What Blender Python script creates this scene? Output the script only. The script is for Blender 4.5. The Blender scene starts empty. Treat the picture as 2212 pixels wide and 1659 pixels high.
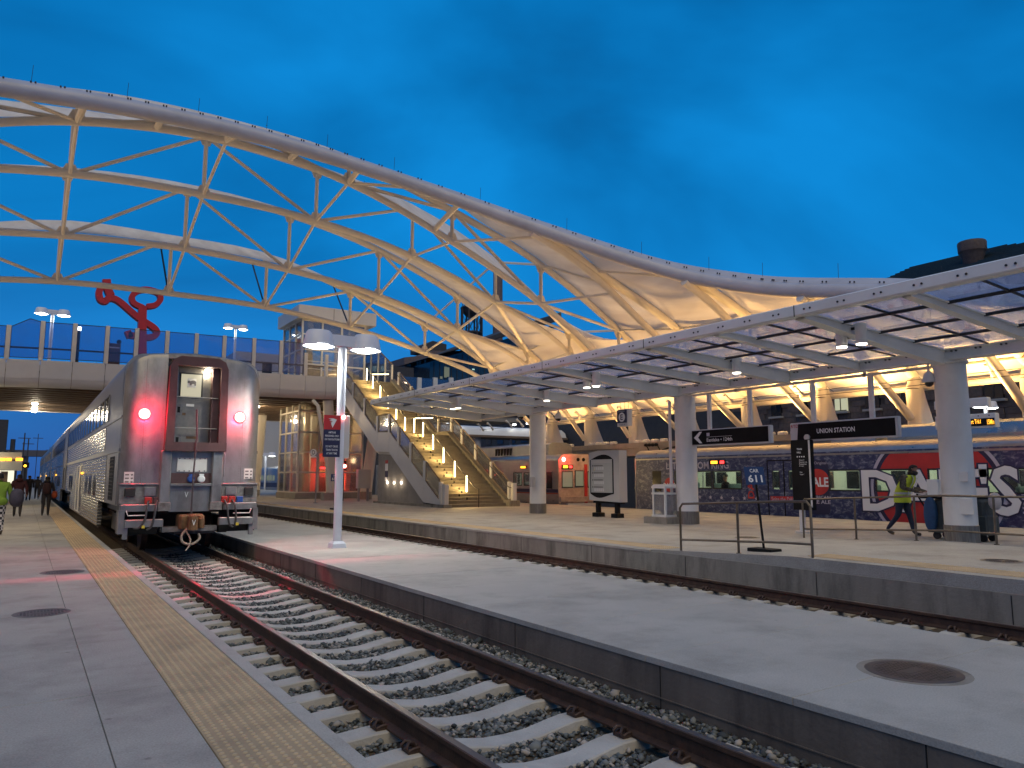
import bpy, bmesh, math, random
import numpy as np
from mathutils import Vector, Matrix
R = math.radians
random.seed(7); rng = np.random.default_rng(7)
S = bpy.context.scene
COL = S.collection

# ---------------------------------------------------------------- camera
cam_d = bpy.data.cameras.new('camera'); cam_d.sensor_width = 36; cam_d.lens = 26.04
cam_d.clip_start = .05; cam_d.clip_end = 3000
cam = bpy.data.objects.new('camera', cam_d); COL.objects.link(cam)
cam.location = (0, 0, 1.6); cam.rotation_euler = (R(90+7.178), 0, R(-33.19))
S.camera = cam

# ---------------------------------------------------------------- world: blue-hour sky with soft cloud streaks
W = bpy.data.worlds.new('World'); S.world = W; W.use_nodes = True
nt = W.node_tree; nt.nodes.clear()
def wn(t, **k):
    n = nt.nodes.new(t)
    for a, b in k.items(): setattr(n, a, b)
    return n
SUN_EL, SUN_AZ = 24., 200.      # afterglow behind the camera
sky = wn('ShaderNodeTexSky', sky_type='NISHITA', sun_disc=False)
sky.sun_elevation = R(5); sky.sun_rotation = R(SUN_AZ); sky.air_density = 1.2; sky.dust_density = .3; sky.ozone_density = 4.
tc = wn('ShaderNodeTexCoord')
mp = wn('ShaderNodeMapping'); mp.inputs['Scale'].default_value = (1.15, 1.45, 2.6); mp.inputs['Rotation'].default_value = (R(8), R(-14), R(20))
nz = wn('ShaderNodeTexNoise'); nz.inputs['Scale'].default_value = 1.25; nz.inputs['Detail'].default_value = 5; nz.inputs['Roughness'].default_value = .47; nz.inputs['Distortion'].default_value = .6
cr = wn('ShaderNodeValToRGB'); ce = cr.color_ramp.elements
ce[0].position = .33; ce[0].color = (.001, .078, .25, 1)
ce[1].position = .68; ce[1].color = (.003, .245, .68, 1)
cm_ = ce.new(.5); cm_.color = (.001, .160, .47, 1)
sz = wn('ShaderNodeSeparateXYZ'); mr = wn('ShaderNodeMapRange'); mr.interpolation_type = 'SMOOTHSTEP'
mr.inputs[1].default_value = -.05; mr.inputs[2].default_value = .30; mr.inputs[3].default_value = .72; mr.inputs[4].default_value = 0.
hz = wn('ShaderNodeMix', data_type='RGBA'); hz.inputs[7].default_value = (.03, .088, .36, 1)
ad = wn('ShaderNodeMix', data_type='RGBA', blend_type='ADD'); ad.inputs[0].default_value = .004
bg = wn('ShaderNodeBackground'); bg.inputs[1].default_value = 1.0
wo = wn('ShaderNodeOutputWorld')
L = nt.links.new
L(tc.outputs['Generated'], mp.inputs[0]); L(mp.outputs[0], nz.inputs['Vector']); L(nz.outputs[0], cr.inputs[0])
L(tc.outputs['Generated'], sz.inputs[0]); L(sz.outputs[2], mr.inputs[0]); L(mr.outputs[0], hz.inputs[0]); L(cr.outputs[0], hz.inputs[6])
L(hz.outputs[2], ad.inputs[6]); L(sky.outputs[0], ad.inputs[7]); L(ad.outputs[2], bg.inputs[0]); L(bg.outputs[0], wo.inputs[0])

# ---------------------------------------------------------------- weak, very soft afterglow
sd = bpy.data.lights.new('afterglow', 'SUN'); sd.energy = 1.42; sd.angle = R(60); sd.color = (1, .76, .36)
so = bpy.data.objects.new('afterglow', sd); COL.objects.link(so)
so.rotation_euler = (R(90-SUN_EL-28), 0, R(-SUN_AZ+180))
S.view_settings.view_transform = 'Standard'; S.view_settings.look = 'None'; S.view_settings.gamma = 1
S.view_settings.use_curve_mapping = False; S.view_settings.exposure = 0
S.render.engine = 'CYCLES'

# ---------------------------------------------------------------- photo-pixel helpers (a pixel of the 2212 wide photograph -> a ray; distance from a known plane)
F, CX, CY, H = 1600., 1106., 829.5, 1.6
_d = np.array([51.-CX, -(1031.-CY), F]); _d /= np.linalg.norm(_d)
_p = math.atan((1031.-CY)/F); _u = np.array([0, math.cos(_p), math.sin(_p)]); _x = np.cross(_u, _d)
if _x[0] < 0: _x = -_x
CM = np.array([_x, _d, _u])
def ray(x, y): return CM @ np.array([x-CX, -(y-CY), F])
def onz(x, y, z): r = ray(x, y); t = (z-H)/r[2]; return Vector((t*r[0], t*r[1], z))
def onx(x, y, X): r = ray(x, y); t = X/r[0]; return Vector((X, t*r[1], H+t*r[2]))
def ony(x, y, Y): r = ray(x, y); t = Y/r[1]; return Vector((t*r[0], Y, H+t*r[2]))
def zoom(x0, y0, s): return lambda x, y: ((x0+x/s)*.66526, (y0+y/s)*.66526)

# ---------------------------------------------------------------- mesh collecting
ORG = {}
class MB:
    def __init__(s): s.v = []; s.f = []; s.m = []
    def add(s, vs, fs, mi=0):
        n = len(s.v); s.v += [tuple(p) for p in vs]; s.f += [tuple(i+n for i in f) for f in fs]; s.m += [mi]*len(fs); return s
    def box(s, x0, x1, y0, y1, z0, z1, mi=0):
        return s.add([(x0,y0,z0),(x1,y0,z0),(x1,y1,z0),(x0,y1,z0),(x0,y0,z1),(x1,y0,z1),(x1,y1,z1),(x0,y1,z1)],
                     [(0,3,2,1),(4,5,6,7),(0,1,5,4),(1,2,6,5),(2,3,7,6),(3,0,4,7)], mi)
    def cbox(s, x0, x1, y0, y1, z0, z1, c=.02, mi=0):
        """box with chamfered vertical and top edges"""
        def ring(z, e): return [(x0+e+c,y0+e,z),(x1-e-c,y0+e,z),(x1-e,y0+e+c,z),(x1-e,y1-e-c,z),(x1-e-c,y1-e,z),(x0+e+c,y1-e,z),(x0+e,y1-e-c,z),(x0+e,y0+e+c,z)]
        vs = ring(z0,0)+ring(z1-c,0)+ring(z1,c*.8); fs = [tuple(range(7,-1,-1)), tuple(range(16,24))]
        for k in (0, 8):
            for i in range(8): j = (i+1) % 8; fs.append((k+i,k+j,k+8+j,k+8+i))
        return s.add(vs, fs, mi)
    def prism(s, poly, axis, a0, a1, mi=0):
        """poly: 2-D outline; axis 'x' (poly=y,z) 'y' (poly=x,z) 'z' (poly=x,y)"""
        n = len(poly); g = {'x': lambda p,a:(a,p[0],p[1]), 'y': lambda p,a:(p[0],a,p[1]), 'z': lambda p,a:(p[0],p[1],a)}[axis]
        vs = [g(p,a0) for p in poly]+[g(p,a1) for p in poly]
        fs = [tuple(range(n)), tuple(range(2*n-1,n-1,-1))]+[(i,i+n,(i+1)%n+n,(i+1)%n) for i in range(n)]
        return s.add(vs, fs, mi)
    def tube(s, pts, r, n=8, cap=True, mi=0, flat=1.):
        pts = [Vector(p) for p in pts]; k = len(pts); rs = r if isinstance(r, (list, tuple)) else [r]*k
        t0 = (pts[1]-pts[0]).normalized(); ref = Vector((0,0,1)) if abs(t0.z) < .9 else Vector((0,1,0))
        u = t0.cross(ref).normalized(); vs = []; fs = []
        for i, p in enumerate(pts):
            a = pts[max(i-1,0)]; b = pts[min(i+1,k-1)]; t = (b-a).normalized()
            u = (u-t*u.dot(t)).normalized(); w = t.cross(u)
            for j in range(n):
                q = 2*math.pi*j/n; vs.append(p+rs[i]*(math.cos(q)*u+math.sin(q)*w*flat))
        for i in range(k-1):
            for j in range(n): l = (j+1) % n; fs.append((i*n+j,i*n+l,(i+1)*n+l,(i+1)*n+j))
        if cap: fs += [tuple(range(n-1,-1,-1)), tuple(range((k-1)*n, k*n))]
        return s.add(vs, fs, mi)
    def beam(s, p0, p1, w, h, mi=0, up=(0,0,1)):
        p0 = Vector(p0); p1 = Vector(p1); t = (p1-p0).normalized(); up = Vector(up)
        u = t.cross(up).normalized(); v = u.cross(t).normalized(); vs = []
        for p in (p0, p1):
            for a, b in ((-1,-1),(1,-1),(1,1),(-1,1)): vs.append(p+u*a*w/2+v*b*h/2)
        return s.add(vs, [(0,1,2,3),(7,6,5,4),(0,4,5,1),(1,5,6,2),(2,6,7,3),(3,7,4,0)], mi)
    def lathe(s, prof, c=(0,0,0), n=16, axis='z', mi=0):
        vs = []; fs = []
        for r, z in prof:
            for j in range(n):
                q = 2*math.pi*j/n; a, b = r*math.cos(q), r*math.sin(q)
                p = (a,b,z) if axis == 'z' else ((a,z,b) if axis == 'y' else (z,a,b))
                vs.append((p[0]+c[0],p[1]+c[1],p[2]+c[2]))
        k = len(prof)
        for i in range(k-1):
            for j in range(n): l = (j+1) % n; fs.append((i*n+j,i*n+l,(i+1)*n+l,(i+1)*n+j))
        fs += [tuple(range(n-1,-1,-1)), tuple(range((k-1)*n,k*n))]
        return s.add(vs, fs, mi)
    def grid(s, rows, mi=0, closed=False):
        n = len(rows[0]); vs = [p for r in rows for p in r]; fs = []
        for i in range(len(rows)-1):
            for j in range(n if closed else n-1): l = (j+1) % n; fs.append((i*n+j,i*n+l,(i+1)*n+l,(i+1)*n+j))
        return s.add(vs, fs, mi)
    def mesh(s, name, mats, org=(0,0,0), smooth=False):
        me = bpy.data.meshes.new(name)
        o = Vector(org); me.from_pydata([(p[0]-o.x,p[1]-o.y,p[2]-o.z) for p in s.v], [], s.f)
        for m in (mats if isinstance(mats, (list, tuple)) else [mats]): me.materials.append(MAT[m])
        if any(s.m): me.polygons.foreach_set('material_index', s.m)
        bm = bmesh.new(); bm.from_mesh(me); bmesh.ops.recalc_face_normals(bm, faces=bm.faces); bm.to_mesh(me); bm.free()
        if smooth:
            me.polygons.foreach_set('use_smooth', [True]*len(me.polygons))
            try: me.set_sharp_from_angle(angle=R(38))
            except Exception: pass
        return me
    def build(s, name, mats, parent=None, smooth=False):
        org = ORG.get(parent.name, Vector()) if parent else Vector()
        o = bpy.data.objects.new(name, s.mesh(name, mats, org, smooth)); COL.objects.link(o)
        if parent: o.parent = parent; ORG[o.name] = org
        return o
def place(name, me, parent=None, loc=(0,0,0), rot=(0,0,0)):
    o = bpy.data.objects.new(name, me); COL.objects.link(o); org = ORG.get(parent.name, Vector()) if parent else Vector()
    o.location = Vector(loc)-org; o.rotation_euler = rot
    if parent: o.parent = parent; ORG[o.name] = Vector(loc)
    return o
def thing(name, label, cat, loc=(0,0,0), group=None):
    o = bpy.data.objects.new(name, None); COL.objects.link(o); o.location = loc; o.empty_display_size = .2
    ORG[o.name] = Vector(loc); return tag(o, label, cat, group)
def tag(o, label=None, cat=None, group=None, kind=None):
    if label: o['label'] = label
    if cat: o['category'] = cat
    if group: o['group'] = group
    if kind: o['kind'] = kind
    return o
def struct(o, label=None): o['kind'] = 'structure'; return tag(o, label)
def copy_tree(o, parent=None, loc=None, label=None):
    c = o.copy(); COL.objects.link(c); c.parent = parent
    if loc is not None: c.location = loc
    if label: c['label'] = label
    for ch in list(o.children): copy_tree(ch, c)
    return c
def text(name, s, m, parent, org, right, up, w=None, h=.2, depth=.004, bold=0., align='l'):
    cu = bpy.data.curves.new('t', 'FONT'); cu.body = s; cu.size = 1; cu.extrude = 0; cu.offset = bold; cu.resolution_u = 2
    ob = bpy.data.objects.new('t', cu); me = bpy.data.meshes.new_from_object(ob)
    v = np.empty(len(me.vertices)*3); me.vertices.foreach_get('co', v); v = v.reshape(-1, 3)
    x0, x1, y0, y1 = v[:,0].min(), v[:,0].max(), v[:,1].min(), v[:,1].max()
    fs = [tuple(p.vertices) for p in me.polygons]
    sy = h/max(y1-y0, 1e-6); sx = sy if w is None else w/(x1-x0)
    r = Vector(right).normalized(); u = Vector(up).normalized(); n = r.cross(u).normalized(); o = Vector(org)
    wid = (x1-x0)*sx
    if align == 'c': o = o-r*wid/2
    mb = MB(); mb.add([o+r*((p[0]-x0)*sx)+u*((p[1]-y0)*sy)+n*depth for p in v], fs)
    bpy.data.objects.remove(ob); bpy.data.curves.remove(cu); bpy.data.meshes.remove(me)
    org_ = ORG.get(parent.name, Vector()) if parent else Vector()
    m2 = bpy.data.meshes.new(name); m2.from_pydata([tuple(Vector(p)-org_) for p in mb.v], [], mb.f); m2.materials.append(MAT[m])
    ob = bpy.data.objects.new(name, m2); COL.objects.link(ob)
    if parent: ob.parent = parent; ORG[ob.name] = org_
    return ob
def lamp(name, kind, loc, energy, color, parent=None, target=None, size=.1, angle=120, blend=.6):
    d = bpy.data.lights.new(name, kind); d.energy = energy; d.color = color
    if kind == 'SPOT': d.spot_size = R(angle); d.spot_blend = blend; d.shadow_soft_size = size
    elif kind == 'AREA': d.size = size
    else: d.shadow_soft_size = size
    o = bpy.data.objects.new(name, d); COL.objects.link(o)
    org = ORG.get(parent.name, Vector()) if parent else Vector()
    o.location = Vector(loc)-org
    if target is not None: o.rotation_euler = (Vector(target)-Vector(loc)).to_track_quat('-Z', 'Y').to_euler()
    if parent: o.parent = parent
    return o

# ---------------------------------------------------------------- materials
MAT = {}
def _new(name):
    m = bpy.data.materials.new(name); m.use_nodes = True; MAT[name] = m; t = m.node_tree
    return m, t, t.nodes['Principled BSDF'], t.links.new
def mat(name, col, rough=.5, metal=0., var=.15, scale=2., bump=0., bscale=30., emit=None, es=0., stretch=(1,1,1), dirt=None, dscale=.8, damt=.35, spec=None, speck=0.):
    m, t, b, Lk = _new(name); N = t.nodes.new
    b.inputs['Roughness'].default_value = rough; b.inputs['Metallic'].default_value = metal
    if spec is not None: b.inputs['Specular IOR Level'].default_value = spec
    geo = N('ShaderNodeNewGeometry'); mpn = N('ShaderNodeMapping'); mpn.inputs['Scale'].default_value = stretch
    Lk(geo.outputs['Position'], mpn.inputs[0])
    n1 = N('ShaderNodeTexNoise'); n1.inputs['Scale'].default_value = scale; n1.inputs['Detail'].default_value = 5; n1.inputs['Roughness'].default_value = .6
    Lk(mpn.outputs[0], n1.inputs['Vector'])
    r = N('ShaderNodeValToRGB'); r.color_ramp.elements[0].position = .3; r.color_ramp.elements[1].position = .7
    c0 = [max(c*(1-var),0) for c in col]; c1 = [min(c*(1+var*.7),1) for c in col]
    r.color_ramp.elements[0].color = (*c0,1); r.color_ramp.elements[1].color = (*c1,1)
    Lk(n1.outputs[0], r.inputs[0]); out = r.outputs[0]
    if dirt:
        n2 = N('ShaderNodeTexNoise'); n2.inputs['Scale'].default_value = dscale; n2.inputs['Detail'].default_value = 7; n2.inputs['Roughness'].default_value = .68
        Lk(mpn.outputs[0], n2.inputs['Vector'])
        r2 = N('ShaderNodeMapRange'); r2.inputs[1].default_value = .48; r2.inputs[2].default_value = .7; r2.inputs[4].default_value = damt
        Lk(n2.outputs[0], r2.inputs[0])
        mx = N('ShaderNodeMix'); mx.data_type = 'RGBA'; Lk(r2.outputs[0], mx.inputs[0]); Lk(out, mx.inputs[6]); mx.inputs[7].default_value = (*dirt,1); out = mx.outputs[2]
    if speck:
        n4 = N('ShaderNodeTexNoise'); n4.inputs['Scale'].default_value = 75; n4.inputs['Detail'].default_value = 3; Lk(geo.outputs['Position'], n4.inputs['Vector'])
        n5 = N('ShaderNodeTexVoronoi'); n5.inputs['Scale'].default_value = 1.9; Lk(geo.outputs['Position'], n5.inputs['Vector'])     # dropped gum and oil spots
        s5_ = N('ShaderNodeMapRange'); s5_.inputs[1].default_value = .02; s5_.inputs[2].default_value = .055; s5_.inputs[3].default_value = .62; s5_.inputs[4].default_value = 1.; Lk(n5.outputs['Distance'], s5_.inputs[0])
        s4_ = N('ShaderNodeMapRange'); s4_.inputs[1].default_value = .3; s4_.inputs[2].default_value = .7; s4_.inputs[3].default_value = 1-speck; s4_.inputs[4].default_value = 1+speck; Lk(n4.outputs[0], s4_.inputs[0])
        mm = N('ShaderNodeMath'); mm.operation = 'MULTIPLY'; Lk(s4_.outputs[0], mm.inputs[0]); Lk(s5_.outputs[0], mm.inputs[1])
        mv = N('ShaderNodeVectorMath'); mv.operation = 'SCALE'; Lk(out, mv.inputs[0]); Lk(mm.outputs[0], mv.inputs['Scale']); out = mv.outputs[0]
    Lk(out, b.inputs['Base Color'])
    if bump:
        n3 = N('ShaderNodeTexNoise'); n3.inputs['Scale'].default_value = bscale; n3.inputs['Detail'].default_value = 4
        Lk(geo.outputs['Position'], n3.inputs['Vector'])
        bp = N('ShaderNodeBump'); bp.inputs['Strength'].default_value = bump; bp.inputs['Distance'].default_value = .02
        Lk(n3.outputs[0], bp.inputs['Height']); Lk(bp.outputs[0], b.inputs['Normal'])
    # worn roughness
    mr = N('ShaderNodeMapRange'); mr.inputs[3].default_value = max(rough-.1,.04); mr.inputs[4].default_value = min(rough+.12,1); Lk(n1.outputs[0], mr.inputs[0]); Lk(mr.outputs[0], b.inputs['Roughness'])
    if emit: b.inputs['Emission Color'].default_value = (*emit,1); b.inputs['Emission Strength'].default_value = es
    return m
def glass(name, tint=(.9,.95,1), refl=.12, opac=.0, dcol=(.5,.55,.6)):
    m, t, b, Lk = _new(name); N = t.nodes.new; t.nodes.remove(b)
    tr = N('ShaderNodeBsdfTransparent'); tr.inputs[0].default_value = (*tint,1)
    gl = N('ShaderNodeBsdfGlossy'); gl.inputs['Roughness'].default_value = .06; gl.inputs[0].default_value = (.9,.93,1,1)
    lw = N('ShaderNodeLayerWeight'); lw.inputs[0].default_value = .25
    ma = N('ShaderNodeMath'); ma.operation = 'MULTIPLY_ADD'; ma.inputs[1].default_value = .6; ma.inputs[2].default_value = refl; Lk(lw.outputs['Fresnel'], ma.inputs[0])
    mx = N('ShaderNodeMixShader'); Lk(ma.outputs[0], mx.inputs[0]); Lk(tr.outputs[0], mx.inputs[1]); Lk(gl.outputs[0], mx.inputs[2]); o = mx.outputs[0]
    if opac:
        df = N('ShaderNodeBsdfDiffuse'); df.inputs[0].default_value = (*dcol,1); tl = N('ShaderNodeBsdfTranslucent'); tl.inputs[0].default_value = (*dcol,1)
        ad = N('ShaderNodeMixShader'); ad.inputs[0].default_value = .6; Lk(df.outputs[0], ad.inputs[1]); Lk(tl.outputs[0], ad.inputs[2])
        geo = N('ShaderNodeNewGeometry'); nn = N('ShaderNodeTexNoise'); nn.inputs['Scale'].default_value = 1.7; nn.inputs['Detail'].default_value = 5; Lk(geo.outputs['Position'], nn.inputs['Vector'])
        rr = N('ShaderNodeMapRange'); rr.inputs[1].default_value = .3; rr.inputs[2].default_value = .7; rr.inputs[3].default_value = opac*.75; rr.inputs[4].default_value = min(opac*1.25,1); Lk(nn.outputs[0], rr.inputs[0])
        m2 = N('ShaderNodeMixShader'); Lk(rr.outputs[0], m2.inputs[0]); Lk(o, m2.inputs[1]); Lk(ad.outputs[0], m2.inputs[2]); o = m2.outputs[0]
    Lk(o, t.nodes['Material Output'].inputs[0]); return m
def emis(name, col, s, base=(.1,.1,.1)):
    m, t, b, Lk = _new(name); b.inputs['Base Color'].default_value = (*base,1); b.inputs['Emission Color'].default_value = (*col,1); b.inputs['Emission Strength'].default_value = s; return m

mat('concrete', (.36,.34,.305), .75, var=.13, scale=1.1, bump=.2, bscale=60, dirt=(.17,.155,.135), dscale=.9, damt=.65, speck=.16)
mat('concrete_pale', (.43,.41,.37), .72, var=.10, scale=.9, bump=.18, bscale=70, dirt=(.23,.21,.18), dscale=.7, damt=.65, speck=.13)
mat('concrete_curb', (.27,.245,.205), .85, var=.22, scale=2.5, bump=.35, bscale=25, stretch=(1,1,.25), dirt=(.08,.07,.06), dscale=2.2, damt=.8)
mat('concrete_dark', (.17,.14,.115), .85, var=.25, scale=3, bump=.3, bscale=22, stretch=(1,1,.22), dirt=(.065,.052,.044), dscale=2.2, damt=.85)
mat('concrete_wall', (.30,.28,.25), .8, var=.15, scale=1.5, bump=.2, bscale=30, dirt=(.17,.15,.13), damt=.5)
mat('tactile', (.56,.425,.26), .7, var=.12, scale=3, dirt=(.30,.24,.15), dscale=1.8, damt=.6)
mat('tactile_base', (.43,.315,.185), .75, var=.15, scale=3, dirt=(.22,.17,.11), dscale=1.8, damt=.6)
mat('tie', (.47,.455,.425), .85, var=.15, scale=6, bump=.3, bscale=40, dirt=(.25,.20,.15), dscale=3, damt=.5)
mat('rust', (.075,.045,.032), .6, metal=.35, var=.35, scale=8, bump=.25, bscale=60, dirt=(.15,.075,.04), dscale=4, damt=.5)
mat('rail_top', (.16,.12,.10), .38, metal=.7, var=.3, scale=6, stretch=(3,.3,1))
mat('clip', (.085,.055,.045), .55, metal=.4, var=.4, scale=20)
mat('ballast_bed', (.10,.075,.05), .95, var=.5, scale=25, bump=.9, bscale=45)
mat('ground', (.11,.105,.10), .95, var=.3, scale=.8, bump=.3, bscale=8)
mat('white_steel', (.74,.73,.70), .38, var=.05, scale=1.2, dirt=(.52,.48,.42), dscale=1.1, damt=.28)
mat('edge_steel', (.46,.46,.51), .42, var=.08, scale=.9, dirt=(.33,.31,.31), dscale=1.1, damt=.4)
mat('truss_paint', (.68,.645,.58), .45, var=.06, scale=.9, dirt=(.50,.44,.36), dscale=.9, damt=.3)
mat('col_base', (.20,.19,.17), .4, metal=.5, var=.35, scale=4, stretch=(8,8,.4), dirt=(.40,.36,.30), dscale=6, damt=.5)
mat('dark_metal', (.035,.032,.03), .45, metal=.3, var=.3, scale=6)
mat('bronze', (.17,.14,.105), .38, metal=.75, var=.25, scale=6)
mat('grey_metal', (.35,.36,.37), .4, metal=.6, var=.15, scale=5)
mat('panel_white', (.62,.62,.62), .4, var=.05, scale=.7, dirt=(.48,.46,.44), dscale=.7, damt=.35)
mat('panel_grey', (.50,.49,.48), .45, var=.06, scale=.8, dirt=(.38,.36,.34), damt=.3)
mat('black', (.010,.010,.011), .6, var=.3, scale=4, spec=.15)
mat('rubber', (.02,.02,.02), .6, var=.4, scale=12)
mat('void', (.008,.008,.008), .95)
mat('stone_wall', (.12,.095,.085), .9, var=.35, scale=1.5, bump=.6, bscale=6)
mat('stone_a', (.13,.10,.09), .9, var=.3, scale=5, bump=.6, bscale=12)
mat('stone_b', (.09,.072,.07), .9, var=.3, scale=5, bump=.6, bscale=12)
mat('sill', (.34,.32,.30), .8, var=.12)
mat('roof_tile', (.022,.045,.055), .6, var=.3, scale=6, bump=.3)
mat('brick_far', (.15,.12,.12), .9, var=.2, scale=2, bump=.3)
mat('bld_dark', (.05,.05,.055), .8, var=.2)
mat('far_glass', (.03,.06,.08), .12, metal=.2, var=.3, scale=.3)
mat('win_dark', (.012,.014,.018), .1, var=.4, scale=1)
mat('red_paint', (.50,.015,.015), .45, var=.12, scale=2)
mat('stainless', (.30,.285,.265), .40, metal=.6, var=.18, scale=3, bump=.09, bscale=7, dirt=(.25,.22,.20), dscale=2, damt=.45, stretch=(1,1,.4))
mat('train_end', (.30,.29,.28), .38, metal=.6, var=.28, scale=2.2, bump=.10, bscale=5, dirt=(.15,.13,.12), dscale=2.4, damt=.6, stretch=(1,1,.45))
mat('train_dirty', (.24,.225,.215), .55, metal=.4, var=.4, scale=6, bump=.15, bscale=30, dirt=(.08,.065,.06), dscale=5, damt=.6)
mat('door_frame', (.10,.05,.05), .6, var=.25, scale=5, dirt=(.05,.03,.03))
mat('door_metal', (.26,.235,.20), .38, metal=.6, var=.25, scale=5, dirt=(.16,.13,.11), damt=.5)
mat('coupler', (.20,.11,.05), .7, metal=.3, var=.45, scale=9, bump=.3, dirt=(.05,.035,.03), dscale=6, damt=.7)
mat('cable', (.06,.058,.06), .55, var=.3, scale=20)
mat('rope', (.30,.25,.20), .85, var=.3, scale=30)
mat('blue_cap', (.02,.07,.28), .45)
mat('red_cap', (.45,.03,.02), .45)
mat('yellow_tape', (.7,.5,.05), .6)
mat('sticker', (.72,.70,.66), .5, var=.06)
mat('print_grey', (.16,.15,.15), .6)
mat('sign_blue', (.012,.045,.15), .5, var=.1)
mat('sign_navy', (.02,.022,.07), .45, var=.1)
mat('white_print', (.80,.80,.80), .5, var=.03)
mat('lavender_print', (.50,.48,.58), .5, var=.03)
mat('red_print', (.50,.03,.03), .5)
mat('map_paper', (.42,.43,.42), .5, var=.05, scale=3)
mat('trash_frame', (.72,.72,.70), .4, var=.05)
glass('trash_clear', (.85,.88,.9), .08, .25, (.6,.6,.62))
mat('trash_bag', (.55,.47,.45), .6, var=.25, scale=6, bump=.5, bscale=14)
mat('hvac', (.33,.34,.35), .35, metal=.6, var=.15)
mat('housing', (.32,.36,.40), .28, metal=.75, var=.06, scale=.5)
mat('emu_steel', (.40,.39,.39), .30, metal=.8, var=.12, scale=2, stretch=(1,1,3), bump=.05, bscale=9, dirt=(.28,.25,.23), damt=.35)
mat('emu_end', (.42,.34,.28), .5, var=.25, scale=3, dirt=(.18,.13,.11), dscale=2.2, damt=.5)
mat('navy_band', (.015,.017,.06), .45); mat('red_band', (.30,.05,.035), .45)
mat('seat', (.08,.12,.12), .8); mat('interior_wall', (.50,.52,.45), .6, var=.05)
mat('skin', (.36,.20,.14), .55, var=.08, scale=12)
mat('hair', (.015,.011,.009), .8)
mat('jacket_maroon', (.055,.012,.014), .85, var=.25, scale=9, bump=.3, bscale=25)
mat('jacket_dark', (.022,.018,.022), .85, var=.3, scale=9, bump=.3, bscale=25)
mat('jacket_green', (.22,.36,.04), .8, var=.2, scale=8, bump=.3, bscale=25)
mat('hivis', (.52,.62,.04), .7, var=.12, scale=8, bump=.3, bscale=18, emit=(.5,.62,.03), es=.0)
mat('reflective', (.55,.56,.56), .35)
mat('camo', (.10,.085,.065), .9, var=.75, scale=14)
mat('jeans', (.018,.028,.055), .85, var=.3, scale=9, bump=.3, bscale=25)
mat('trousers', (.03,.026,.028), .85, var=.3, scale=9, bump=.3, bscale=25)
mat('shoe', (.05,.04,.035), .7); mat('backpack', (.035,.012,.013), .8, var=.3, scale=9); mat('orange_bag', (.35,.06,.015), .8, var=.3, scale=9); mat('grey_bag', (.07,.065,.10), .85, var=.3, scale=9)
mat('cart_grey', (.055,.065,.065), .7, var=.25, scale=6); mat('cart_blue', (.012,.06,.16), .6, var=.25, scale=6)
mat('lamp_white', (.62,.64,.72), .35, var=.05)
mat('fascia_step', (.19,.165,.12), .8, var=.3, scale=4, bump=.3, bscale=20, dirt=(.10,.08,.06), dscale=2, damt=.5)
mat('stringer', (.17,.12,.085), .6, var=.2)
mat('overpass', (.10,.10,.115), .9)
glass('glass', (.80,.88,.95), .10)
glass('glass_tower', (.78,.76,.70), .16, .12, (.45,.42,.36))
glass('glass_rail', (.62,.66,.72), .10, .10, (.35,.36,.40))
glass('mesh_glass', (.74,.76,.88), .05, .10, (.30,.31,.42))
glass('roof_glazing', (.86,.90,.97), .10, .24, (.48,.58,.82))
glass('window_clear', (.82,.86,.84), .10)
emis('led_white', (1,.97,.88), 14); emis('lamp_glow', (.95,1,.92), 16); emis('stair_led', (1,.80,.42), 10); emis('amber_led', (1,.40,.02), 3.2)
emis('downlight_glow', (1,.93,.75), 13); emis('red_lens', (1,.16,.13), 16); emis('red_led', (1,.03,.03), 4); emis('yellow_led', (1,.72,.03), 3); emis('green_led', (.02,.8,.3), 2.5)
emis('train_light', (.85,.92,.66), 3.0); emis('lit_window', (.85,.85,.55), .55); emis('lit_window_cool', (.55,.85,.75), .8); emis('lit_window_dim', (.45,.50,.32), .25); emis('door_light', (1,.93,.72), 12)
emis('flood_glow', (1,.72,.36), 5); emis('amber_marker', (1,.45,.02), 6); emis('screen', (.55,.75,.85), .5); emis('vestibule', (.88,.80,.55), .55); emis('kiosk_light', (1,.95,.72), 1.1)

# tensioned fabric
m, t, b, Lk = _new('fabric'); N = t.nodes.new; t.nodes.remove(b)
df = N('ShaderNodeBsdfDiffuse'); tl = N('ShaderNodeBsdfTranslucent'); mx = N('ShaderNodeMixShader'); mx.inputs[0].default_value = .22
geo = N('ShaderNodeNewGeometry'); n1 = N('ShaderNodeTexNoise'); n1.inputs['Scale'].default_value = .55; n1.inputs['Detail'].default_value = 6
mpf = N('ShaderNodeMapping'); mpf.inputs['Scale'].default_value = (2.2,.35,1.2); mpf.inputs['Rotation'].default_value = (0,0,R(24)); Lk(geo.outputs['Position'], mpf.inputs[0]); Lk(mpf.outputs[0], n1.inputs['Vector'])
r = N('ShaderNodeValToRGB'); r.color_ramp.elements[0].position = .3; r.color_ramp.elements[0].color = (.60,.565,.53,1); r.color_ramp.elements[1].position = .65; r.color_ramp.elements[1].color = (.76,.74,.71,1)
Lk(n1.outputs[0], r.inputs[0]); Lk(r.outputs[0], df.inputs[0]); Lk(r.outputs[0], tl.inputs[0]); Lk(df.outputs[0], mx.inputs[1]); Lk(tl.outputs[0], mx.inputs[2]); Lk(mx.outputs[0], t.nodes['Material Output'].inputs[0])
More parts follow.
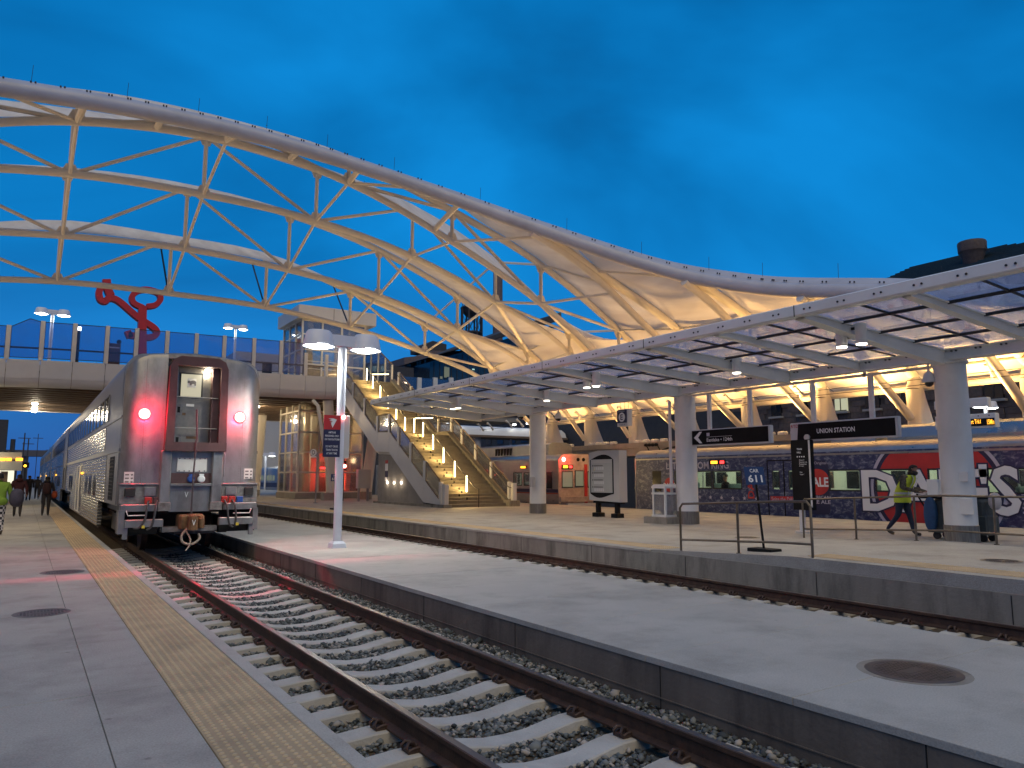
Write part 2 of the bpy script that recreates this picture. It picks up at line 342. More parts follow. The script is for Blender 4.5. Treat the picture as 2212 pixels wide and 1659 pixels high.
# printed denim camouflage wrap
m, t, b, Lk = _new('wrap'); N = t.nodes.new
geo = N('ShaderNodeNewGeometry'); mpn = N('ShaderNodeMapping'); mpn.inputs['Scale'].default_value = (1,1,1.6); Lk(geo.outputs['Position'], mpn.inputs[0])
n1 = N('ShaderNodeTexNoise'); n1.inputs['Scale'].default_value = 4.2; n1.inputs['Detail'].default_value = 7; n1.inputs['Roughness'].default_value = .72; n1.inputs['Distortion'].default_value = .7; Lk(mpn.outputs[0], n1.inputs['Vector'])
r = N('ShaderNodeValToRGB'); e = r.color_ramp.elements; e[0].position = .40; e[0].color = (.018,.026,.095,1); e[1].position = .64; e[1].color = (.25,.275,.34,1); x = e.new(.52); x.color = (.04,.058,.14,1)
Lk(n1.outputs[0], r.inputs[0]); Lk(r.outputs[0], b.inputs['Base Color']); b.inputs['Roughness'].default_value = .35
# ribbed stainless flanks
m, t, b, Lk = _new('ribbed'); N = t.nodes.new
geo = N('ShaderNodeNewGeometry'); sx = N('ShaderNodeSeparateXYZ'); Lk(geo.outputs['Position'], sx.inputs[0])
n1 = N('ShaderNodeTexNoise'); n1.inputs['Scale'].default_value = 3.2; n1.inputs['Detail'].default_value = 4; Lk(geo.outputs['Position'], n1.inputs['Vector'])
ma = N('ShaderNodeMath'); ma.operation = 'MULTIPLY'; ma.inputs[1].default_value = 2*math.pi/.085; Lk(sx.outputs[2], ma.inputs[0])
sn = N('ShaderNodeMath'); sn.operation = 'SINE'; Lk(ma.outputs[0], sn.inputs[0])
ad = N('ShaderNodeMath'); ad.operation = 'MULTIPLY_ADD'; ad.inputs[1].default_value = 1.6; Lk(n1.outputs[0], ad.inputs[0]); Lk(sn.outputs[0], ad.inputs[2])
bp = N('ShaderNodeBump'); bp.inputs['Strength'].default_value = .55; bp.inputs['Distance'].default_value = .014; Lk(ad.outputs[0], bp.inputs['Height']); Lk(bp.outputs[0], b.inputs['Normal'])
b.inputs['Base Color'].default_value = (.28,.265,.24,1); b.inputs['Metallic'].default_value = .75; b.inputs['Roughness'].default_value = .26
# checked pyjama trousers
m, t, b, Lk = _new('check'); N = t.nodes.new
geo = N('ShaderNodeNewGeometry'); ck = N('ShaderNodeTexChecker'); ck.inputs['Scale'].default_value = 14; ck.inputs[1].default_value = (.55,.53,.55,1); ck.inputs[2].default_value = (.02,.02,.03,1); Lk(geo.outputs['Position'], ck.inputs[0]); Lk(ck.outputs[0], b.inputs['Base Color']); b.inputs['Roughness'].default_value = .9
# stones of the ballast: one colour per stone
m, t, b, Lk = _new('stones'); N = t.nodes.new
geo = N('ShaderNodeNewGeometry'); r = N('ShaderNodeValToRGB'); e = r.color_ramp.elements
e[0].position = 0; e[0].color = (.035,.04,.045,1); e[1].position = 1; e[1].color = (.42,.37,.33,1)
for p_, c_ in ((.35,(.085,.10,.105)),(.7,(.17,.185,.185)),(.9,(.26,.25,.235))): x = e.new(p_); x.color = (*c_,1)
Lk(geo.outputs['Random Per Island'], r.inputs[0]); Lk(r.outputs[0], b.inputs['Base Color']); b.inputs['Roughness'].default_value = .9

# ---------------------------------------------------------------- bodies (one continuous skin each), made first and placed later
def body_mesh(name, lf=.0, rf=.0, la=(-.05,.1), ra=(.05,.1), lean=0., mats=('jacket_dark','trousers','skin','shoe'), bulk=1., fold_l=None, fold_r=None, kneel=(0,0)):
    """faces +Y. lf/rf: fore-aft foot positions; la/ra: (wrist fwd, elbow bend)"""
    J = {}; E = []; RAD = {}; LAB = {}
    def j(n, p, r, par=None, lab=0): J[n] = Vector(p); RAD[n] = r; LAB[n] = lab; (E.append((par, n)) if par else None)
    ly = lean
    j('pelvis', (0,0,.96), (.155*bulk,.115*bulk), None, 0)
    j('waist', (0,.02*ly,1.10), (.15*bulk,.11*bulk), 'pelvis', 0)
    j('chest', (0,.10*ly,1.30), (.175*bulk,.125*bulk), 'waist', 0)
    j('neck0', (0,.16*ly,1.45), (.085,.08), 'chest', 0)
    j('neck', (0,.18*ly,1.50), (.055,.058), 'neck0', 2)
    j('jaw', (0,.2*ly+.02,1.555), (.065,.078), 'neck', 2)
    j('head', (0,.21*ly+.01,1.63), (.078,.095), 'jaw', 2)
    j('crown', (0,.21*ly,1.705), (.055,.066), 'head', 2)
    for s, nm, (w, eb), fold in ((-1,'l',la,fold_l),(1,'r',ra,fold_r)):
        j('sh'+nm, (s*.185*bulk,.11*ly,1.40), (.075*bulk,.075*bulk), 'chest', 0)
        el = (s*.245*bulk, .08*ly-.05+w*.35, 1.13); wr = (s*.25*bulk, .06*ly+w, .88+eb)
        if fold: el, wr = fold
        j('el'+nm, el, (.055*bulk,.055*bulk), 'sh'+nm, 0); j('wr'+nm, wr, (.038,.036), 'el'+nm, 0)
        d = (Vector(wr)-Vector(el)).normalized(); j('ha'+nm, Vector(wr)+d*.085, (.020,.040), 'wr'+nm, 2)
    for s, nm, ft, kn in ((-1,'L',lf,kneel[0]),(1,'R',rf,kneel[1])):
        up = .05 if ft < -.15 else 0.
        j('hip'+nm, (s*.095,0,.90), (.105*bulk,.11*bulk), 'pelvis', 1)
        j('kn'+nm, (s*.10, ft*.5+.03+max(0,-ft)*.25, .49+up*.3), (.072,.075), 'hip'+nm, 1)
        j('an'+nm, (s*.10, ft, .09+up), (.045,.05), 'kn'+nm, 1)
        j('ft'+nm, (s*.105, ft+.06, .045+up*.6), (.045,.035), 'an'+nm, 3)
        j('to'+nm, (s*.112, ft+.17, .035), (.042,.026), 'ft'+nm, 3)
    names = list(J); me = bpy.data.meshes.new(name); me.from_pydata([J[n] for n in names], [(names.index(a), names.index(b)) for a, b in E], [])
    ob = bpy.data.objects.new('tmp', me); COL.objects.link(ob)
    md = ob.modifiers.new('s', 'SKIN'); md.use_smooth_shade = True
    for i, n in enumerate(names):
        me.skin_vertices[0].data[i].radius = RAD[n]; me.skin_vertices[0].data[i].use_root = (n == 'pelvis')
    ob.modifiers.new('u', 'SUBSURF').levels = 2
    dg = bpy.context.evaluated_depsgraph_get(); m2 = bpy.data.meshes.new_from_object(ob.evaluated_get(dg))
    bpy.data.objects.remove(ob); bpy.data.meshes.remove(me)
    segs = [(J[a], J[b], LAB[b]) for a, b in E]
    mb = MB(); mb.v = [tuple(v.co) for v in m2.vertices]
    for p in m2.polygons:
        c = p.center; best = 9; lab = 0
        for a, b, l in segs:
            ab = b-a; tt = max(0, min(1, (c-a).dot(ab)/max(ab.dot(ab), 1e-6))); dd = (c-(a+ab*tt)).length-.03*(l == 0)
            if dd < best: best = dd; lab = l
        mb.f.append(tuple(p.vertices)); mb.m.append(lab)
    bpy.data.meshes.remove(m2)
    for s, nm in ((-1,'l'),(1,'r')):     # five unequal, bent fingers
        w = J['wr'+nm]; h = J['ha'+nm]; d = (h-w).normalized(); sd = Vector((0,1,0)) if abs(d.y) < .8 else Vector((1,0,0)); sd = (sd-d*sd.dot(d)).normalized(); nn = d.cross(sd)*(-s)
        for q, ln in ((-.028,.055),(-.010,.068),(.010,.072),(.028,.062)):
            a = h+sd*q; mb.tube([a, a+d*ln*.6+nn*.006, a+d*ln+nn*.028], [.010,.009,.006], 5, mi=2)
        a = w+d*.03+sd*.03; mb.tube([a, a+sd*.03+d*.03, a+sd*.035+d*.06+nn*.02], [.013,.011,.007], 5, mi=2)
    hd = J['head']; mb.lathe([(.004,0),(.016,.012),(.010,.03),(.002,.034)], (hd.x, hd.y+.085, hd.z-.02), 6, 'y', mi=2)   # nose
    for s in (-1, 1): mb.lathe([(.004,-.01),(.028,0),(.020,.014),(.004,.018)], (hd.x+s*.078, hd.y, hd.z-.015), 8, 'x', mi=2)
    return mb.mesh(name, list(mats), smooth=True), J
def hair_mb(J, big=1.):
    h = J['head']; mb = MB(); rows = []
    for i in range(6):
        a = math.pi*.5*i/5; r = math.cos(a); z = math.sin(a)
        rows.append([(h.x+.098*big*r*math.cos(q), h.y-.012+.112*big*r*math.sin(q), h.z-.01+.105*big*z+(.03 if math.sin(q) > 0 else -.05)*(1-z)) for q in [2*math.pi*k/14 for k in range(14)]])
    mb.grid(rows, closed=True); return mb
BODY = {}
BODY['maroon'] = body_mesh('person_body', .22, -.2, (.12,.1), (-.1,.06), .3, ('jacket_maroon','trousers','skin','shoe'), 1.12)
BODY['dark'] = body_mesh('person_body', -.18, .12, (-.08,.08), (.12,.1), .2, ('jacket_dark','trousers','skin','shoe'), 1.05)
BODY['green'] = body_mesh('person_body', .2, -.22, (.2,.25), (.15,.1), .4, ('jacket_green','check','skin','shoe'), 1.15)
BODY['worker'] = body_mesh('person_body', .20, -.34, (.42,.22), (.40,.20), 1.5, ('camo','jeans','skin','shoe'), 1.18, fold_l=((-.26,.12,1.16),(-.2,.47,1.08)), fold_r=((.26,.12,1.16),(.2,.47,1.08)))
BODY['far'] = body_mesh('person_body', .12, -.15, (.1,.05), (-.1,.05), .2, ('jacket_dark','trousers','skin','shoe'), 1.05)

# ---------------------------------------------------------------- ground
g = MB().add([(-900,-300,-1.3),(900,-300,-1.3),(900,1500,-1.3),(-900,1500,-1.3)], [(0,1,2,3)]).build('ground', 'ground'); struct(g)

# ---------------------------------------------------------------- platform on the left
def slabs(parent, xs, y0, y1, dy, z0, z1, m, gap=.0028):
    for i in range(len(xs)-1):
        a, b = xs[i], xs[i+1]
        me = MB().cbox(-(b-a)/2+gap, (b-a)/2-gap, -dy/2+gap, dy/2-gap, z0-z1, 0, .003).mesh('paving_slab', m)
        y = y0
        while y < y1-.01:
            place('paving_slab', me, parent, ((a+b)/2, y+dy/2, z1+random.uniform(-.0015,.0015))); y += dy
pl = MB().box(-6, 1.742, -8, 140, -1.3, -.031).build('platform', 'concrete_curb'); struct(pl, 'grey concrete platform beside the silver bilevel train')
slabs(pl, [-5.5,-3.5,-1.46,.54,1.045], -3.5, 62.5, 2.0, -.06, 0, 'concrete')
slabs(pl, [1.648,1.76], -3.5, 62.5, 3.0, -.14, 0, 'concrete_pale')
MB().box(-5.9, 1.755, 62.5, 139, -.05, -.004).build('paving', 'concrete', pl)
def tile_mesh(lx=.6, ly=1.2):
    mb = MB(); mb.cbox(-lx/2+.002, lx/2-.002, -ly/2+.003, ly/2-.003, -.06, 0, .004)
    nx, ny = 10, 20
    for i in range(nx):
        for k in range(ny):
            x = -lx/2+(i+.5)*lx/nx; y = -ly/2+(k+.5)*ly/ny; vs = []; 
            for r_, z in ((.0175,0),(.0125,.007)):
                for q in range(6): vs.append((x+r_*math.cos(q*math.pi/3), y+r_*math.sin(q*math.pi/3), z))
            mb.add(vs, [(q,(q+1)%6,6+(q+1)%6,6+q) for q in range(6)]+[tuple(range(6,12))], 1)
    return mb.mesh('tactile_tile', ['tactile_base','tactile'])
TILE = tile_mesh()
for k in range(42): place('tactile_tile', TILE, pl, (1.345, -2.2+k*1.2, .003+random.uniform(-.001,.001)))
def manhole(label, x, y, z, r=.30):
    t = thing('manhole_cover', label, 'manhole', (x,y,z))
    MB().lathe([(r,-.02),(r,.004),(r*.985,.006),(r*.84,.006),(r*.83,.003)], (x,y,z), 40).build('ring', 'dark_iron', t)
    MB().lathe([(r*1.17,-.02),(r*1.17,.0012),(r*1.15,.0024)], (x,y,z), 40).build('collar', 'concrete_curb' if r > .35 else 'concrete', t)
    mb = MB().lathe([(r*.82,-.02),(r*.82,.0045),(r*.80,.006)], (x,y,z), 40)
    for i in range(-6, 7):
        for k in range(-6, 7):
            px, py = x+i*r*.115, y+k*r*.115
            if (i*i+k*k)**.5*.115 < .74 and not (abs(k) <= 1 and abs(i) <= 3): mb.box(px-r*.04, px+r*.04, py-r*.04, py+r*.04, z+.005, z+.0095)
    l = mb.build('lid', 'dark_iron', t)
    MB().box(x-r*.34, x+r*.34, y-r*.11, y+r*.11, z+.0062, z+.0085).build('name_plate', 'dark_iron', t)
    return t
mat('dark_iron', (.085,.08,.078), .5, metal=.5, var=.3, scale=12, dirt=(.16,.12,.09), dscale=6, damt=.4)
manhole('small dark iron manhole cover in left platform, the one farther from the yellow strip', .29, 10.65, 0)
manhole('small dark iron manhole cover in left platform touching the yellow strip, close behind the train', .66, 14.97, 0, .33)

# ---------------------------------------------------------------- narrow middle platform
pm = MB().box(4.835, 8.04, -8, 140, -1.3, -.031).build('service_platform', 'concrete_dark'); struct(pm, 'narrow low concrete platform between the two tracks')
slabs(pm, [4.82,8.05], 3.62-1.55*6, 52, 1.55, -.055, 0, 'concrete_pale', .003)
MB().box(4.82, 8.05, 3.62-1.55*6+1.55*37, 139, -.05, -.002).build('paving', 'concrete_pale', pm)
for k in range(18): MB().box(4.831, 4.836, -2+k*2.33, -1.992+k*2.33, -.5, -.06).build('joint', 'void', pm)
MB().box(4.824, 4.836, -6, 60, -.335, -.325).build('joint', 'concrete_dark', pm)
manhole('large round iron manhole cover in the narrow middle platform', 6.29, 3.53, 0, .37)

# ---------------------------------------------------------------- wide platform on the right with a raised block
PZ = .10
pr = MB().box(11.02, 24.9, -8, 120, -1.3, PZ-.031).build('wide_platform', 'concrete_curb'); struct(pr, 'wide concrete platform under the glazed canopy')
slabs(pr, [11.0,14.5,18.1,21.5,24.9], 11.6, 59.6, 3.0, PZ-.05, PZ, 'concrete', .004)
slabs(pr, [16.32,18.1,21.5,24.9], -6.4, 11.6, 3.0, PZ-.05, PZ, 'concrete', .004)
MB().box(11.0, 24.9, 59.6, 119, PZ-.04, PZ-.003).build('paving', 'concrete', pr)
rp = MB().prism([(-8,PZ-.03),(-8,.26),(8.2,.26),(11.6,PZ+.003),(11.6,PZ-.03)], 'x', 11.06, 16.3).build('raised_block', 'concrete', pr)
MB().prism([(-8,PZ-.04),(-8,.27),(8.18,.27),(11.5,PZ+.012),(11.5,PZ-.04)], 'x', 16.3, 16.345).build('edge_trim', 'concrete_pale', rp)
for k in range(31):
    if k == 0: continue
    place('tactile_tile', TILE, pr, (11.62, 10.9+.6+k*1.2, PZ+.003))
for k in range(10): place('tactile_tile', TILE, rp, (11.64, 7.5-k*1.2, .264))
place('tactile_tile', TILE, pr, (11.62, 11.5, PZ+.006))
for k in range(16): MB().box(11.014, 11.021, -1+k*2.9, -.99+k*2.9, -.5, PZ-.05).build('joint', 'void', pr)
manhole('faint flat iron manhole cover in the raised block of the wide platform', 13.3, 5.9, .26, .30)
manhole('faint flat manhole cover in the wide platform beside the near railing', 15.3, 12.6, PZ, .30)

# ---------------------------------------------------------------- tracks
def rail_mesh(y0, y1):
    p = [(-.075,-.17),(.075,-.17),(.075,-.155),(.016,-.135),(.010,-.05),(.036,-.036),(.036,-.006),(.028,0),(-.028,0),(-.036,-.006),(-.036,-.036),(-.010,-.05),(-.016,-.135),(-.075,-.155)]
    mb = MB().prism(p, 'y', y0, y1); mb.m = [0]*len(mb.f); mb.m[2+7] = 1; return mb.mesh('rail', ['rust','rail_top'])
def tie_mesh():
    xs = [-1.27,-1.25,-1.02,-.95,-.55,-.42,-.2,0,.2,.42,.55,.95,1.02,1.25,1.27]; zs = [-.05,-.02,-.005,0,0,-.018,-.055,-.062,-.055,-.018,0,0,-.005,-.02,-.05]; rows = []
    for x, z in zip(xs, zs): rows.append([(x,-.135,-.22),(x,-.115,z-.01),(x,-.105,z),(x,.105,z),(x,.115,z-.01),(x,.135,-.22)])
    mb = MB().grid(rows); mb.add([p for p in rows[0]], [tuple(range(6))]); mb.add([p for p in rows[-1]], [tuple(range(6))]); return mb.mesh('tie', 'tie', smooth=False)
def clip_mesh():
    mb = MB(); mb.box(-.045,.035,-.06,.06,-.0,.022)
    for s in (-1, 1):
        mb.tube([(.03+.0*s, s*.02, .02),(.01,s*.022,.062),(-.03,s*.03,.07),(-.055,s*.04,.04),(-.04,s*.05,.015),(0,s*.055,.03),(.045,s*.05,.03)], .0125, 6)
    mb.tube([(.03,-.02,.02),(.045,0,.035),(.03,.02,.02)], .0125, 6); return mb.mesh('clip', 'clip', smooth=True)
TIE, CLIP = tie_mesh(), clip_mesh()
def track(name, label, xc, y0, y1, nt0, nt1, sides, far=False):
    t = thing(name, label, 'track', (xc, 0, -.37))
    for s in (-1, 1): place('rail', rail_mesh(y0, y1), t, (xc+s*.7525, 0, -.2))
    for k in range(nt0, nt1):
        y = 3.95+.595*k; ti = place('tie', TIE, t, (xc, y, -.372+random.uniform(-.004,.004)), (0,0,random.uniform(-.006,.006)))
        for s in (-1, 1):
            for q in sides:
                if far and s < 0: continue
                c = place('clip', CLIP, ti, (xc+s*.7525+q*.112, y, -.372), (0,0,0 if q < 0 else math.pi))
    return t
track('railway_track', 'rusty track with concrete ties running under the silver bilevel train', 3.35, -6, 140, -7, 34, (-1,1))
track('railway_track', 'rusty track with concrete ties between the middle and the wide platform', 9.52, -6, 140, -4, 76, (-1,), True)
t3 = thing('railway_track', 'dark track under the two commuter trains', 'track', (27,0,-1.27))
for s in (-1, 1): place('rail', rail_mesh(-6, 140), t3, (27+s*.7525, 0, -1.1))
for i, (a, b) in enumerate(((1.77,4.83),(8.06,11.02))):
    o = MB().add([(a,-8,-.46),(b,-8,-.46),(b,140,-.46),(a,140,-.46)], [(0,1,2,3)]).build('ballast_bed', 'ballast_bed'); struct(o)
def stones(name, label, areas):
    vs = []; fs = []
    base = np.array([(1,0,0),(-1,0,0),(0,1,0),(0,-1,0),(0,0,1),(0,0,-1),(.6,.6,.5),(-.6,.6,.5),(.6,-.6,.5),(-.6,-.6,.5)])
    tri = np.array([(0,6,8),(6,0,2),(6,2,4),(4,2,7),(7,2,1),(4,7,9),(9,7,1),(1,3,9),(4,9,8),(8,9,3),(8,3,0),(4,8,6),(0,5,2),(2,5,1),(1,5,3),(3,5,0)])
    P = []
    for (x0,x1,y0,y1,n,z,sz) in areas:
        p = np.stack([rng.uniform(x0,x1,n), rng.uniform(y0,y1,n), z+rng.normal(0,.012,n)], 1); P.append(np.concatenate([p, sz*rng.lognormal(0,.32,(n,1))], 1))
    P = np.concatenate(P); n = len(P)
    # ties stay clear
    a = rng.uniform(0, 2*np.pi, n); sc = rng.uniform(.7,1.25,(n,3)); sc[:,2] *= .8
    v = base[None]*sc[:,None,:]*(1+rng.uniform(-.28,.28,(n,10,1)))*P[:,3][:,None,None]
    c, s_ = np.cos(a)[:,None], np.sin(a)[:,None]; x, y = v[:,:,0]*c-v[:,:,1]*s_, v[:,:,0]*s_+v[:,:,1]*c; tl_ = rng.uniform(-.5,.5,n)[:,None]; z = v[:,:,2]+x*tl_
    v = np.stack([x,y,z],2)+P[:,None,:3]; f = (tri[None]+(np.arange(n)*10)[:,None,None]).reshape(-1,3)
    me = bpy.data.meshes.new(name); me.vertices.add(n*10); me.vertices.foreach_set('co', v.reshape(-1).astype(np.float32)); me.loops.add(len(f)*3); me.loops.foreach_set('vertex_index', f.reshape(-1).astype(np.int32))
    me.polygons.add(len(f)); me.polygons.foreach_set('loop_start', (np.arange(len(f))*3).astype(np.int32)); me.update(calc_edges=True); me.materials.append(MAT['stones'])
    o = bpy.data.objects.new(name, me); COL.objects.link(o); return tag(o, label, 'ballast', kind='stuff')
def tie_gap_areas(xc, x0, x1, k0, k1, dens, z, sz):
    out = []
    for k in range(k0, k1):
        y = 3.95+.595*k; out.append((x0, x1, y+.125, y+.47, int(dens*(x1-x0)*.345), z, sz))
    return out
A = tie_gap_areas(3.35, 1.8, 2.52, -3, 30, 980, -.445, .0195)+tie_gap_areas(3.35, 2.68, 4.02, -3, 30, 980, -.445, .0195)+tie_gap_areas(3.35, 4.18, 4.62, -3, 30, 980, -.44, .020)
A += [(4.48, 4.82, 2.2, 24, 6800, -.415, .021)]
stones('ballast', 'grey crushed stone between the ties of the track behind the silver train', A)
A = tie_gap_areas(9.52, 9.2, 10.2, -2, 60, 420, -.44, .026)
stones('ballast', 'grey crushed stone between the ties of the track beside the wide platform', A)

# ---------------------------------------------------------------- train hall: arch trusses, fabric, floodlit plinths
XC = 5.8
NX = [XC, 10.87, 15.95, 21.02, 26.1]            # panel points right of the crown
def curve(xs, zs):
    """smooth curve through the given (x,z) points"""
    xs = np.array(xs); zs = np.array(zs); n = len(xs); m = np.zeros(n); d = np.diff(zs)/np.diff(xs)
    m[1:-1] = (d[:-1]*np.diff(xs)[1:]+d[1:]*np.diff(xs)[:-1])/(xs[2:]-xs[:-2]); m[0] = d[0]-(m[1]-d[0])*.9; m[-1] = d[-1]-(m[-2]-d[-1])*.6
    def f(x):
        i = int(np.clip(np.searchsorted(xs, x)-1, 0, n-2)); h = xs[i+1]-xs[i]; t = (x-xs[i])/h
        return (2*t**3-3*t**2+1)*zs[i]+(t**3-2*t**2+t)*h*m[i]+(-2*t**3+3*t**2)*zs[i+1]+(t**3-t**2)*h*m[i+1]
    return f
MIR = lambda x: 2*XC-x
TR = []    # (Y, x start, bottom fn, top fn, label)
def full(Y, bz, tz, label):
    zb = curve([MIR(10.87)]+NX+[30.6], [bz[1]]+bz+[4.05]); zt = curve([MIR(10.87)]+NX+[31.2], [tz[1]]+tz+[5.75])
    TR.append((Y, None, zb, zt, label))
def part(Y, x0, bx, bz, tx, tz, label):
    TR.append((Y, x0, curve(bx, bz), curve(tx, tz), label))
part(8.0, 26.0, [26.0,27,28,30.6],[6.5,6.1,5.7,4.05], [26.0,27.2,28.5,31.2],[6.75,6.7,6.5,5.75], 'short white roof truss over the far train, the one closest to the raised platform block')
part(12.3, 24.85, [24.85,26.1,28,30.6],[7.3,6.8,5.8,4.05], [24.85,26.1,28.5,31.2],[7.58,7.4,6.8,5.75], 'short white roof truss landing behind the lit departure board')
part(16.6, 23.6, [23.6,26.1,28,30.6],[8.2,7.1,5.8,4.05], [23.6,26.1,28.5,31.2],[8.55,7.95,7.1,5.75], 'short white roof truss landing just right of the station name sign')
part(20.9, 22.1, [22.0,24.68,26.1,28,30.6],[9.6,8.28,7.3,5.8,4.05], [22.1,25.84,28.5,31.2],[9.85,8.6,7.35,5.75], 'white roof truss ending at the curved edge tube where the tube flattens out')
part(25.2, 17.5, [17.5,20.66,23.76,26.1,28,30.6],[12.0,10.76,8.8,7.3,5.85,4.05], [17.5,21.2,24.1,26.16,28.5,31.2],[12.3,10.77,9.65,8.72,7.4,5.75], 'white roof truss ending at the curved edge tube where the tube bends towards the crown')
full(29.5, [14.8,14.22,12.5,10.2,7.1], [15.55,15.25,13.98,12.2,9.4], 'white arch truss directly under the thick curved edge tube of the train hall')
full(33.8, [14.0,13.78,12.88,11.15,8.75], [16.7,16.35,15.45,13.4,10.0], 'tall white arch truss crossing the tracks, second from the thick edge tube')
full(38.1, [12.67,12.4,11.69,10.3,8.5], [15.75,15.4,14.32,12.35,9.5], 'white arch truss crossing the tracks, second from the footbridge')
full(42.4, [11.35,11.25,10.62,9.53,7.75], [14.35,14.2,12.88,11.37,8.95], 'lowest white arch truss, the one next to the footbridge')
LOW = [MIR(10.87)]+NX
def foot(t, Y, sgn):
    X = (lambda x: x) if sgn > 0 else MIR
    mb = MB()   # haunched leg: upright drum plus raking plate
    mb.tube([(X(30.95),Y,3.4),(X(30.95),Y,5.25)], .29, 14); mb.tube([(X(30.95),Y,5.25),(X(31.0),Y,5.45),(X(31.05),Y,5.75)], [.29,.26,.2], 14)
    mb.build('column', 'truss_paint', t, True)
    mb = MB(); pts = [(X(31.15),3.4),(X(32.35),3.4),(X(31.7),4.7),(X(31.45),5.35),(X(31.2),5.5),(X(31.0),5.2)]
    mb.prism(pts, 'y', Y-.17, Y+.17).build('raking_leg', 'truss_paint', t)
def mem(t, nm, a, b, r=.085, n=8):
    MB().tube([a, b], r, n).build(nm, 'truss_paint', t, True)
TROOT = []
for (Y, x0, zb, zt, lab) in TR:
    t = thing('arch_truss', lab, 'roof truss', (30.95, Y, 3.4), 'white trusses of the train hall'); TROOT.append(t)
    if x0 is None:
        xb = np.linspace(XC, 30.6, 30); xt = np.linspace(XC, 31.1, 30)
        zB = lambda x: zb(x if x >= XC else MIR(x)); zT = lambda x: zt(x if x >= XC else MIR(x))
        bx = [MIR(x) for x in xb[:0:-1]]+list(xb); tx = [MIR(x) for x in xt[:0:-1]]+list(xt)
        MB().tube([(x,Y,zB(x)) for x in bx], .15, 10).build('bottom_chord', 'truss_paint', t, True)
        MB().tube([(x,Y,zT(x)) for x in tx], .17, 10).build('top_chord', 'truss_paint', t, True)
        nodes = [MIR(x) for x in NX[:0:-1]]+NX; c = len(NX)-1
        for x in nodes:
            for zc_n, up_ in ((zB(x),1),(zT(x),-1)): MB().prism([(x-.34,zc_n),(x-.16,zc_n+.42*up_),(x+.16,zc_n+.42*up_),(x+.34,zc_n)], 'y', Y-.022, Y+.022).build('gusset', 'truss_paint', t)
        for i, x in enumerate(nodes): mem(t, 'post', (x,Y,zB(x)), (x,Y,zT(x)), .09)
        for i in range(len(nodes)-1):
            a, b = nodes[i], nodes[i+1]; up = (abs(i-c) % 2 == 0) if i >= c else (abs(i-c) % 2 == 1)
            # crown panel point carries the top of the two middle diagonals
            ia, ib = abs(i-c), abs(i+1-c); A = (a,Y,zT(a) if ia % 2 == 0 else zB(a)); B = (b,Y,zT(b) if ib % 2 == 0 else zB(b))
            mem(t, 'diagonal', A, B, .082)
        for s in (1, -1): foot(t, Y, s)
    else:
        xb = np.linspace(x0, 30.6, 16); xt = np.linspace(x0, 31.1, 18)
        for s in (1, -1):
            X = (lambda x: x) if s > 0 else MIR
            MB().tube([(X(x),Y,zb(x)) for x in xb], .17, 10).build('bottom_chord', 'truss_paint', t, True)
            MB().tube([(X(x),Y,zt(x)) for x in xt], .20, 10).build('top_chord', 'truss_paint', t, True)
            for x in ([21.02,26.1] if x0 < 20 else ([26.1] if x0 < 26 else [27.0])): mem(t, 'post', (X(x),Y,zb(x)), (X(x),Y,zt(x)), .1)
            mem(t, 'diagonal', (X(max(26.1,x0)),Y,zt(max(26.1,x0))), (X(28.6),Y,zb(28.6)), .09)
            foot(t, Y, s)
# bracing between neighbouring trusses
br = thing('roof_bracing', 'thin tubes tying the white arch trusses of the train hall together', 'bracing', (26.1,29.5,8))
FULL = [x for x in TR if x[1] is None]
nodes = [MIR(x) for x in NX[:0:-1]]+NX
def FX(fn, x): return fn(x if x >= XC else MIR(x))
for (a, b) in zip(FULL[:-1], FULL[1:]):
    for x in nodes:
        mem(br, 'strut', (x,a[0],FX(a[2],x)), (x,b[0],FX(b[2],x)), .07)
        if abs(x-XC) > 14: mem(br, 'strut', (x,a[0],FX(a[3],x)), (x,b[0],FX(b[3],x)), .06)
    for s in (1, -1):
        X = (lambda x: x) if s > 0 else MIR
        MB().tube([(X(21.02),a[0],FX(a[2],21.02)), (X(26.1),b[0],FX(b[3],26.1))], .12, 8).build('brace', 'truss_paint', br, True)
e6 = zoom(0, 200, 1.7015)
for x, (px, py) in ((XC,(890,1035)),(10.87,(1395,1120)),(15.95,(1840,1235))):
    p = onx(*e6(px,py), x)
    for X in (x, MIR(x)): MB().tube([(X,42.4,FX(FULL[-1][2],x)), (X,p.y,p.z)], .05, 6).build('stay', 'dark_metal', br, True)
PA = [x for x in TR if x[0] in (20.9, 25.2)]+[FULL[0]]
for (a, b) in zip(PA[:-1], PA[1:]):
    for s in (1, -1):
        X = (lambda x: x) if s > 0 else MIR
        for x in (26.1,): mem(br, 'strut', (X(x),a[0],a[3](x)), (X(x),b[0],b[3](x)), .06); mem(br, 'strut', (X(x),a[0],a[2](x)), (X(x),b[0],b[2](x)), .06)
        mem(br, 'strut', (X(22.3),a[0],a[3](22.3)-.05), (X(21.02),b[0],b[3](21.02)), .06)
a, b = PA[1], PA[2]
for s in (1, -1):
    X = (lambda x: x) if s > 0 else MIR
    mem(br, 'strut', (X(15.95),b[0],FX(b[2],15.95)), (X(18.3),a[0],a[3](18.3)), .07); mem(br, 'strut', (X(21.02),b[0],FX(b[2],21.02)), (X(22.0),a[0],a[2](22.0)), .07)
    mem(br, 'strut', (X(10.87),b[0],FX(b[2],10.87)), (X(13.4),27.3,13.75), .07); mem(br, 'strut', (X(XC)+s*.01,b[0],b[2](XC)), (X(XC)+s*.3,28,14.5), .07)
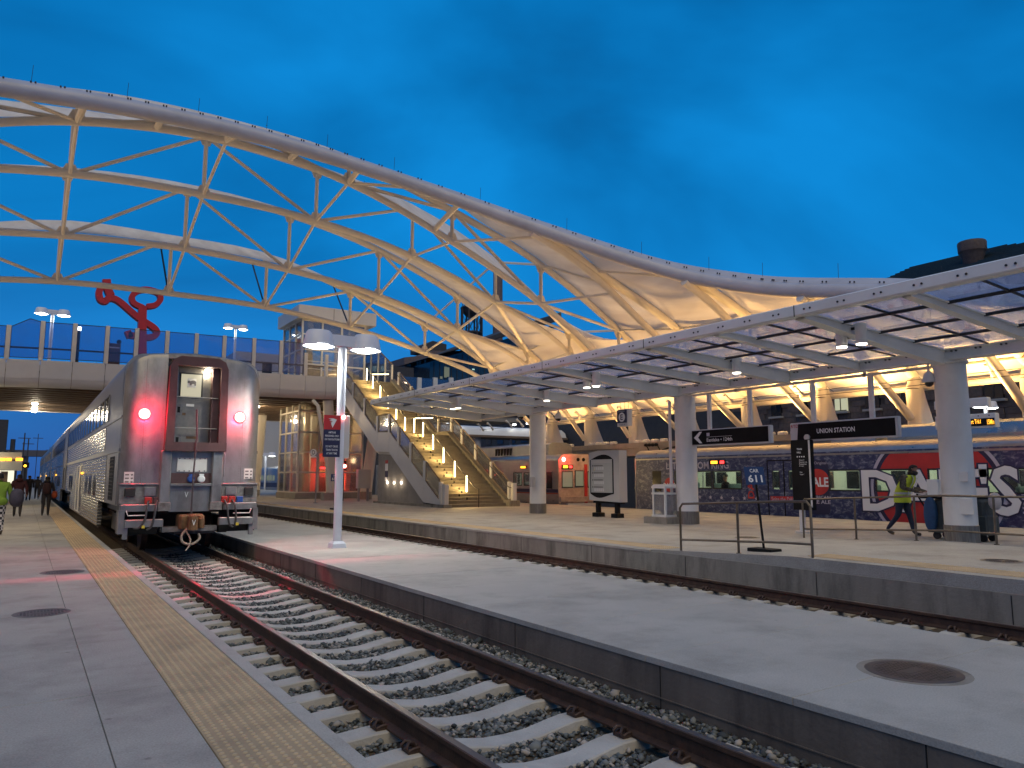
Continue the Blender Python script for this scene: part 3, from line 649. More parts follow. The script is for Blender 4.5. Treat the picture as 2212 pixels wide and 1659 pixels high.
# curved edge tube with its clamping flange
TP = [(XC,28.05,14.62),(8.3,27.95,14.5),(10.7,27.7,14.22),(14.0,27.15,13.62),(17.5,25.2,12.25),(20.1,23.1,10.95),(22.2,21.0,9.85),(23.2,18.6,9.0),(23.75,16.7,8.5),(24.5,13.1,7.75),(25.4,10.6,7.15),(26.1,8,6.75),(26.4,3,6.6),(26.4,-6,6.6)]
def spline(P, n=8):
    P = [Vector(p) for p in P]; out = []
    for i in range(len(P)-1):
        p0 = P[max(i-1,0)]; p1, p2 = P[i], P[i+1]; p3 = P[min(i+2,len(P)-1)]
        for k in range(n):
            t = k/n; out.append(.5*((2*p1)+(p2-p0)*t+(2*p0-5*p1+4*p2-p3)*t*t+(3*p1-p0-3*p2+p3)*t**3))
    out.append(P[-1]); return out
half = spline([(MIR(TP[2][0]),)+TP[2][1:], (MIR(TP[1][0]),)+TP[1][1:]]+TP)[16:]
edge = [Vector((MIR(p.x), p.y, p.z)) for p in half[:0:-1]]+half
fc = thing('fabric_roof', 'white tensioned fabric roof with thick curved edge tube, warmly lit from below', 'fabric roof', (24.35,12.5,7.9))
MB().tube(edge, .275, 14).build('edge_tube', 'edge_steel', fc, True)
rows = []
for i, p in enumerate(edge):
    t_ = (edge[min(i+1,len(edge)-1)]-edge[max(i-1,0)]).normalized(); side = Vector((0,0,1)).cross(t_).normalized()
    if side.y < 0 and abs(p.x-XC) < 11: side = -side
    if abs(p.x-XC) >= 11 and side.x*(1 if p.x > XC else -1) < 0: side = -side
    rows.append([p+Vector((0,0,.26)), p+Vector((0,0,.34))+side*.05, p+Vector((0,0,.62))+side*.55, p+Vector((0,0,.56))+side*.58])
MB().grid(rows).build('flange', 'edge_steel', fc, True)
mbb = MB()
for i in range(6, len(edge)-6, 2):
    p = edge[i]; q = edge[i+1]
    for k in (0,.3):
        c = p.lerp(q, k)+Vector((0,-.03,.36)); mbb.lathe([(.028,-.03),(.028,.03)], c, 6, 'z')
bo = mbb.build('flange_bolts', 'dark_metal', fc); bo['kind'] = 'stuff'
for i in range(20, len(edge)-14, 8):
    p = edge[i]+Vector((0,.4,.6)); MB().tube([p, p+Vector((.02,0,.55))], .008, 5).build('lightning_rod', 'dark_metal', fc)
# posts from tube down to first arch
for x, yz in ((XC,None),(10.87,None),(MIR(10.87),None),(8.3,None),(MIR(8.3),None),(15.0,None),(MIR(15.0),None)):
    b = FULL[0]; q = min(edge, key=lambda p: abs(p.x-x)); MB().tube([q, (x, b[0], FX(b[2],x))], .12, 8).build('post', 'truss_paint', fc, True)
def tubeX(Y):   # x,z of edge tube right of the crown at Y
    best = min(half, key=lambda p: abs(p.y-Y)); return best.x, best.z
def zig(a): return a
Ys = [-4.0, 0.0, 4.0]+[x[0] for x in TR]
tops = {x[0]: x[3] for x in TR}
low = curve([26.3,27.3,28.5,31.2],[6.68,6.6,6.42,5.75])
for y in (-4.0,0.0,4.0): tops[y] = low
bots = {x[0]: x[2] for x in TR}
lowb = curve([26.3,27,28,30.6],[6.4,6.1,5.7,4.05])
for y in (-4.0,0.0,4.0): bots[y] = lowb
X0T = {x[0]: x[1] for x in TR}
def sm(t): t = min(max(t,0),1); return t*t*(3-2*t)
for a, b in zip(Ys[:-1], Ys[1:]):
    # each cloth runs from the top chord of the farther truss down to the bottom chord of the nearer one
    n, mrow = 9, 40; isfull = a >= 29.5
    for s in ((1,) if isfull else (1, -1)):
        X = (lambda x: x) if s > 0 else MIR
        rows = []
        for i in range(n):
            u = i/(n-1); Y = a+(b-a)*u; row = []
            if isfull: xs = MIR(32.0)
            elif b == 29.5: xs = tubeX(Y)[0] if Y < 27.2 else 13.2
            else: xs = tubeX(Y)[0]
            z0 = None if isfull else (tubeX(Y)[1]+.25 if Y < 27.2 else 13.95+(Y-27.2)/2.3*(FX(FULL[0][3],13.2)+.2-13.95))
            for k in range(mrow):
                w = k/(mrow-1); x = xs+(32.0-xs)*w; xm = max(x, MIR(x)) if isfull else x; xc = min(xm, 31.2)
                xa = max(xc, X0T.get(a) or (26.3 if a < 8 else 0)); xb = max(xc, X0T.get(b) or (26.3 if b < 8 else 0))
                zn = bots[a](min(xa,30.6)); zt_ = tops[a](xa); e_ = sm((xm-23.5)/4.0) if isfull else 1.
                zn = zn+(zt_-zn)*e_+.19; zf_ = tops[b](xb)+.22
                z = zn*(1-u)+zf_*u-.22*math.sin(math.pi*u)*(.4+.6*abs(math.sin(xm*.62)))
                if xm > 31.2: z -= (xm-31.2)*.45
                if z0 is not None: z = z0*(1-sm(w*4))+z*sm(w*4)
                row.append((X(x), Y, z))
            rows.append(row)
        MB().grid(rows).build('fabric_panel', 'fabric', fc, True)
# thin strip of cloth between edge tube and first arch over the crown
rows = []
for x in np.linspace(MIR(13.2), 13.2, 30):
    q = min(edge, key=lambda p: abs(p.x-x)); rows.append([(x,q.y,q.z+.24),(x,(q.y+29.5)/2,(q.z+.1+FX(FULL[0][3],x)+.2)/2+.1),(x,29.5,FX(FULL[0][3],x)+.2)])
MB().grid(rows).build('fabric_panel', 'fabric', fc, True)
# eaves: longitudinal tubes, purlins, cable brackets
for s, nm in ((1,'r'),(-1,'l')):
    X = (lambda x: x) if s > 0 else MIR
    MB().tube([(X(31.55),-6,5.35),(X(31.55),43,5.45)], .17, 10).build('eaves_tube', 'truss_paint', fc, True)
    for (x, z) in ((30.3,6.0),(29.3,6.25)):
        MB().tube([(X(x),-6,z-.05),(X(x),26,z)], .055, 6).build('purlin', 'stringer', fc)
    for k in range(12):
        y = 2+k*4.3+.2
        for d in (1.4, 2.9): MB().tube([(X(31.5),y+d,5.4),(X(31.2),y+d,5.75),(X(30.9),y+d,5.95)], [.10,.05,.09], 6).build('clamp', 'truss_paint', fc)
# plinth beams carrying the legs, with rows of floodlights
FLOOD = (1, .55, .17)
for s, nm in ((1,'right'),(-1,'left')):
    X = (lambda x: x) if s > 0 else MIR
    a, b = sorted((X(29.9), X(32.6)))
    pb = thing('plinth_beam', 'long concrete beam behind the commuter trains carrying the floodlights and roof legs' if s > 0 else 'long concrete beam carrying the roof legs on the far left side of the hall', 'beam', ((a+b)/2, 20, 2.8))
    mb = MB(); mb.box(a, b, -8, 62, 2.85, 3.52); mb.box(*sorted((X(29.82),X(29.9))), -8, 62, 3.3, 3.60); mb.build('beam', 'concrete_wall', pb)
    for k in range(9):
        y = 3.7+k*8.6; MB().tube([(X(31),y,-1.3),(X(31),y,2.86)], .42, 12).build('pier', 'concrete_wall', pb, True)
fl_mesh = MB(); fl_mesh.cbox(-.16,.16,-.2,.2,.06,.22,.03); fl_mesh.box(-.05,.05,-.05,.05,-.02,.08); fl_mesh.box(-.12,.12,-.15,.15,.218,.224,1); fl_mesh = fl_mesh.mesh('floodlight', ['panel_white','flood_glow'])
ORD = ('ninth','eighth','seventh','sixth','fifth','fourth','third','second','first')
for bi, Yt in enumerate([x[0] for x in TR]):
    for s in (1, -1):
        X = (lambda x: x) if s > 0 else MIR
        if s > 0:
            for d in (.9, 1.6, 2.3, 3.0):
                o = place('floodlight', fl_mesh, None, (X(30.15), Yt+d, 3.54)); tag(o, 'small white floodlight on the concrete beam beside the %s roof leg from the footbridge' % ORD[bi], 'floodlight', 'floodlights along the beam')
                if abs(d-1.6) < .1:
                    k = 3.4 if Yt < 24 else 1.2
                    lamp('floodlight_lamp', 'SPOT', (X(29.8), Yt+d, 3.78), 1150*k, FLOOD, None, (X(29.3), Yt+d-.3, 8), .25, 140, .9)
        else:
            lamp('floodlight_lamp', 'SPOT', (X(30.15), Yt+2, 3.80), 500, (1,.62,.30), None, (X(24), Yt, 11), .25, 120, .8)
for Yt in (27.0, 31.5, 36, 40.5):      # longer-throw floods washing the arches
    for s in (1, -1):
        X = (lambda x: x) if s > 0 else MIR
        lamp('floodlight_lamp', 'SPOT', (X(29.95), Yt, 3.85), 1500, (1,.66,.38), None, (X(12), Yt, 12.5), .3, 70, .7)

# ---------------------------------------------------------------- glazed platform canopy
cn = thing('platform_canopy', 'white steel canopy with translucent glazed panels cantilevered from round columns over the wide platform', 'canopy', (18.2,17.35,PZ))
EX, GX = 12.5, 17.9; EZ, GZ = 4.88, 4.62     # eave / girder lines
def zr(x): return EZ+(GZ-EZ)*(x-EX)/(GX-EX)
BY = [30.1-4.245*k for k in range(9)]         # main beams
for k in (1, 3, 5, 7):
    y = BY[k]
    cmb = MB().tube([(18.22,y,PZ+.40),(18.22,y,4.5)], .345, 28, False); cmb.build('column', 'white_steel', cn, True)
    MB().lathe([(.36,PZ-.01),(.36,PZ+.40),(.347,PZ+.41)], (18.22,y,0), 28).build('column_base', 'col_base', cn, True)
    MB().lathe([(.37,4.24),(.40,4.26),(.40,4.32),(.37,4.34)], (18.22,y,0), 28).build('column_collar', 'white_steel', cn, True)
yA, yB = BY[0]+.15, BY[-1]-.2
def ibeam(mb, x0, x1, y, zt0, zt1, d0, d1, fw=.14, tw=.04):
    # web with curved soffit, plus bottom flange
    n = 10; top = []; bot = []
    for i in range(n+1):
        u = i/n; x = x0+(x1-x0)*u; zt = zt0+(zt1-zt0)*u; d = d0+(d1-d0)*(math.sin(u*math.pi/2)**1.3)
        top.append((x,zt)); bot.append((x,zt-d))
    mb.prism(top+bot[::-1], 'y', y-tw, y+tw)
    for i in range(n): 
        (a, za), (b, zb) = bot[i], bot[i+1]; mb.add([(a,y-fw/2,za),(b,y-fw/2,zb),(b,y+fw/2,zb),(a,y+fw/2,za),(a,y-fw/2,za-.03),(b,y-fw/2,zb-.03),(b,y+fw/2,zb-.03),(a,y+fw/2,za-.03)], [(0,1,2,3),(7,6,5,4),(0,4,5,1),(2,6,7,3)])
        (a, za), (b, zb) = top[i], top[i+1]; mb.add([(a,y-fw/2,za+.02),(b,y-fw/2,zb+.02),(b,y+fw/2,zb+.02),(a,y+fw/2,za+.02),(a,y-fw/2,za-.012),(b,y-fw/2,zb-.012),(b,y+fw/2,zb-.012),(a,y+fw/2,za-.012)], [(0,1,2,3),(7,6,5,4),(0,4,5,1),(2,6,7,3)])
for k, y in enumerate(BY):
    mb = MB(); ibeam(mb, EX+.08, GX+.02, y, zr(EX)-.06, zr(GX)-.06, .10, .31, .22, .07); mb.build('beam', 'white_steel', cn)
    if k < 8:
        mb = MB(); ym = y-4.245/2; ibeam(mb, EX+.08, GX+.02, ym, zr(EX)-.06, zr(GX)-.06, .09, .19, .16, .05); mb.build('beam', 'white_steel', cn)
mb = MB(); mb.box(GX+.03, GX+.20, yB, yA, GZ-.27, GZ-.06); mb.box(GX-.05, GX+.30, yB, yA, GZ-.06, GZ-.03); mb.box(GX-.05, GX+.30, yB, yA, GZ-.30, GZ-.27); mb.build('girder', 'white_steel', cn)
mb = MB(); mb.prism([(EX-.06,EZ-.16),(EX-.09,EZ-.13),(EX-.09,EZ+.05),(EX-.03,EZ+.08),(EX+.10,EZ+.08),(EX+.10,EZ+.04),(EX+.02,EZ+.02),(EX+.02,EZ-.10),(EX+.12,EZ-.13),(EX+.12,EZ-.16)], 'y', yB, yA); mb.build('fascia', 'white_steel', cn)
for k in range(1, 8): MB().box(EX-.10, EX-.085, BY[k]-.006, BY[k]+.006, EZ-.165, EZ+.06).build('fascia_joint', 'dark_metal', cn)
bm_ = MB(); y = yA-.3
while y > yB:
    for q in (0, .13): bm_.lathe([(.022,0),(.016,.03)], (EX-.105, y-q, EZ-.05), 6, 'x')
    y -= .71
bo = bm_.build('bolts', 'dark_metal', cn); bo['kind'] = 'stuff'
bm_ = MB(); y = yA-.4
while y > yB:
    for q in (0, .1): bm_.lathe([(.02,-.02),(.02,.02)], (GX+.0, y-q, GZ-.10), 6, 'x')
    y -= .53
bo = bm_.build('bolts', 'dark_metal', cn); bo['kind'] = 'stuff'
# panes: four rows across, two per half bay
for k in range(16):
    y1 = BY[0]-k*4.245/2-.012; y0 = y1-4.245/2+.024; n4 = 4; n2 = 2
    for i in range(n4):
        for jx in range(n2):
            xa = EX+.04+(GX-EX-.04)*i/n4; xb = EX+.04+(GX-EX-.04)*(i+1)/n4; ya = y0+(y1-y0)*jx/n2; yb = y0+(y1-y0)*(jx+1)/n2; e_ = .010
            v = [(xa+e_,ya+e_,zr(xa)-.02),(xb-e_,ya+e_,zr(xb)-.02),(xb-e_,yb-e_,zr(xb)-.02),(xa+e_,yb-e_,zr(xa)-.02)]; mb = MB().add(v+[(p[0],p[1],p[2]+.02) for p in v], [(0,1,2,3),(7,6,5,4),(0,4,5,1),(1,5,6,2),(2,6,7,3),(3,7,4,0)])
            mb.build('pane', 'roof_glazing', cn)
    for i in range(1, n4):
        x = EX+.04+(GX-EX-.04)*i/n4; MB().beam((x,y0-.05,zr(x)-.055), (x,y1+.05,zr(x)-.055), .035, .06).build('glazing_bar', 'dark_metal', cn)
    ym = (y0+y1)/2; MB().beam((EX+.12,ym,zr(EX)-.05), (GX-.1,ym,zr(GX)-.05), .03, .04).build('glazing_bar', 'dark_metal', cn)
# paired downlights on the main beams
DL = (1, .86, .62)
k_ = 0
for k in range(1, 8):
    y = BY[k]
    if k in (1, 3, 5, 7): xx = 14.2
    else: xx = 15.45
    for q in ((-.26,) if k % 2 == 0 else (-.27, .17)):
        dl = thing('downlight', 'white cylinder downlight on the %s canopy beam from the staircase' % ('first','second','third','fourth','fifth','sixth','seventh','eighth')[k], 'downlight', (xx,y+q,4.66), 'canopy downlights')
        MB().tube([(xx,y+q,4.74),(xx,y+q,4.32)], .115, 16, True).build('housing', 'white_steel', dl, True)
        MB().lathe([(.10,4.300),(.10,4.319)], (xx,y+q,0), 16).build('lens', 'downlight_glow', dl)
        MB().beam((xx,y+q,4.66), (xx,y+(-.05 if q < 0 else .05),4.66), .05, .05).build('bracket', 'dark_metal', dl)
    lamp('downlight_lamp', 'SPOT', (xx,y-.05,4.25), 190, DL, None, (xx,y-.05,0), .12, 125, .7)

# ---------------------------------------------------------------- lamp posts with two hooded heads
def hood(mb, c, d, k=1.):
    """trapezoid hood opening downwards"""
    x, y, z = c; w = .37*k; t_ = .285*k; h = .37*k; ring = lambda r, zz: [(x+r*math.cos(q)*1.0, y+r*math.sin(q)*.85, zz) for q in [2*math.pi*i/16 for i in range(16)]]
    rows = [ring(w, z), ring(w*.985, z+.03*k), ring(t_*1.05, z+h*.86), ring(t_*.9, z+h), ring(.01, z+h+.015)]
    mb.grid(rows, closed=True)
def lamp_post(label, x, y, z0, zh, k=1., energy=60, sign=False, col=(.93,1,.93), dirx=1.):
    t = thing('lamp_post', label, 'lamp post', (x,y,z0), 'two-headed lamp posts')
    MB().tube([(x,y,z0+.02),(x,y,zh+.06)], .095*k, 18).build('pole', 'lamp_white', t, True)
    mb = MB(); mb.prism([(x-.17,y-.17),(x+.17,y-.17),(x+.17,y+.17),(x-.17,y+.17)], 'z', z0, z0+.02)
    mb.grid([[(x+s*r,y+q*r,zz) for s,q in ((-1,-1),(1,-1),(1,1),(-1,1))] for r, zz in ((.16,z0+.02),(.15,z0+.10),(.105,z0+.16))], closed=True); mb.build('base_plate', 'lamp_white', t)
    ux, uy = dirx, math.sqrt(max(0,1-dirx*dirx))
    mb = MB(); mb.beam((x-ux*.34*k,y-uy*.34*k,zh+.17*k), (x+ux*.34*k,y+uy*.34*k,zh+.17*k), .22*k, .26*k); mb.build('arm', 'lamp_white', t)
    for s in (-1, 1):
        c = (x+s*ux*.58*k, y+s*uy*.58*k, zh+.0*k); mb = MB(); hood(mb, c, s, k); mb.build('hood', 'lamp_white', t, True)
        mb = MB(); mb.lathe([(.02,-.05*k),(.22*k,-.035*k),(.325*k,.012),(.31*k,.02)], (c[0],c[1],c[2]), 16); mb.build('lens', 'lamp_glow', t, True)
        if energy: lamp('lamp', 'SPOT', (c[0],c[1],c[2]-.08*k), energy, col, t, (c[0],c[1],c[2]-2), .2, 165, .5)
    return t
lp = lamp_post('white lamp post with two hooded heads and dark blue notice on the narrow platform', 6.11, 16.66, 0, 4.62, 1.0, 330, True)
# notice with swoosh and lettering, and the grey switch box behind it
s4 = zoom(800, 1250, 3.858)
sx0, sz0, sx1, sz1 = 5.66, 2.06, 6.06, 3.02; sy = 16.52
MB().cbox(sx0, sx1, sy-.015, sy+.015, sz0, sz1, .012).build('notice', 'sign_navy', lp)
MB().box(sx0, sx1, sy-.019, sy-.0155, sz1-.33, sz1).build('notice_top', 'red_print', lp)
for i in range(3):     # three sweeping strokes
    P_ = [(sx0+.10+.02*i, sz1-.08-.045*i), (sx0+.22+.01*i, sz1-.075-.035*i), (sx0+.30-.02*i, sz1-.10-.01*i), (sx0+.205-.01*i, sz1-.285+.03*i), (sx0+.19-.012*i, sz1-.275+.03*i), (sx0+.235-.03*i, sz1-.13-.02*i)]
    MB().add([(x,sy-.023-i*.0005,z) for x, z in P_], [(0,1,5),(1,2,3,4,5)]).build('emblem', 'white_print', lp)
for i, s in enumerate(('AMTRAK','PERSONNEL ONLY','ON THIS PLATFORM','','DO NOT CROSS','TRAIN TRACKS','AT ANY TIME')):
    if s: text('lettering', s, 'white_print', lp, ((sx0+sx1)/2, sy-.0165, sz1-.42-i*.080), (1,0,0), (0,0,1), {0:.18,1:.33,2:.35,4:.29,5:.28,6:.25}[i], .045, .004, .01, 'c')
MB().cbox(6.10, 6.32, 16.6, 16.9, 2.04, 3.04, .02).build('switch_box', 'panel_grey', lp)
MB().lathe([(.05,0),(.045,.02),(.01,.025)], (6.12, 16.5, 2.98), 12, 'y').build('red_lamp', 'red_lens', lp)
# lamps up on the bridge and beyond
lamp_post('tall lamp post with two glaring heads on the footbridge left of the red sculpture', .92, 60, 7.9, 12.85, 1.15, 120)
lamp_post('tall lamp post with two glaring heads on the footbridge right of the red sculpture', 13.2, 60, 8.0, 13.2, 1.0, 120)
for y_ in (27.5, 43.0): lamp_post('two-headed lamp post at the back of the left platform, %s' % ('facing the last silver car' if y_ < 30 else 'facing the second silver car'), -3.6, y_, 0, 4.62, 1.0, 420, False, (1,.74,.42))
s5 = zoom(1300, 1300, 4.148); p = ony(*s5(1488,430), 62)
lamp_post('lamp post with two hooded heads beyond the stairs, above the silver commuter train', p.x, 62, -1.0, p.z, 1.1, 60)
s3 = zoom(2900, 1100, 4.148); p = onx(*s3(1245,930), 33.5)
lamp_post('lamp post with two lit heads behind the departure board', p.x, p.y, -1.0, p.z, .8, 40)
p = ony(*s4(245,890), 95)
lamp_post('far lamp post with two heads beyond the footbridge beside the parked dark train', p.x, 95, -1.0, p.z, 1.3, 0)

# ---------------------------------------------------------------- footbridge
mz = zoom(0, 850, 1.659)
fb = thing('footbridge', 'wide pale footbridge with panelled fascia and glass screens crossing above the train', 'footbridge', (8,48,6.5))
def deck(x): return 7.93+.37*min(max((x+1.5)/18.8,-.4),1.)**.7 if x > -1.5 else 7.93-.02*(-1.5-x)
xs = [-1.22-1.56*k for k in range(14,0,-1)]+[-1.22,.33,1.87,3.49,5.01,6.66,8.30,9.93,11.74,13.46,15.1,16.5,17.3]
for i in range(len(xs)-1):
    a, b = xs[i]+.012, xs[i+1]-.012; za, zb = deck(xs[i]), deck(xs[i+1])
    mb = MB(); rows = []
    for (yy, dz) in ((47.97,0),(47.97,-1.02)): rows.append([(a,yy,za+dz),(b,yy,zb+dz),(b,yy+.05,zb+dz),(a,yy+.05,za+dz)])
    mb.grid(rows, closed=True); mb.build('fascia_panel', 'panel_white', fb)
    mb = MB(); rows = []
    for (yy, dz) in ((47.97,-1.045),(47.99,-1.2),(48.06,-1.34),(48.2,-1.45),(48.4,-1.49)): rows.append([(a,yy,za+dz),(b,yy,zb+dz),(b,yy+.04,zb+dz+.03),(a,yy+.04,za+dz+.03)])
    mb.grid(rows, closed=True); mb.build('fascia_panel', 'panel_white', fb, True)
    # glass screen, rail, mesh
    zt = 10.15 if xs[i] > .2 else (9.7 if xs[i] < -1.3 else None)
    if xs[i] < 15.0:
        z1a = deck(xs[i])+(2.15 if xs[i] > .2 else 1.8); z1b = deck(xs[i+1])+(2.15 if xs[i+1] > .2 else 1.8)
        poly = [(a+.1,za+.12),(b-.1,zb+.12),(b-.1,z1b),(a+.1,z1a)]
        if abs(xs[i]+1.22) < .1: poly = [(a+.1,za+.12),(b-.1,zb+.12),(b-.1,z1b),(b-.6,z1b+.12),(a+.1,z1a)]
        MB().prism(poly, 'y', 48.02, 48.035).build('glass_screen', 'mesh_glass', fb)
        fr = MB()
        for q in range(len(poly)):
            p0, p1 = poly[q], poly[(q+1) % len(poly)]; fr.beam((p0[0],48.03,p0[1]), (p1[0],48.03,p1[1]), .035, .035, up=(0,1,0))
        fr.build('screen_frame', 'dark_metal', fb)
    else:
        MB().box(a+.1, b-.1, 48.02, 48.05, zb+.95, zb+1.0).build('screen_frame', 'panel_white', fb); MB().box(a+.1, b-.1, 48.02, 48.05, zb+.45, zb+.49).build('screen_frame', 'panel_white', fb)
    MB().beam((a,48.12,za+.68),(b,48.12,zb+.68), .07, .09).build('handrail', 'stringer', fb)
for i, x in enumerate(xs[:-1]):
    z = deck(x); hgt = 2.2 if 0.2 < x < 14 else (1.5 if x >= 14 else 1.85)
    MB().cbox(x-.11, x+.11, 47.93, 48.13, z-.01, z+hgt, .01).build('post', 'panel_white', fb)
MB().box(-26, 30, 48.3, 67.5, 7.45, 7.80).build('deck', 'concrete_wall', fb)
MB().box(-26, 30, 67.5, 67.8, 6.6, 8.0).build('far_edge', 'panel_grey', fb)
for k in range(14):
    y = 49.2+k*1.38; mb = MB(); mb.box(-26, 30, y-.05, y+.05, 6.70, 7.45); mb.box(-26, 30, y-.2, y+.2, 6.64, 6.70); mb.build('soffit_beam', 'stringer', fb)
for (px, py) in ((535,1475),(528,1548),(525,1588)):
    q = onz(*zoom(0,1000,4.74)(px,py), 6.6); t = thing('soffit_light', 'small round light under the footbridge', 'light', (q.x,q.y,6.62), 'lights under the footbridge')
    MB().lathe([(.02,6.50),(.17,6.53),(.19,6.60),(.19,6.66)], (q.x,q.y,0), 12).build('lens', 'led_white', t, True)
    lamp('soffit_lamp', 'POINT', (q.x,q.y,6.2), 160, (1,.85,.6), t, (q.x,q.y,0), .15, 150, .6)
for (x, y) in ((8.5,52),(8.5,60),(13.6,54),(13.4,61),(20,58),(24,52),(24,60)):
    t = thing('soffit_light', 'small round light under the footbridge', 'light', (x,y,6.62), 'lights under the footbridge')
    MB().lathe([(.02,6.50),(.15,6.53),(.17,6.60),(.17,6.66)], (x,y,0), 12).build('lens', 'led_white', t, True)
    lamp('soffit_lamp', 'POINT', (x,y,6.2), 200, (1,.72,.40), t, (x,y,0), .15, 150, .6)
# slanting bridge legs
for (lab, x, y, x1, r0, r1) in (('thick pale leg under the footbridge beside the red lit elevator glass', 17.4, 48.6, 16.9, .42, .34),('tapered pale leg under the footbridge behind the stair wall', 19.9, 48.9, 20.6, .40, .34),('tall pale leg under the footbridge right of the silver train', 15.6, 62.0, 15.9, .5, .5)):
    t = thing('bridge_column', lab, 'column', (x,y,PZ), 'legs of the footbridge'); MB().tube([(x,y,PZ+.5),(x1,y,6.75)], [r0,r1], 18).build('shaft', 'truss_paint', t, True); MB().lathe([(r0*1.05,PZ-.02),(r0*1.05,PZ+.5)], (x,y,0), 18).build('foot', 'concrete_wall', t, True)
t = thing('drain_pipe', 'thin slanting pale pipe beside the elevator glass, standing on a concrete block', 'pipe', (17.0,47.6,PZ)); MB().tube([(17.0,47.6,PZ+.3),(15.95,47.8,6.3),(15.7,48.1,6.65)], .12, 10).build('pipe', 'truss_paint', t, True); MB().cbox(16.35,17.2,47.3,47.9,PZ-.01,PZ+.5,.03).build('block', 'concrete_wall', t)

# ---------------------------------------------------------------- elevator tower
et = thing('elevator_tower', 'glass elevator tower with pale frame and boxy roof rising through the footbridge', 'elevator tower', (18,53,PZ))
ex0, ex1, ey0, ey1 = 15.9, 20.6, 51.55, 56.0
MB().box(ex0-.15, ex1+.6, ey0-.15, ey1+.1, PZ-.02, PZ+.42).build('plinth', 'concrete_wall', et)
lv = [PZ+.45,1.95,3.35,4.75,6.25,7.6,8.5,9.6,10.65,11.75,12.75]
xcols = [ex0, 17.35, 18.8, ex1]; ycols = [ey0, 53.0, 54.5, ey1]
for i in range(len(lv)-1):
    for (a, b) in zip(xcols[:-1], xcols[1:]):
        MB().box(a+.05, b-.05, ey0-.01, ey0+.01, lv[i]+.05, lv[i+1]-.05).build('pane', 'glass_tower', et)
    for (a, b) in zip(ycols[:-1], ycols[1:]):
        MB().box(ex0-.01, ex0+.01, a+.05, b-.05, lv[i]+.05, lv[i+1]-.05).build('pane', 'glass_tower', et)
    MB().box(ex1-.01, ex1+.01, ey0+.05, ey1-.05, lv[i]+.05, lv[i+1]-.05).build('pane', 'glass_tower', et)
for z in lv:
    mb = MB(); mb.box(ex0, ex1, ey0-.06, ey0+.04, z-.05, z+.05); mb.box(ex0-.06, ex0+.04, ey0-.06, ey1, z-.05, z+.05); mb.box(ex1-.04, ex1+.05, ey0-.06, ey1, z-.05, z+.05); mb.build('transom', 'truss_paint', et)
for x in xcols: MB().box(x-.06, x+.06, ey0-.08, ey0+.05, PZ+.4, 12.8).build('mullion', 'truss_paint', et)
for y in ycols[1:]: MB().box(ex0-.08, ex0+.05, y-.05, y+.05, PZ+.4, 12.8).build('mullion', 'truss_paint', et)
for (x, y) in ((16.7,52.3),(16.7,55.2),(19.8,52.3),(19.8,55.2)): MB().box(x-.18, x+.18, y-.18, y+.18, PZ+.4, 12.75).build('shaft_column', 'truss_paint', et)
for z in (3.4,6.2,9.2,11.9): MB().box(16.6, 19.9, 52.2, 55.3, z-.09, z+.09).build('ring_beam', 'truss_paint', et)
MB().box(17.3, 19.3, 53.0, 54.9, .6, 6.0).build('lift_shaft', 'panel_grey', et)
MB().box(17.9, 18.9, 52.9, 53.0, .6, 2.7).build('lift_door', 'dark_metal', et)
mb = MB(); mb.cbox(ex0-.45, ex1+.7, ey0-.45, ey1+.3, 12.8, 13.75, .02); mb.build('roof', 'panel_grey', et)
MB().box(18.0, 18.03, ey0-.46, ey0-.45, 12.8, 13.7).build('roof_joint', 'dark_metal', et)
for z in (5.9,): MB().lathe([(.10,z),(.10,z+.03)], (16.9,53.6,0), 12).build('lamp_lens', 'led_white', et)
for (x, y, z, e_, c_) in ((16.4,52.7,5.6,110,(1,.80,.50)),(19.9,52.8,5.6,60,(1,.72,.45)),(18.2,52.4,11.2,120,(1,.74,.48)),(16.5,53.5,2.9,45,(1,.82,.55)),(18.6,52.3,8.8,55,(1,.72,.45))): lamp('elevator_lamp', 'POINT', (x,y,z), e_, c_, et, None, .15)
sg = thing('signal_light', 'red railway signal lamp on a short mast beside the lamp post', 'signal', (17.35,46.0,PZ))
q = onx(*s4(1228,1018), 17.35)
MB().tube([(17.35,q.y+.15,PZ),(17.35,q.y+.15,q.z+.4)], .05, 8).build('mast', 'dark_metal', sg, True); MB().cbox(17.2,17.5,q.y,q.y+.12,q.z-.25,q.z+.35,.03).build('head', 'black', sg)
MB().lathe([(.12,-.04),(.10,-.02),(.12,.0)], (17.35,q.y-.01,q.z), 14, 'y').build('lens', 'red_lens', sg); lamp('signal_lamp', 'POINT', (17.35,q.y-.2,q.z), 26, (1,.03,.03), sg, None, .1)
lamp('elevator_lamp', 'POINT', (18.4,52.2,1.9), 220, (1,.06,.04), et, None, .2)  # added red lamp, stands in for train lights mirrored in the tower glass
for nm in range(1):
    MB().box(17.5,18.4,ey0-.03,ey0-.015,2.2,2.32).build('red_display', 'red_led', et); MB().box(17.9,18.6,52.9,52.93,1.95,2.05).build('amber_display', 'amber_led', et)

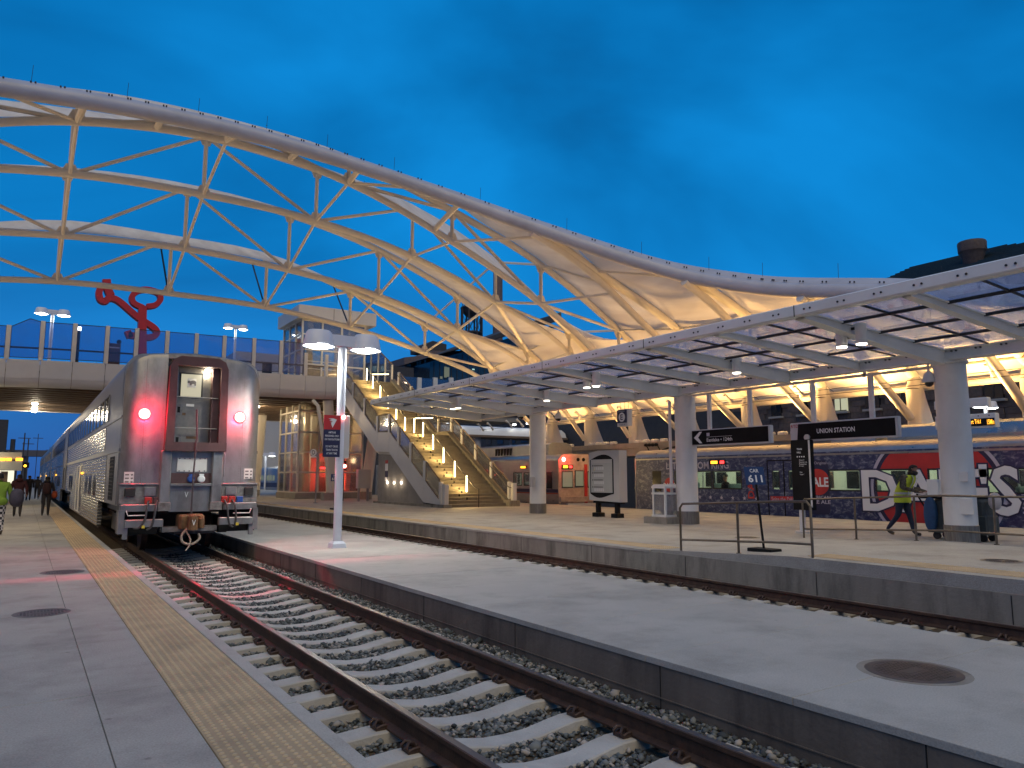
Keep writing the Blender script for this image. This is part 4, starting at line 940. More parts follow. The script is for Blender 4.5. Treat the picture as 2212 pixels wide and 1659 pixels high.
# ---------------------------------------------------------------- grand stair from the bridge to the wide platform
st = thing('staircase', 'wide concrete staircase with glowing handrail posts and white side panels below the footbridge', 'staircase', (19.3,33,PZ))
SX0, SX1 = 17.62, 21.15
def zs(y):
    if y < 32.85: return PZ
    if y < 39.5: return PZ+(y-32.85)*4.0/6.65
    if y < 41.2: return PZ+4.0
    return PZ+4.0+min((y-41.2)*4.1/6.8, 4.1)
n1 = 24; step = MB().cbox(SX0, SX1, 0, .36, -.17, 0, .012)
step.v = [(x, y, z) for x, y, z in step.v]; STM = step.mesh('step', 'fascia_step')
for k in range(n1):
    y = 32.85+6.65*k/n1; z = PZ+4.0*(k+1)/n1; place('step', STM, st, (0, y, z))
    if 1 < k: MB().box(19.05 if k % 3 else 18.75, 19.13 if k % 3 else 18.83, y-.02, y-.002, z-.14, z-.03).build('nosing_mark', 'black', st)
for k in range(n1+1):
    y = 41.2+6.8*k/(n1+1); z = PZ+4.0+4.1*(k+1)/(n1+1); place('step', STM, st, (0, y, z))
MB().box(SX0, SX1, 39.5, 41.25, PZ+3.8, PZ+3.995).build('landing', 'fascia_step', st)
MB().prism([(32.9,PZ),(39.5,PZ+3.6),(41.2,PZ+3.6),(48,PZ+7.7),(48,PZ+7.2),(41.3,PZ+3.1),(39.4,PZ+3.1),(34.5,PZ)], 'x', SX0+.05, SX1-.05).build('soffit', 'concrete_wall', st)
# white side panels (left) and concrete stringer (right)
def sidepanel(x0, x1, m, nm):
    ys = [33.0,34.9,36.6,38.2,39.4,41.25,43.3,45.3,48.0]
    for a, b in zip(ys[:-1], ys[1:]):
        n = 2; top = [(a+.008, zs(a)+.12), (b-.008, zs(b)+.12)]; bot = [(b-.008, max(zs(b)-1.02,PZ+.14)), (a+.008, max(zs(a)-1.02,PZ+.14))]
        MB().prism(top+bot, 'x', x0, x1).build(nm, m, st)
        top = [(a+.008, max(zs(a)-1.04,PZ+.12)), (b-.008, max(zs(b)-1.04,PZ+.12))]; 
        if zs(b) > 1.4: MB().add([(x0+.02,a+.008,max(zs(a)-1.04,PZ+.12)),(x0+.02,b-.008,max(zs(b)-1.04,PZ+.12)),(x0+.34,b-.008,max(zs(b)-1.28,PZ+.02)),(x0+.34,a+.008,max(zs(a)-1.28,PZ+.02))], [(0,1,2,3)]).build(nm, m, st)
sidepanel(17.36, 17.44, 'panel_white', 'side_panel')
def strip(x0, x1, dz, th, m, nm):
    for a, b in ((32.95,39.5),(39.5,41.2),(41.2,48.0)): MB().prism([(a,zs(a)+dz),(b,zs(b)+dz),(b,zs(b)+dz+th),(a,zs(a)+dz+th)], 'x', x0, x1).build(nm, m, st)
strip(17.44, 17.62, .0, .20, 'stringer', 'stringer'); strip(21.15, 21.42, -.75, 1.0, 'fascia_step', 'stringer'); strip(21.42, 21.5, -.2, .5, 'stringer', 'stringer')
MB().box(17.3, 17.75, 32.55, 33.3, PZ-.01, PZ+.16).build('kerb', 'concrete_curb', st); MB().box(17.36, 17.6, 33.3, 41.5, PZ-.01, PZ+.13).build('kerb', 'concrete_curb', st); MB().box(21.1, 21.75, 32.5, 33.2, PZ-.01, PZ+.3).build('kerb', 'concrete_curb', st)
# support wall under the landing
sw = MB().prism([(34.6,PZ),(39.55,PZ+3.0),(41.3,PZ+3.0),(41.3,PZ)], 'x', 17.55, 17.95).build('support_wall', 'concrete_wall', st)
MB().box(17.95, 20.8, 41.0, 41.28, PZ, PZ+3.0).build('support_wall', 'concrete_wall', st)
for y in (39.9,38.95,38.0):
    MB().lathe([(.07,-.03),(.055,0)], (17.54,y,1.2+PZ), 12, 'x').build('wall_light', 'led_white', sw); lamp('wall_lamp', 'POINT', (17.35,y,1.3), 5, (1,.78,.55), st, None, .06)
for (z0, z1, m) in ((2.4,2.58,'red_print'),(1.98,2.38,'white_print'),(1.62,1.96,'sign_navy'),(1.38,1.60,'white_print')): MB().box(17.525, 17.548, 39.9, 40.25, z0, z1).build('wall_notice', m, sw)
# balustrades: posts, glass, dark top frames
for xs_, side in ((17.40,'l'),(21.46,'r')):
    ys = [33.1,34.9,36.6,38.2,39.5,41.2,43.3,45.3,47.3]
    for y in ys: MB().cbox(xs_-.05, xs_+.11, y-.10, y+.10, zs(y)-.25, zs(y)+1.12, .01).build('post', 'panel_white', st)
    for a, b in zip(ys[:-1], ys[1:]):
        q = [(a+.13,zs(a+.13)+.16),(b-.13,zs(b-.13)+.16),(b-.13,zs(b-.13)+1.14),(a+.13,zs(a+.13)+1.14)]
        MB().prism(q, 'x', xs_+.02, xs_+.032).build('glass_panel', 'glass_rail', st); fr = MB()
        for i in range(4): p0, p1 = q[i], q[(i+1) % 4]; fr.beam((xs_+.026,*p0), (xs_+.026,*p1), .05, .05, up=(1,0,0))
        fr.build('panel_frame', 'stringer', st)
    xr = xs_+(.18 if side == 'l' else -.12)
    MB().tube([(xr,32.7,PZ+.95)]+[(xr,y,zs(y)+.92) for y in (33,39.5,41.2,47.9)], .022, 8).build('handrail', 'dark_metal', st, True)
MB().cbox(17.36, 17.60, 32.6, 32.9, PZ+.1, PZ+1.15, .01).build('end_post', 'panel_white', st); MB().cbox(21.40, 21.62, 32.6, 32.85, PZ+.2, PZ+1.2, .01).build('end_post', 'panel_white', st)
MB().tube([(19.3,32.57,PZ),(19.3,32.57,PZ+.92),(19.3,33.0,PZ+1.0),(19.3,39.45,PZ+5.02),(19.3,41.2,PZ+5.02),(19.3,48.0,PZ+9.1)], .022, 8).build('handrail', 'dark_metal', st, True)
for i, y in enumerate([33.85+1.29*k for k in range(5)]+[40.2,41.5,42.8,44.1,45.4,46.7,47.8]):
    z = zs(y)+.02; MB().tube([(19.3,y,z),(19.3,y,z+1.0)], .02, 6).build('rail_post', 'bronze', st); MB().box(19.27, 19.33, y-.05, y-.018, z+.12, z+.96).build('light_strip', 'stair_led', st)
    lamp('stair_lamp', 'POINT', (19.12,y-.10,z+.45), 85, (1,.66,.24), st, None, .12)
for (y, x) in ((40.2,19.9),(46.9,20.1)): MB().beam((19.35,y,zs(y)+1.0),(20.4,y-.3,zs(y)+1.05), .05, .04).build('light_strip', 'stair_led', st)
# tall glass gable at the head of the stair
for (ya, za, yb, zb, m) in ((50.9,10.95,48.4,9.6,0),(53.6,10.9,50.9,10.95,0)):
    MB().prism([(ya,8.3),(yb,8.3),(yb,zb),(ya,za)], 'x', 21.44, 21.455).build('glass_panel', 'glass_rail', st); MB().beam((21.45,ya,za),(21.45,yb,zb), .07, .07, up=(1,0,0)).build('panel_frame', 'stringer', st)
for y, z in ((50.9,10.9),(49.6,10.2),(48.4,9.55),(52.3,10.9)): MB().box(21.40,21.5,y-.07,y+.07,8.2,z).build('post', 'truss_paint', st)

# ---------------------------------------------------------------- railings on the raised block
def railing(label, pts, posts, top=.95, low=.22, end_l=True, end_r=True):
    t = thing('railing', label, 'railing', posts[0]); r = .024
    tp = [Vector(p)+Vector((0,0,top)) for p in pts]; path = []
    if end_l: path += [Vector(pts[0]), Vector(pts[0])+Vector((0,0,top-.08)), tp[0]+(tp[1]-tp[0]).normalized()*.07]
    else: path += [tp[0]]
    path += tp[1:-1]
    if end_r: path += [tp[-1]+(tp[-2]-tp[-1]).normalized()*.07, Vector(pts[-1])+Vector((0,0,top-.08)), Vector(pts[-1])]
    else: path += [tp[-1]]
    MB().tube(path, r, 10).build('top_rail', 'bronze', t, True)
    MB().tube([Vector(p)+Vector((0,0,low)) for p in pts], r*.9, 10).build('lower_rail', 'bronze', t, True)
    for p in posts: MB().tube([p, Vector(p)+Vector((0,0,top))], r, 10).build('post', 'bronze', t, True); MB().lathe([(.05,0),(.05,.012)], p, 12).build('flange', 'bronze', t)
    return t
def zramp(y): return .26 if y < 8.2 else (PZ if y > 11.6 else .26-(.26-PZ)*(y-8.2)/3.4)
yl = [10.85, 9.4, 7.85]
railing('short brown metal railing along the platform edge beside the leaning car number sign', [(11.16,y,zramp(y)) for y in (10.85,9.9,8.4,7.85)], [(11.16,9.4,zramp(9.4))], .93)
railing('long brown metal railing along the back of the raised platform block', [(16.32,y,zramp(y)+.01) for y in (11.7,11.5,8.3,-4)], [(16.32,y,zramp(y)+.01) for y in (10.3,8.9,7.3,5.7,4.1,2.5)], .95, end_r=False)

# ---------------------------------------------------------------- silver bilevel train
TX, TW = 3.35, 1.53
def prof(x0, w, zb, zs_, zt, n=7):
    p = [(x0-w,zb),(x0-w,zs_)]
    for i in range(1, n+1):
        a = math.pi/2*i/n; p.append((x0-w+w*.27*(1-math.cos(a)), zs_+(zt-zs_-.10)*math.sin(a)))
    p += [(x0-w*.3,zt-.03),(x0,zt)]
    return p+[(2*x0-x,z) for x, z in p[-2::-1]]
PROF = prof(TX, TW, .95, 4.06, 4.61)
def bilevel(label, y0, rear):
    L_ = 25.7; y1 = y0+L_; t = thing('bilevel_car', label, 'train car', (TX,y0,-.2), 'silver bilevel cars')
    MB().prism(PROF, 'y', y0+(.25 if rear else .3), y1-.3).build('body', 'stainless', t, True)
    for s in (-1, 1):
        xo = TX+s*TW; X = lambda a, b: sorted((xo+s*a, xo+s*b))
        # fluted lower skin and lower skirt between the trucks
        MB().box(*X(.001,.014), y0+4.2, y1-.6, 2.32, 2.95).build('fluted_skin', 'ribbed', t)
        MB().box(*X(.001,.014), y0+3.4, y1-.6, .952, 2.18).build('fluted_skin', 'ribbed', t)
        MB().box(*X(-.10,.012), y0+5.2, y1-5.6, .24, .95).build('skirt', 'ribbed', t)
        MB().box(*X(.0,.03), y0+.26, y1-.35, 2.19, 2.26).build('belt_rail', 'stainless', t)
        MB().box(*X(.0,.022), y0+.26, y1-.35, 2.98, 3.03).build('belt_rail', 'stainless', t)
        y = y0+3.7; k = 0
        while y < y1-1.6:
            MB().box(*X(.012,.02), y, y+1.12, 3.12, 3.78).build('window', 'win_dark', t)
            fr = MB(); fr.box(*X(.012,.03), y-.03, y, 3.09, 3.81); fr.box(*X(.012,.03), y+1.12, y+1.15, 3.09, 3.81); fr.box(*X(.012,.03), y-.03, y+1.15, 3.785, 3.82); fr.build('window_frame', 'stainless', t); y += 1.36; k += 1
        for yy in (y0+6.3,y0+8.1,y0+9.9,y0+19.0,y0+20.6):
            for q in (0,.62): MB().box(*X(.014,.024), yy+q, yy+q+.5, 1.06, 1.66).build('window', 'win_dark', t)
            MB().box(*X(.012,.019), yy-.06, yy+1.2, 1.0, 1.72).build('window_frame', 'stainless', t)
        if s < 0:   # boarding door with grab bars
            yd = y0+13.2; MB().box(*X(.014,.022), yd, yd+1.0, .28, 2.15).build('door', 'stainless', t); MB().box(*X(.023,.028), yd+.3, yd+.7, 1.2, 1.85).build('door_window', 'win_dark', t)
            for yy in (yd-.35, yd+1.35): MB().tube([(xo+s*.02,yy,.32),(xo+s*.09,yy,.36),(xo+s*.09,yy,2.0),(xo+s*.02,yy,2.06)], .02, 6).build('grab_bar', 'white_steel', t, True)
            MB().box(*X(.02,.06), yd-.65, yd-.45, 1.72, 1.78).build('marker', 'amber_marker', t)
        yv = y0+1.05
        if s < 0:
            MB().box(*X(.0,.03), yv-.75, yv+1.75, .98, 2.16).build('vent_panel', 'stainless', t)
            MB().box(*X(.031,.036), yv-.02, yv+1.1, 1.05, 2.1).build('vent_back', 'black', t)
            for q in range(12): MB().add([(xo+s*.037,yv,1.07+q*.086),(xo+s*.037,yv+1.08,1.07+q*.086),(xo+s*.075,yv+1.08,1.035+q*.086+.05),(xo+s*.075,yv,1.035+q*.086+.05)], [(0,1,2,3)]).build('vent_slat', 'stainless', t)
    for yy in (y0+3.3, y1-3.6):     # trucks
        tk = MB(); tk.box(TX-1.18, TX-.98, yy-1.75, yy+1.75, .18, .62); tk.box(TX+.98, TX+1.18, yy-1.75, yy+1.75, .18, .62); tk.box(TX-1.0, TX+1.0, yy-.3, yy+.3, .2, .8); tk = tk.build('truck', 'dark_metal', t)
        for q in (-1.3, 1.3):
            for s in (-1, 1): MB().lathe([(.10,-.07),(.455,-.065),(.455,.05),(.48,.06),(.48,.07),(.10,.07)], (TX+s*.755,yy+q,.255), 24, 'x').build('wheel', 'rust', tk, True)
        for s in (-1, 1): MB().box(TX+s*1.19-.02, TX+s*1.19+.02, yy-.35, yy+.35, .3, .55).build('spring', 'coupler', tk)
    MB().box(TX-1.3, TX+1.3, y0+.6, y1-.6, .75, .96).build('underframe', 'dark_metal', t)
    rf = MB()
    for k in range(5): rf.box(TX-.5, TX+.5, y0+2.5+k*4.8, y0+4.6+k*4.8, 4.55, 4.68)
    rf.build('roof_vents', 'stainless', t)
    return t, y0, y1
CARS = [bilevel('last silver bilevel car with open end doorway and two red marker lights', 19.0, True),
        bilevel('second silver bilevel car, coupled in front of the one with the red marker lights', 45.1, False),
        bilevel('third silver bilevel car from the red marker lights', 71.2, False),
        bilevel('fourth silver bilevel car from the red marker lights, far along the left platform', 97.3, False)]
tc_ = CARS[0][0]; YE = 19.0
ze = zoom(300, 1100, 2.37); zf = zoom(400, 1480, 4.916)
def te(x, y, z=ze): p = ony(*z(x,y), YE); return p.x, p.z
# end shell: two side sheets with rounded outer corner, header, recess for the doorway
def endsheet(x0, x1, z0, outer):
    """upright sheet from x0 to x1, outer edge rounded back and following the roof curve"""
    n = 14; rows = []
    for i in range(n+1):
        x = x0+(x1-x0)*i/n; d = abs(x-TX)
        back = .22*max(0, (d-1.22)/.31)**2
        # roof height at x
        zt = np.interp(d, [0,.46,1.01,1.2,1.35,1.45,1.53], [4.60,4.575,4.52,4.45,4.36,4.25,4.06])
        rows.append([(x,YE+back,z0),(x,YE+back,zt-.16),(x,YE+back+.05,zt-.05),(x,YE+back+.20,zt)])
    mb = MB().grid(rows); mb.grid([[ (r[0][0],r[0][1],r[0][2]),(r[0][0],YE+.4,r[0][2])] for r in rows]); return mb
for s in (-1, 1):
    a, b = sorted((TX+s*.66, TX+s*1.53)); endsheet(a, b, 1.44, s).build('end_sheet', 'train_end', tc_, True)
    MB().box(*sorted((TX+s*1.10, TX+s*1.108)), YE-.006, YE+.01, 1.46, 4.36).build('seam', 'train_dirty', tc_)
rv = MB()
for s in (-1, 1):
    for xx in (.72, 1.06, 1.15):
        for k in range(46): rv.lathe([(.008,0),(.005,-.006)], (TX+s*xx, YE-.0, 1.5+k*.062), 5, 'y')
rv.build('rivets', 'train_dirty', tc_)['kind'] = 'stuff'
for s in (-1, 1): MB().tube([(TX+s*.70,YE-.01,1.62),(TX+s*.70,YE-.07,1.66),(TX+s*.70,YE-.07,2.15),(TX+s*.70,YE-.01,2.19)], .014, 6).build('grab_iron', 'grey_metal', tc_, True)
endsheet(TX-.66, TX+.66, 4.42, 0).build('end_header', 'train_dirty', tc_, True)
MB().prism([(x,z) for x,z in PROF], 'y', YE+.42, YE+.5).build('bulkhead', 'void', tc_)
# maroon door surround
dx0, dx1, dz0, dz1 = 2.69, 4.05, 2.22, 4.46
fr = MB(); w = .19
fr.prism([(dx0,dz0),(dx0+.03,dz1-.25),(dx0+.10,dz1-.08),(dx0+.25,dz1),(dx1-.25,dz1),(dx1-.10,dz1-.08),(dx1-.03,dz1-.25),(dx1,dz0),(dx1-w,dz0),(dx1-w,dz1-.22),(dx0+w,dz1-.22),(dx0+w,dz0)], 'y', YE-.20, YE+.06)
fr.box(dx0-.004, dx1+.004, YE-.204, YE+.064, dz0-.006, dz0+.20); fr.build('door_surround', 'door_frame', tc_)
ix0, ix1, iz0, iz1 = dx0+w, dx1-w, dz0+.2, dz1-.22
dr = MB().box(ix0, ix1, YE+.20, YE+.25, iz0, iz1).build('end_door', 'door_metal', tc_)
MB().box(ix0, ix0+.02, YE-.1, YE+.22, iz0, iz1).build('door_jamb', 'train_end', tc_); MB().box(ix1-.16, ix1, YE-.02, YE+.22, iz0, iz1).build('door_jamb', 'door_frame', tc_)
wx0, wx1, wz0, wz1 = ix0+.14, ix0+.60, iz0+1.12, iz1-.16
fr = MB(); fr.box(wx0-.035, wx1+.035, YE+.185, YE+.20, wz0-.035, wz1+.035); fr.build('window_gasket', 'rubber', dr)
MB().box(wx0, wx1, YE+.178, YE+.186, wz0, wz1).build('window_pane', 'vestibule', dr)
MB().box(wx0+.14, wx0+.34, YE+.170, YE+.177, wz0+.22, wz1-.10).build('poster', 'sticker', dr)
bx, bz = wx0+.14, wz0+.27       # small bear silhouette on the poster
MB().prism([(bx,bz+.06),(bx+.01,bz+.10),(bx+.04,bz+.115),(bx+.055,bz+.10),(bx+.12,bz+.125),(bx+.17,bz+.12),(bx+.195,bz+.09),(bx+.195,bz),(bx+.165,bz),(bx+.155,bz+.04),(bx+.10,bz+.035),(bx+.09,bz),(bx+.06,bz),(bx+.055,bz+.05),(bx+.03,bz+.055)], 'y', YE+.165, YE+.169).build('poster_bear', 'print_grey', dr)
for zz in (wz0-.04, wz0-.78): MB().tube([(ix0-.02,YE-.04,zz),(ix1-.02,YE-.04,zz)], .014, 6).build('bar', 'grey_metal', tc_)
for (zz, m) in ((wz0-.32,'train_dirty'),(wz0-1.05,'train_dirty')): MB().box(ix0+.05, ix0+.20, YE+.175, YE+.20, zz-.14, zz+.12).build('latch_plate', m, dr); MB().box(ix0+.09, ix0+.15, YE+.168, YE+.175, zz-.08, zz+.06).build('latch', 'black', dr)
for (xx, zz, w_, m) in ((ix0+.28,wz0-.24,.18,'sticker'),(ix0+.12,wz0-.46,.16,'coupler'),(ix0+.32,wz0-1.02,.22,'coupler')): MB().box(xx, xx+w_, YE+.19, YE+.199, zz, zz+.06).build('sticker', m, dr)
MB().box(ix0+.66, ix0+.80, YE+.05, YE+.15, iz1-.07, iz1-.02).build('doorway_light', 'door_light', tc_); lamp('doorway_lamp', 'POINT', (ix0+.72,YE+.05,iz1-.16), 9, (1,.9,.65), tc_, None, .05)
# marker lights
for (px, py) in ((400,577),(1133,605)):
    x, z = te(px, py); MB().lathe([(.125,.0),(.115,-.05),(.07,-.085),(.01,-.095)], (x,YE-.0,z), 20, 'y').build('marker_lens', 'red_lens', tc_, True); MB().lathe([(.15,.02),(.15,-.02),(.128,-.025)], (x,YE,z), 20, 'y').build('marker_ring', 'train_dirty', tc_)
    lamp('marker_lamp', 'POINT', (x,YE-.24,z), 105, (1,.015,.05), tc_, None, .06)
    ml = lamp('marker_lamp', 'SPOT', (x,YE-.3,z), 800, (1,.03,.08), tc_, (x,14.1,0), .10, 95, .6); ml.scale = (1,.04,1)   # lens throws a flat fan
# posts, panels and gear under the doorway
for (a, b) in ((2.64,2.87),(3.77,4.01)):
    MB().cbox(a, b, YE-.12, YE+.05, 1.02, dz0, .02).build('collision_post', 'train_end', tc_); MB().cbox(a-.02, b+.02, YE-.14, YE+.05, .83, 1.02, .01).build('post_foot', 'train_dirty', tc_)
MB().box(2.87, 3.77, YE-.0, YE+.06, 1.46, dz0).build('end_panel', 'train_end', tc_); MB().box(2.88, 3.76, YE-.01, YE+.06, .80, 1.40).build('end_panel', 'train_end', tc_)
MB().cbox(3.0, 3.66, YE-.02, YE+.0, 1.73, 2.06, .01).build('access_plate', 'sticker', tc_)
rv = MB()
for i in range(6):
    for zz in (1.75, 2.04): rv.lathe([(.014,-.03),(.010,-.035)], (3.05+i*.112,YE,zz), 6, 'y')
rv.build('rivets', 'black', tc_)['kind'] = 'stuff'
MB().box(2.88, 3.77, YE-.004, YE+.0, 1.46, 1.70).build('rust_band', 'door_frame', tc_)
MB().cbox(2.86, 3.79, YE-.10, YE+.02, 1.40, 1.455, .01).build('step_sill', 'train_end', tc_)
for (x, m) in ((3.32,'blue_cap'),(3.55,'white_print')): MB().lathe([(.085,0),(.085,-.05),(.06,-.065)], (x,YE-.005,1.56), 14, 'y').build('socket_cap', m, tc_); MB().box(x-.05,x+.05,YE-.06,YE-.01,1.62,1.68).build('socket_hinge', m, tc_)
for s in (-1, 1):
    a, b = sorted((TX+s*.68, TX+s*1.52))
    MB().box(a, b, YE-.0, YE+.1, 1.0, 1.44).build('gear_panel', 'train_dirty', tc_); MB().cbox(a, b, YE-.04, YE+.04, 1.425, 1.46, .008).build('gear_sill', 'train_end', tc_)
    MB().cbox(*sorted((TX+s*1.2, TX+s*1.42)), YE-.05, YE+.0, 1.17, 1.36, .02).build('gear_hatch', 'rubber', tc_); MB().cbox(*sorted((TX+s*.76, TX+s*1.02)), YE-.035, YE+.0, 1.18, 1.38, .01).build('gear_hatch', 'train_end', tc_)
    MB().cbox(a+.02, b-.01, YE-.10, YE+.05, .83, .99, .02).build('buffer_beam', 'train_end', tc_)
    MB().cbox(*sorted((TX+s*.60, TX+s*1.40)), YE-.22, YE-.06, .48, .65, .02).build('step', 'train_end', tc_)
    MB().box(*sorted((TX+s*1.40, TX+s*1.52)), YE-.16, YE+.3, .34, .86).build('corner_post', 'train_end', tc_)
    MB().box(*sorted((TX+s*1.32, TX+s*1.42)), YE-.15, YE-.07, .22, .48).build('step_bracket', 'train_end', tc_)
    MB().tube([(TX+s*.95,YE-.10,.74),(TX+s*1.33,YE-.12,.74),(TX+s*1.36,YE-.12,.82),(TX+s*1.36,YE-.06,.88)], .014, 6).build('hoop', 'white_steel', tc_, True)
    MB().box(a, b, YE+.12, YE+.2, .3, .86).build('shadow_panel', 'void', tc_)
    for q, (m, dx) in enumerate((('red_cap',.74),('red_cap',.92),('blue_cap',1.10))):
        if s < 0 and q == 2: continue
        x = TX+s*dx; MB().cbox(x-.075, x+.075, YE-.07, YE+.0, 1.0, 1.14, .01).build('jumper_socket', m if s > 0 else ('red_cap' if q else 'door_frame'), tc_)
        if q < 2: MB().tube(spline([(x,YE-.07,1.06),(x+s*.04,YE-.22,.92),(x+.07*s,YE-.24,.66),(x+.12*s-.06*q,YE-.22,.47),(x+.2*s-.1*q,YE-.20,.42+.05*q)], 5), .024, 8).build('jumper_cable', 'cable', tc_, True)
    MB().box(TX+s*1.02-.03, TX+s*1.02+.03, YE-.27, YE-.2, .46, .52).build('tape', 'yellow_tape', tc_)
# coupler and brake hose
cp = MB(); cp.cbox(3.08, 3.62, YE-.30, YE+.3, .42, .74, .04); cp.cbox(3.24, 3.44, YE-.55, YE-.28, .40, .76, .05); cp.cbox(3.44, 3.60, YE-.48, YE-.28, .44, .70, .06); cp.build('coupler', 'coupler', tc_)
MB().box(2.75, 3.95, YE-.05, YE+.25, .34, .46).build('draft_sill', 'train_dirty', tc_); MB().box(3.02, 3.9, YE-.02, YE+.2, .28, .34).build('draft_sill', 'dark_metal', tc_)
MB().tube([(3.34,YE-.18,3.20),(3.37,YE-.22,2.6),(3.33,YE-.24,1.6),(3.32,YE-.30,.75)], .02, 8).build('rod', 'cable', tc_, True)
MB().tube(spline([(3.25,YE-.3,.42),(3.12,YE-.42,.28),(3.15,YE-.45,.12),(3.34,YE-.48,.08),(3.5,YE-.45,.2),(3.48,YE-.4,.3)],6), .028, 8).build('brake_hose', 'rope', tc_, True)
MB().tube(spline([(3.22,YE-.35,.36),(3.30,YE-.44,.2),(3.28,YE-.5,.05),(3.2,YE-.52,-.06)],5), .02, 8).build('brake_hose', 'rope', tc_, True)
for (px, py) in ((90,345),(1998,285)):     # safety stickers with three pictograms
    x, z = te(px, py, zf); MB().box(x-.10, x+.10, YE-.006, YE+.0, z-.125, z+.125).build('sticker', 'sticker', tc_)
    for q in range(3): MB().prism([(x+.03,z+.07-q*.08),(x+.075,z+.08-q*.08),(x+.085,z+.05-q*.08),(x+.05,z+.035-q*.08)], 'y', YE-.0095, YE-.0065).build('pictogram', 'print_grey', tc_); MB().box(x-.08, x-.0, YE-.0095, YE-.0065, z+.045-q*.08, z+.075-q*.08).build('print_line', 'print_grey', tc_)
for q in range(3): text('chalk_mark', 'V', 'white_print', tc_, ((3.20,YE-.013,1.13),(3.30,YE-.555,.50),(3.20,YE-.013,1.12))[q], (1,0,0), (0,0,1), .08, .13, .003) if q < 2 else None
text('car_number', '2804', 'print_grey', dr, (ix0+.42, YE+.199, iz1-.09), (1,0,0), (0,0,1), .17, .055, .003)

# ---------------------------------------------------------------- commuter trains on the far track
EX0, EX1 = 25.5, 28.5
def emu_profile():
    p = [(EX0,-.15),(EX0,2.55)]
    for i in range(1, 7): a = math.pi/2*i/6; p.append((EX0+.55*(1-math.cos(a)), 2.55+.38*math.sin(a)))
    return p+[(EX0+EX1-x,z) for x, z in p[::-1]]
EP = emu_profile()
def emu(label, y0, y1, skin, wins, doors):
    """hollow shell with real window openings on the platform side"""
    t = thing('commuter_car', label, 'commuter train', (27,y0,-1.1))
    zw0, zw1 = 1.12, 1.86
    # platform-side wall built round the openings
    cuts = sorted([(a,b) for a,b in wins]+[(a,b) for a,b,_ in doors]); w = MB()
    w.box(EX0, EX0+.06, y0, y1, -.15, zw0); w.box(EX0, EX0+.06, y0, y1, zw1, 2.56); y = y0
    for a, b in cuts: w.box(EX0, EX0+.06, y, a, zw0, zw1); y = b
    w.box(EX0, EX0+.06, y, y1, zw0, zw1); w.build('side_wall', skin, t)
    rows = [[(x,y0,z) for x,z in EP[1:-1]], [(x,y1,z) for x,z in EP[1:-1]]]
    MB().grid(rows).build('roof', 'emu_steel', t, True); MB().box(EX1-.06, EX1, y0, y1, -.15, 2.56).build('side_wall', 'emu_steel', t)
    MB().box(EX0+.06, EX1-.06, y0+.05, y1-.05, .02, .10).build('floor', 'bld_dark', t); MB().box(EX0+.07, EX1-.07, y0+.05, y1-.05, 2.32, 2.36).build('ceiling', 'interior_wall', t)
    MB().box(EX0+.5, EX1-.5, y0+.2, y1-.2, 2.29, 2.31).build('ceiling_light', 'train_light', t)
    MB().box(EX1-.10, EX1-.07, y0+.05, y1-.05, .1, 1.15).build('lining', 'interior_wall', t); MB().box(EX1-.10, EX1-.07, y0+.05, y1-.05, 1.15, 2.3).build('lining', 'interior_wall', t)
    for k in range(int((y1-y0)/1.9)): MB().box(EX1-.12, EX1-.10, y0+.6+k*1.9, y0+1.9+k*1.9, 1.15, 1.85).build('window', 'win_dark', t)
    for i, (a, b) in enumerate(wins):
        MB().box(EX0+.01, EX0+.02, a, b, zw0, zw1).build('window', 'window_clear', t)
        fr = MB()
        for q in ((a-.035,a+.02,zw0-.035,zw1+.035),(b-.02,b+.035,zw0-.035,zw1+.035),(a,b,zw0-.035,zw0+.02),(a,b,zw1-.02,zw1+.035)): fr.box(EX0-.010, EX0+.03, *q)
        fr.build('window_frame', 'rubber', t)
        for k in range(max(1, int((b-a)/.75))):
            ys_ = a+.12+k*.72; MB().cbox(EX0+.25, EX0+1.15, ys_, ys_+.13, .5, 1.33+random.uniform(-.03,.03), .03).build('seat', 'seat', t)
        MB().box(EX0+1.6, EX0+1.66, b-.25, b-.2, .1, 2.3).build('grab_pole', 'grey_metal', t)
    for (a, b, m) in doors:
        MB().box(EX0+.0, EX0+.04, a+.01, (a+b)/2-.01, .0, 2.3).build('door_leaf', m, t) if False else None
        for (p, q) in ((a+.012,(a+b)/2-.012),((a+b)/2+.012,b-.012)):
            d = MB(); c = (p+q)/2; h = .16
            d.box(EX0+.015, EX0+.045, p, c-h, zw0, zw1); d.box(EX0+.015, EX0+.045, c+h, q, zw0, zw1); dl_ = d.build('door_leaf', m, t)
            MB().box(EX0+.02, EX0+.03, c-h, c+h, zw0, zw1).build('door_window', 'window_clear', dl_)
            f2 = MB(); f2.box(EX0+.005, EX0+.05, c-h-.02, c-h+.015, zw0, zw1); f2.box(EX0+.005, EX0+.05, c+h-.015, c+h+.02, zw0, zw1); f2.build('door_frame', 'rubber', dl_)
        for yy in (a, (a+b)/2, b): MB().box(EX0-.006, EX0+.01, yy-.025, yy+.025, .05, 2.28).build('door_seal', 'black', t)
        MB().box(EX0-.005, EX0+.01, a, b, 2.25, 2.3).build('door_head', 'black', t)
    MB().box(EX0+.2, EX1-.2, y0+.5, y1-.5, -.75, -.15).build('underframe', 'black', t)
    for yy in (y0+3.0, y1-3.0):
        for q in (-1.2, 1.2):
            for s in (-1, 1): MB().lathe([(.08,-.06),(.40,-.06),(.42,.06),(.08,.06)], (27+s*.7525,yy+q,-.68), 18, 'x').build('wheel', 'rust', t, True)
    MB().box(EX0+.05, EX0+.1, y0, y1, -.5, -.15).build('skirt', 'black', t)
    return t
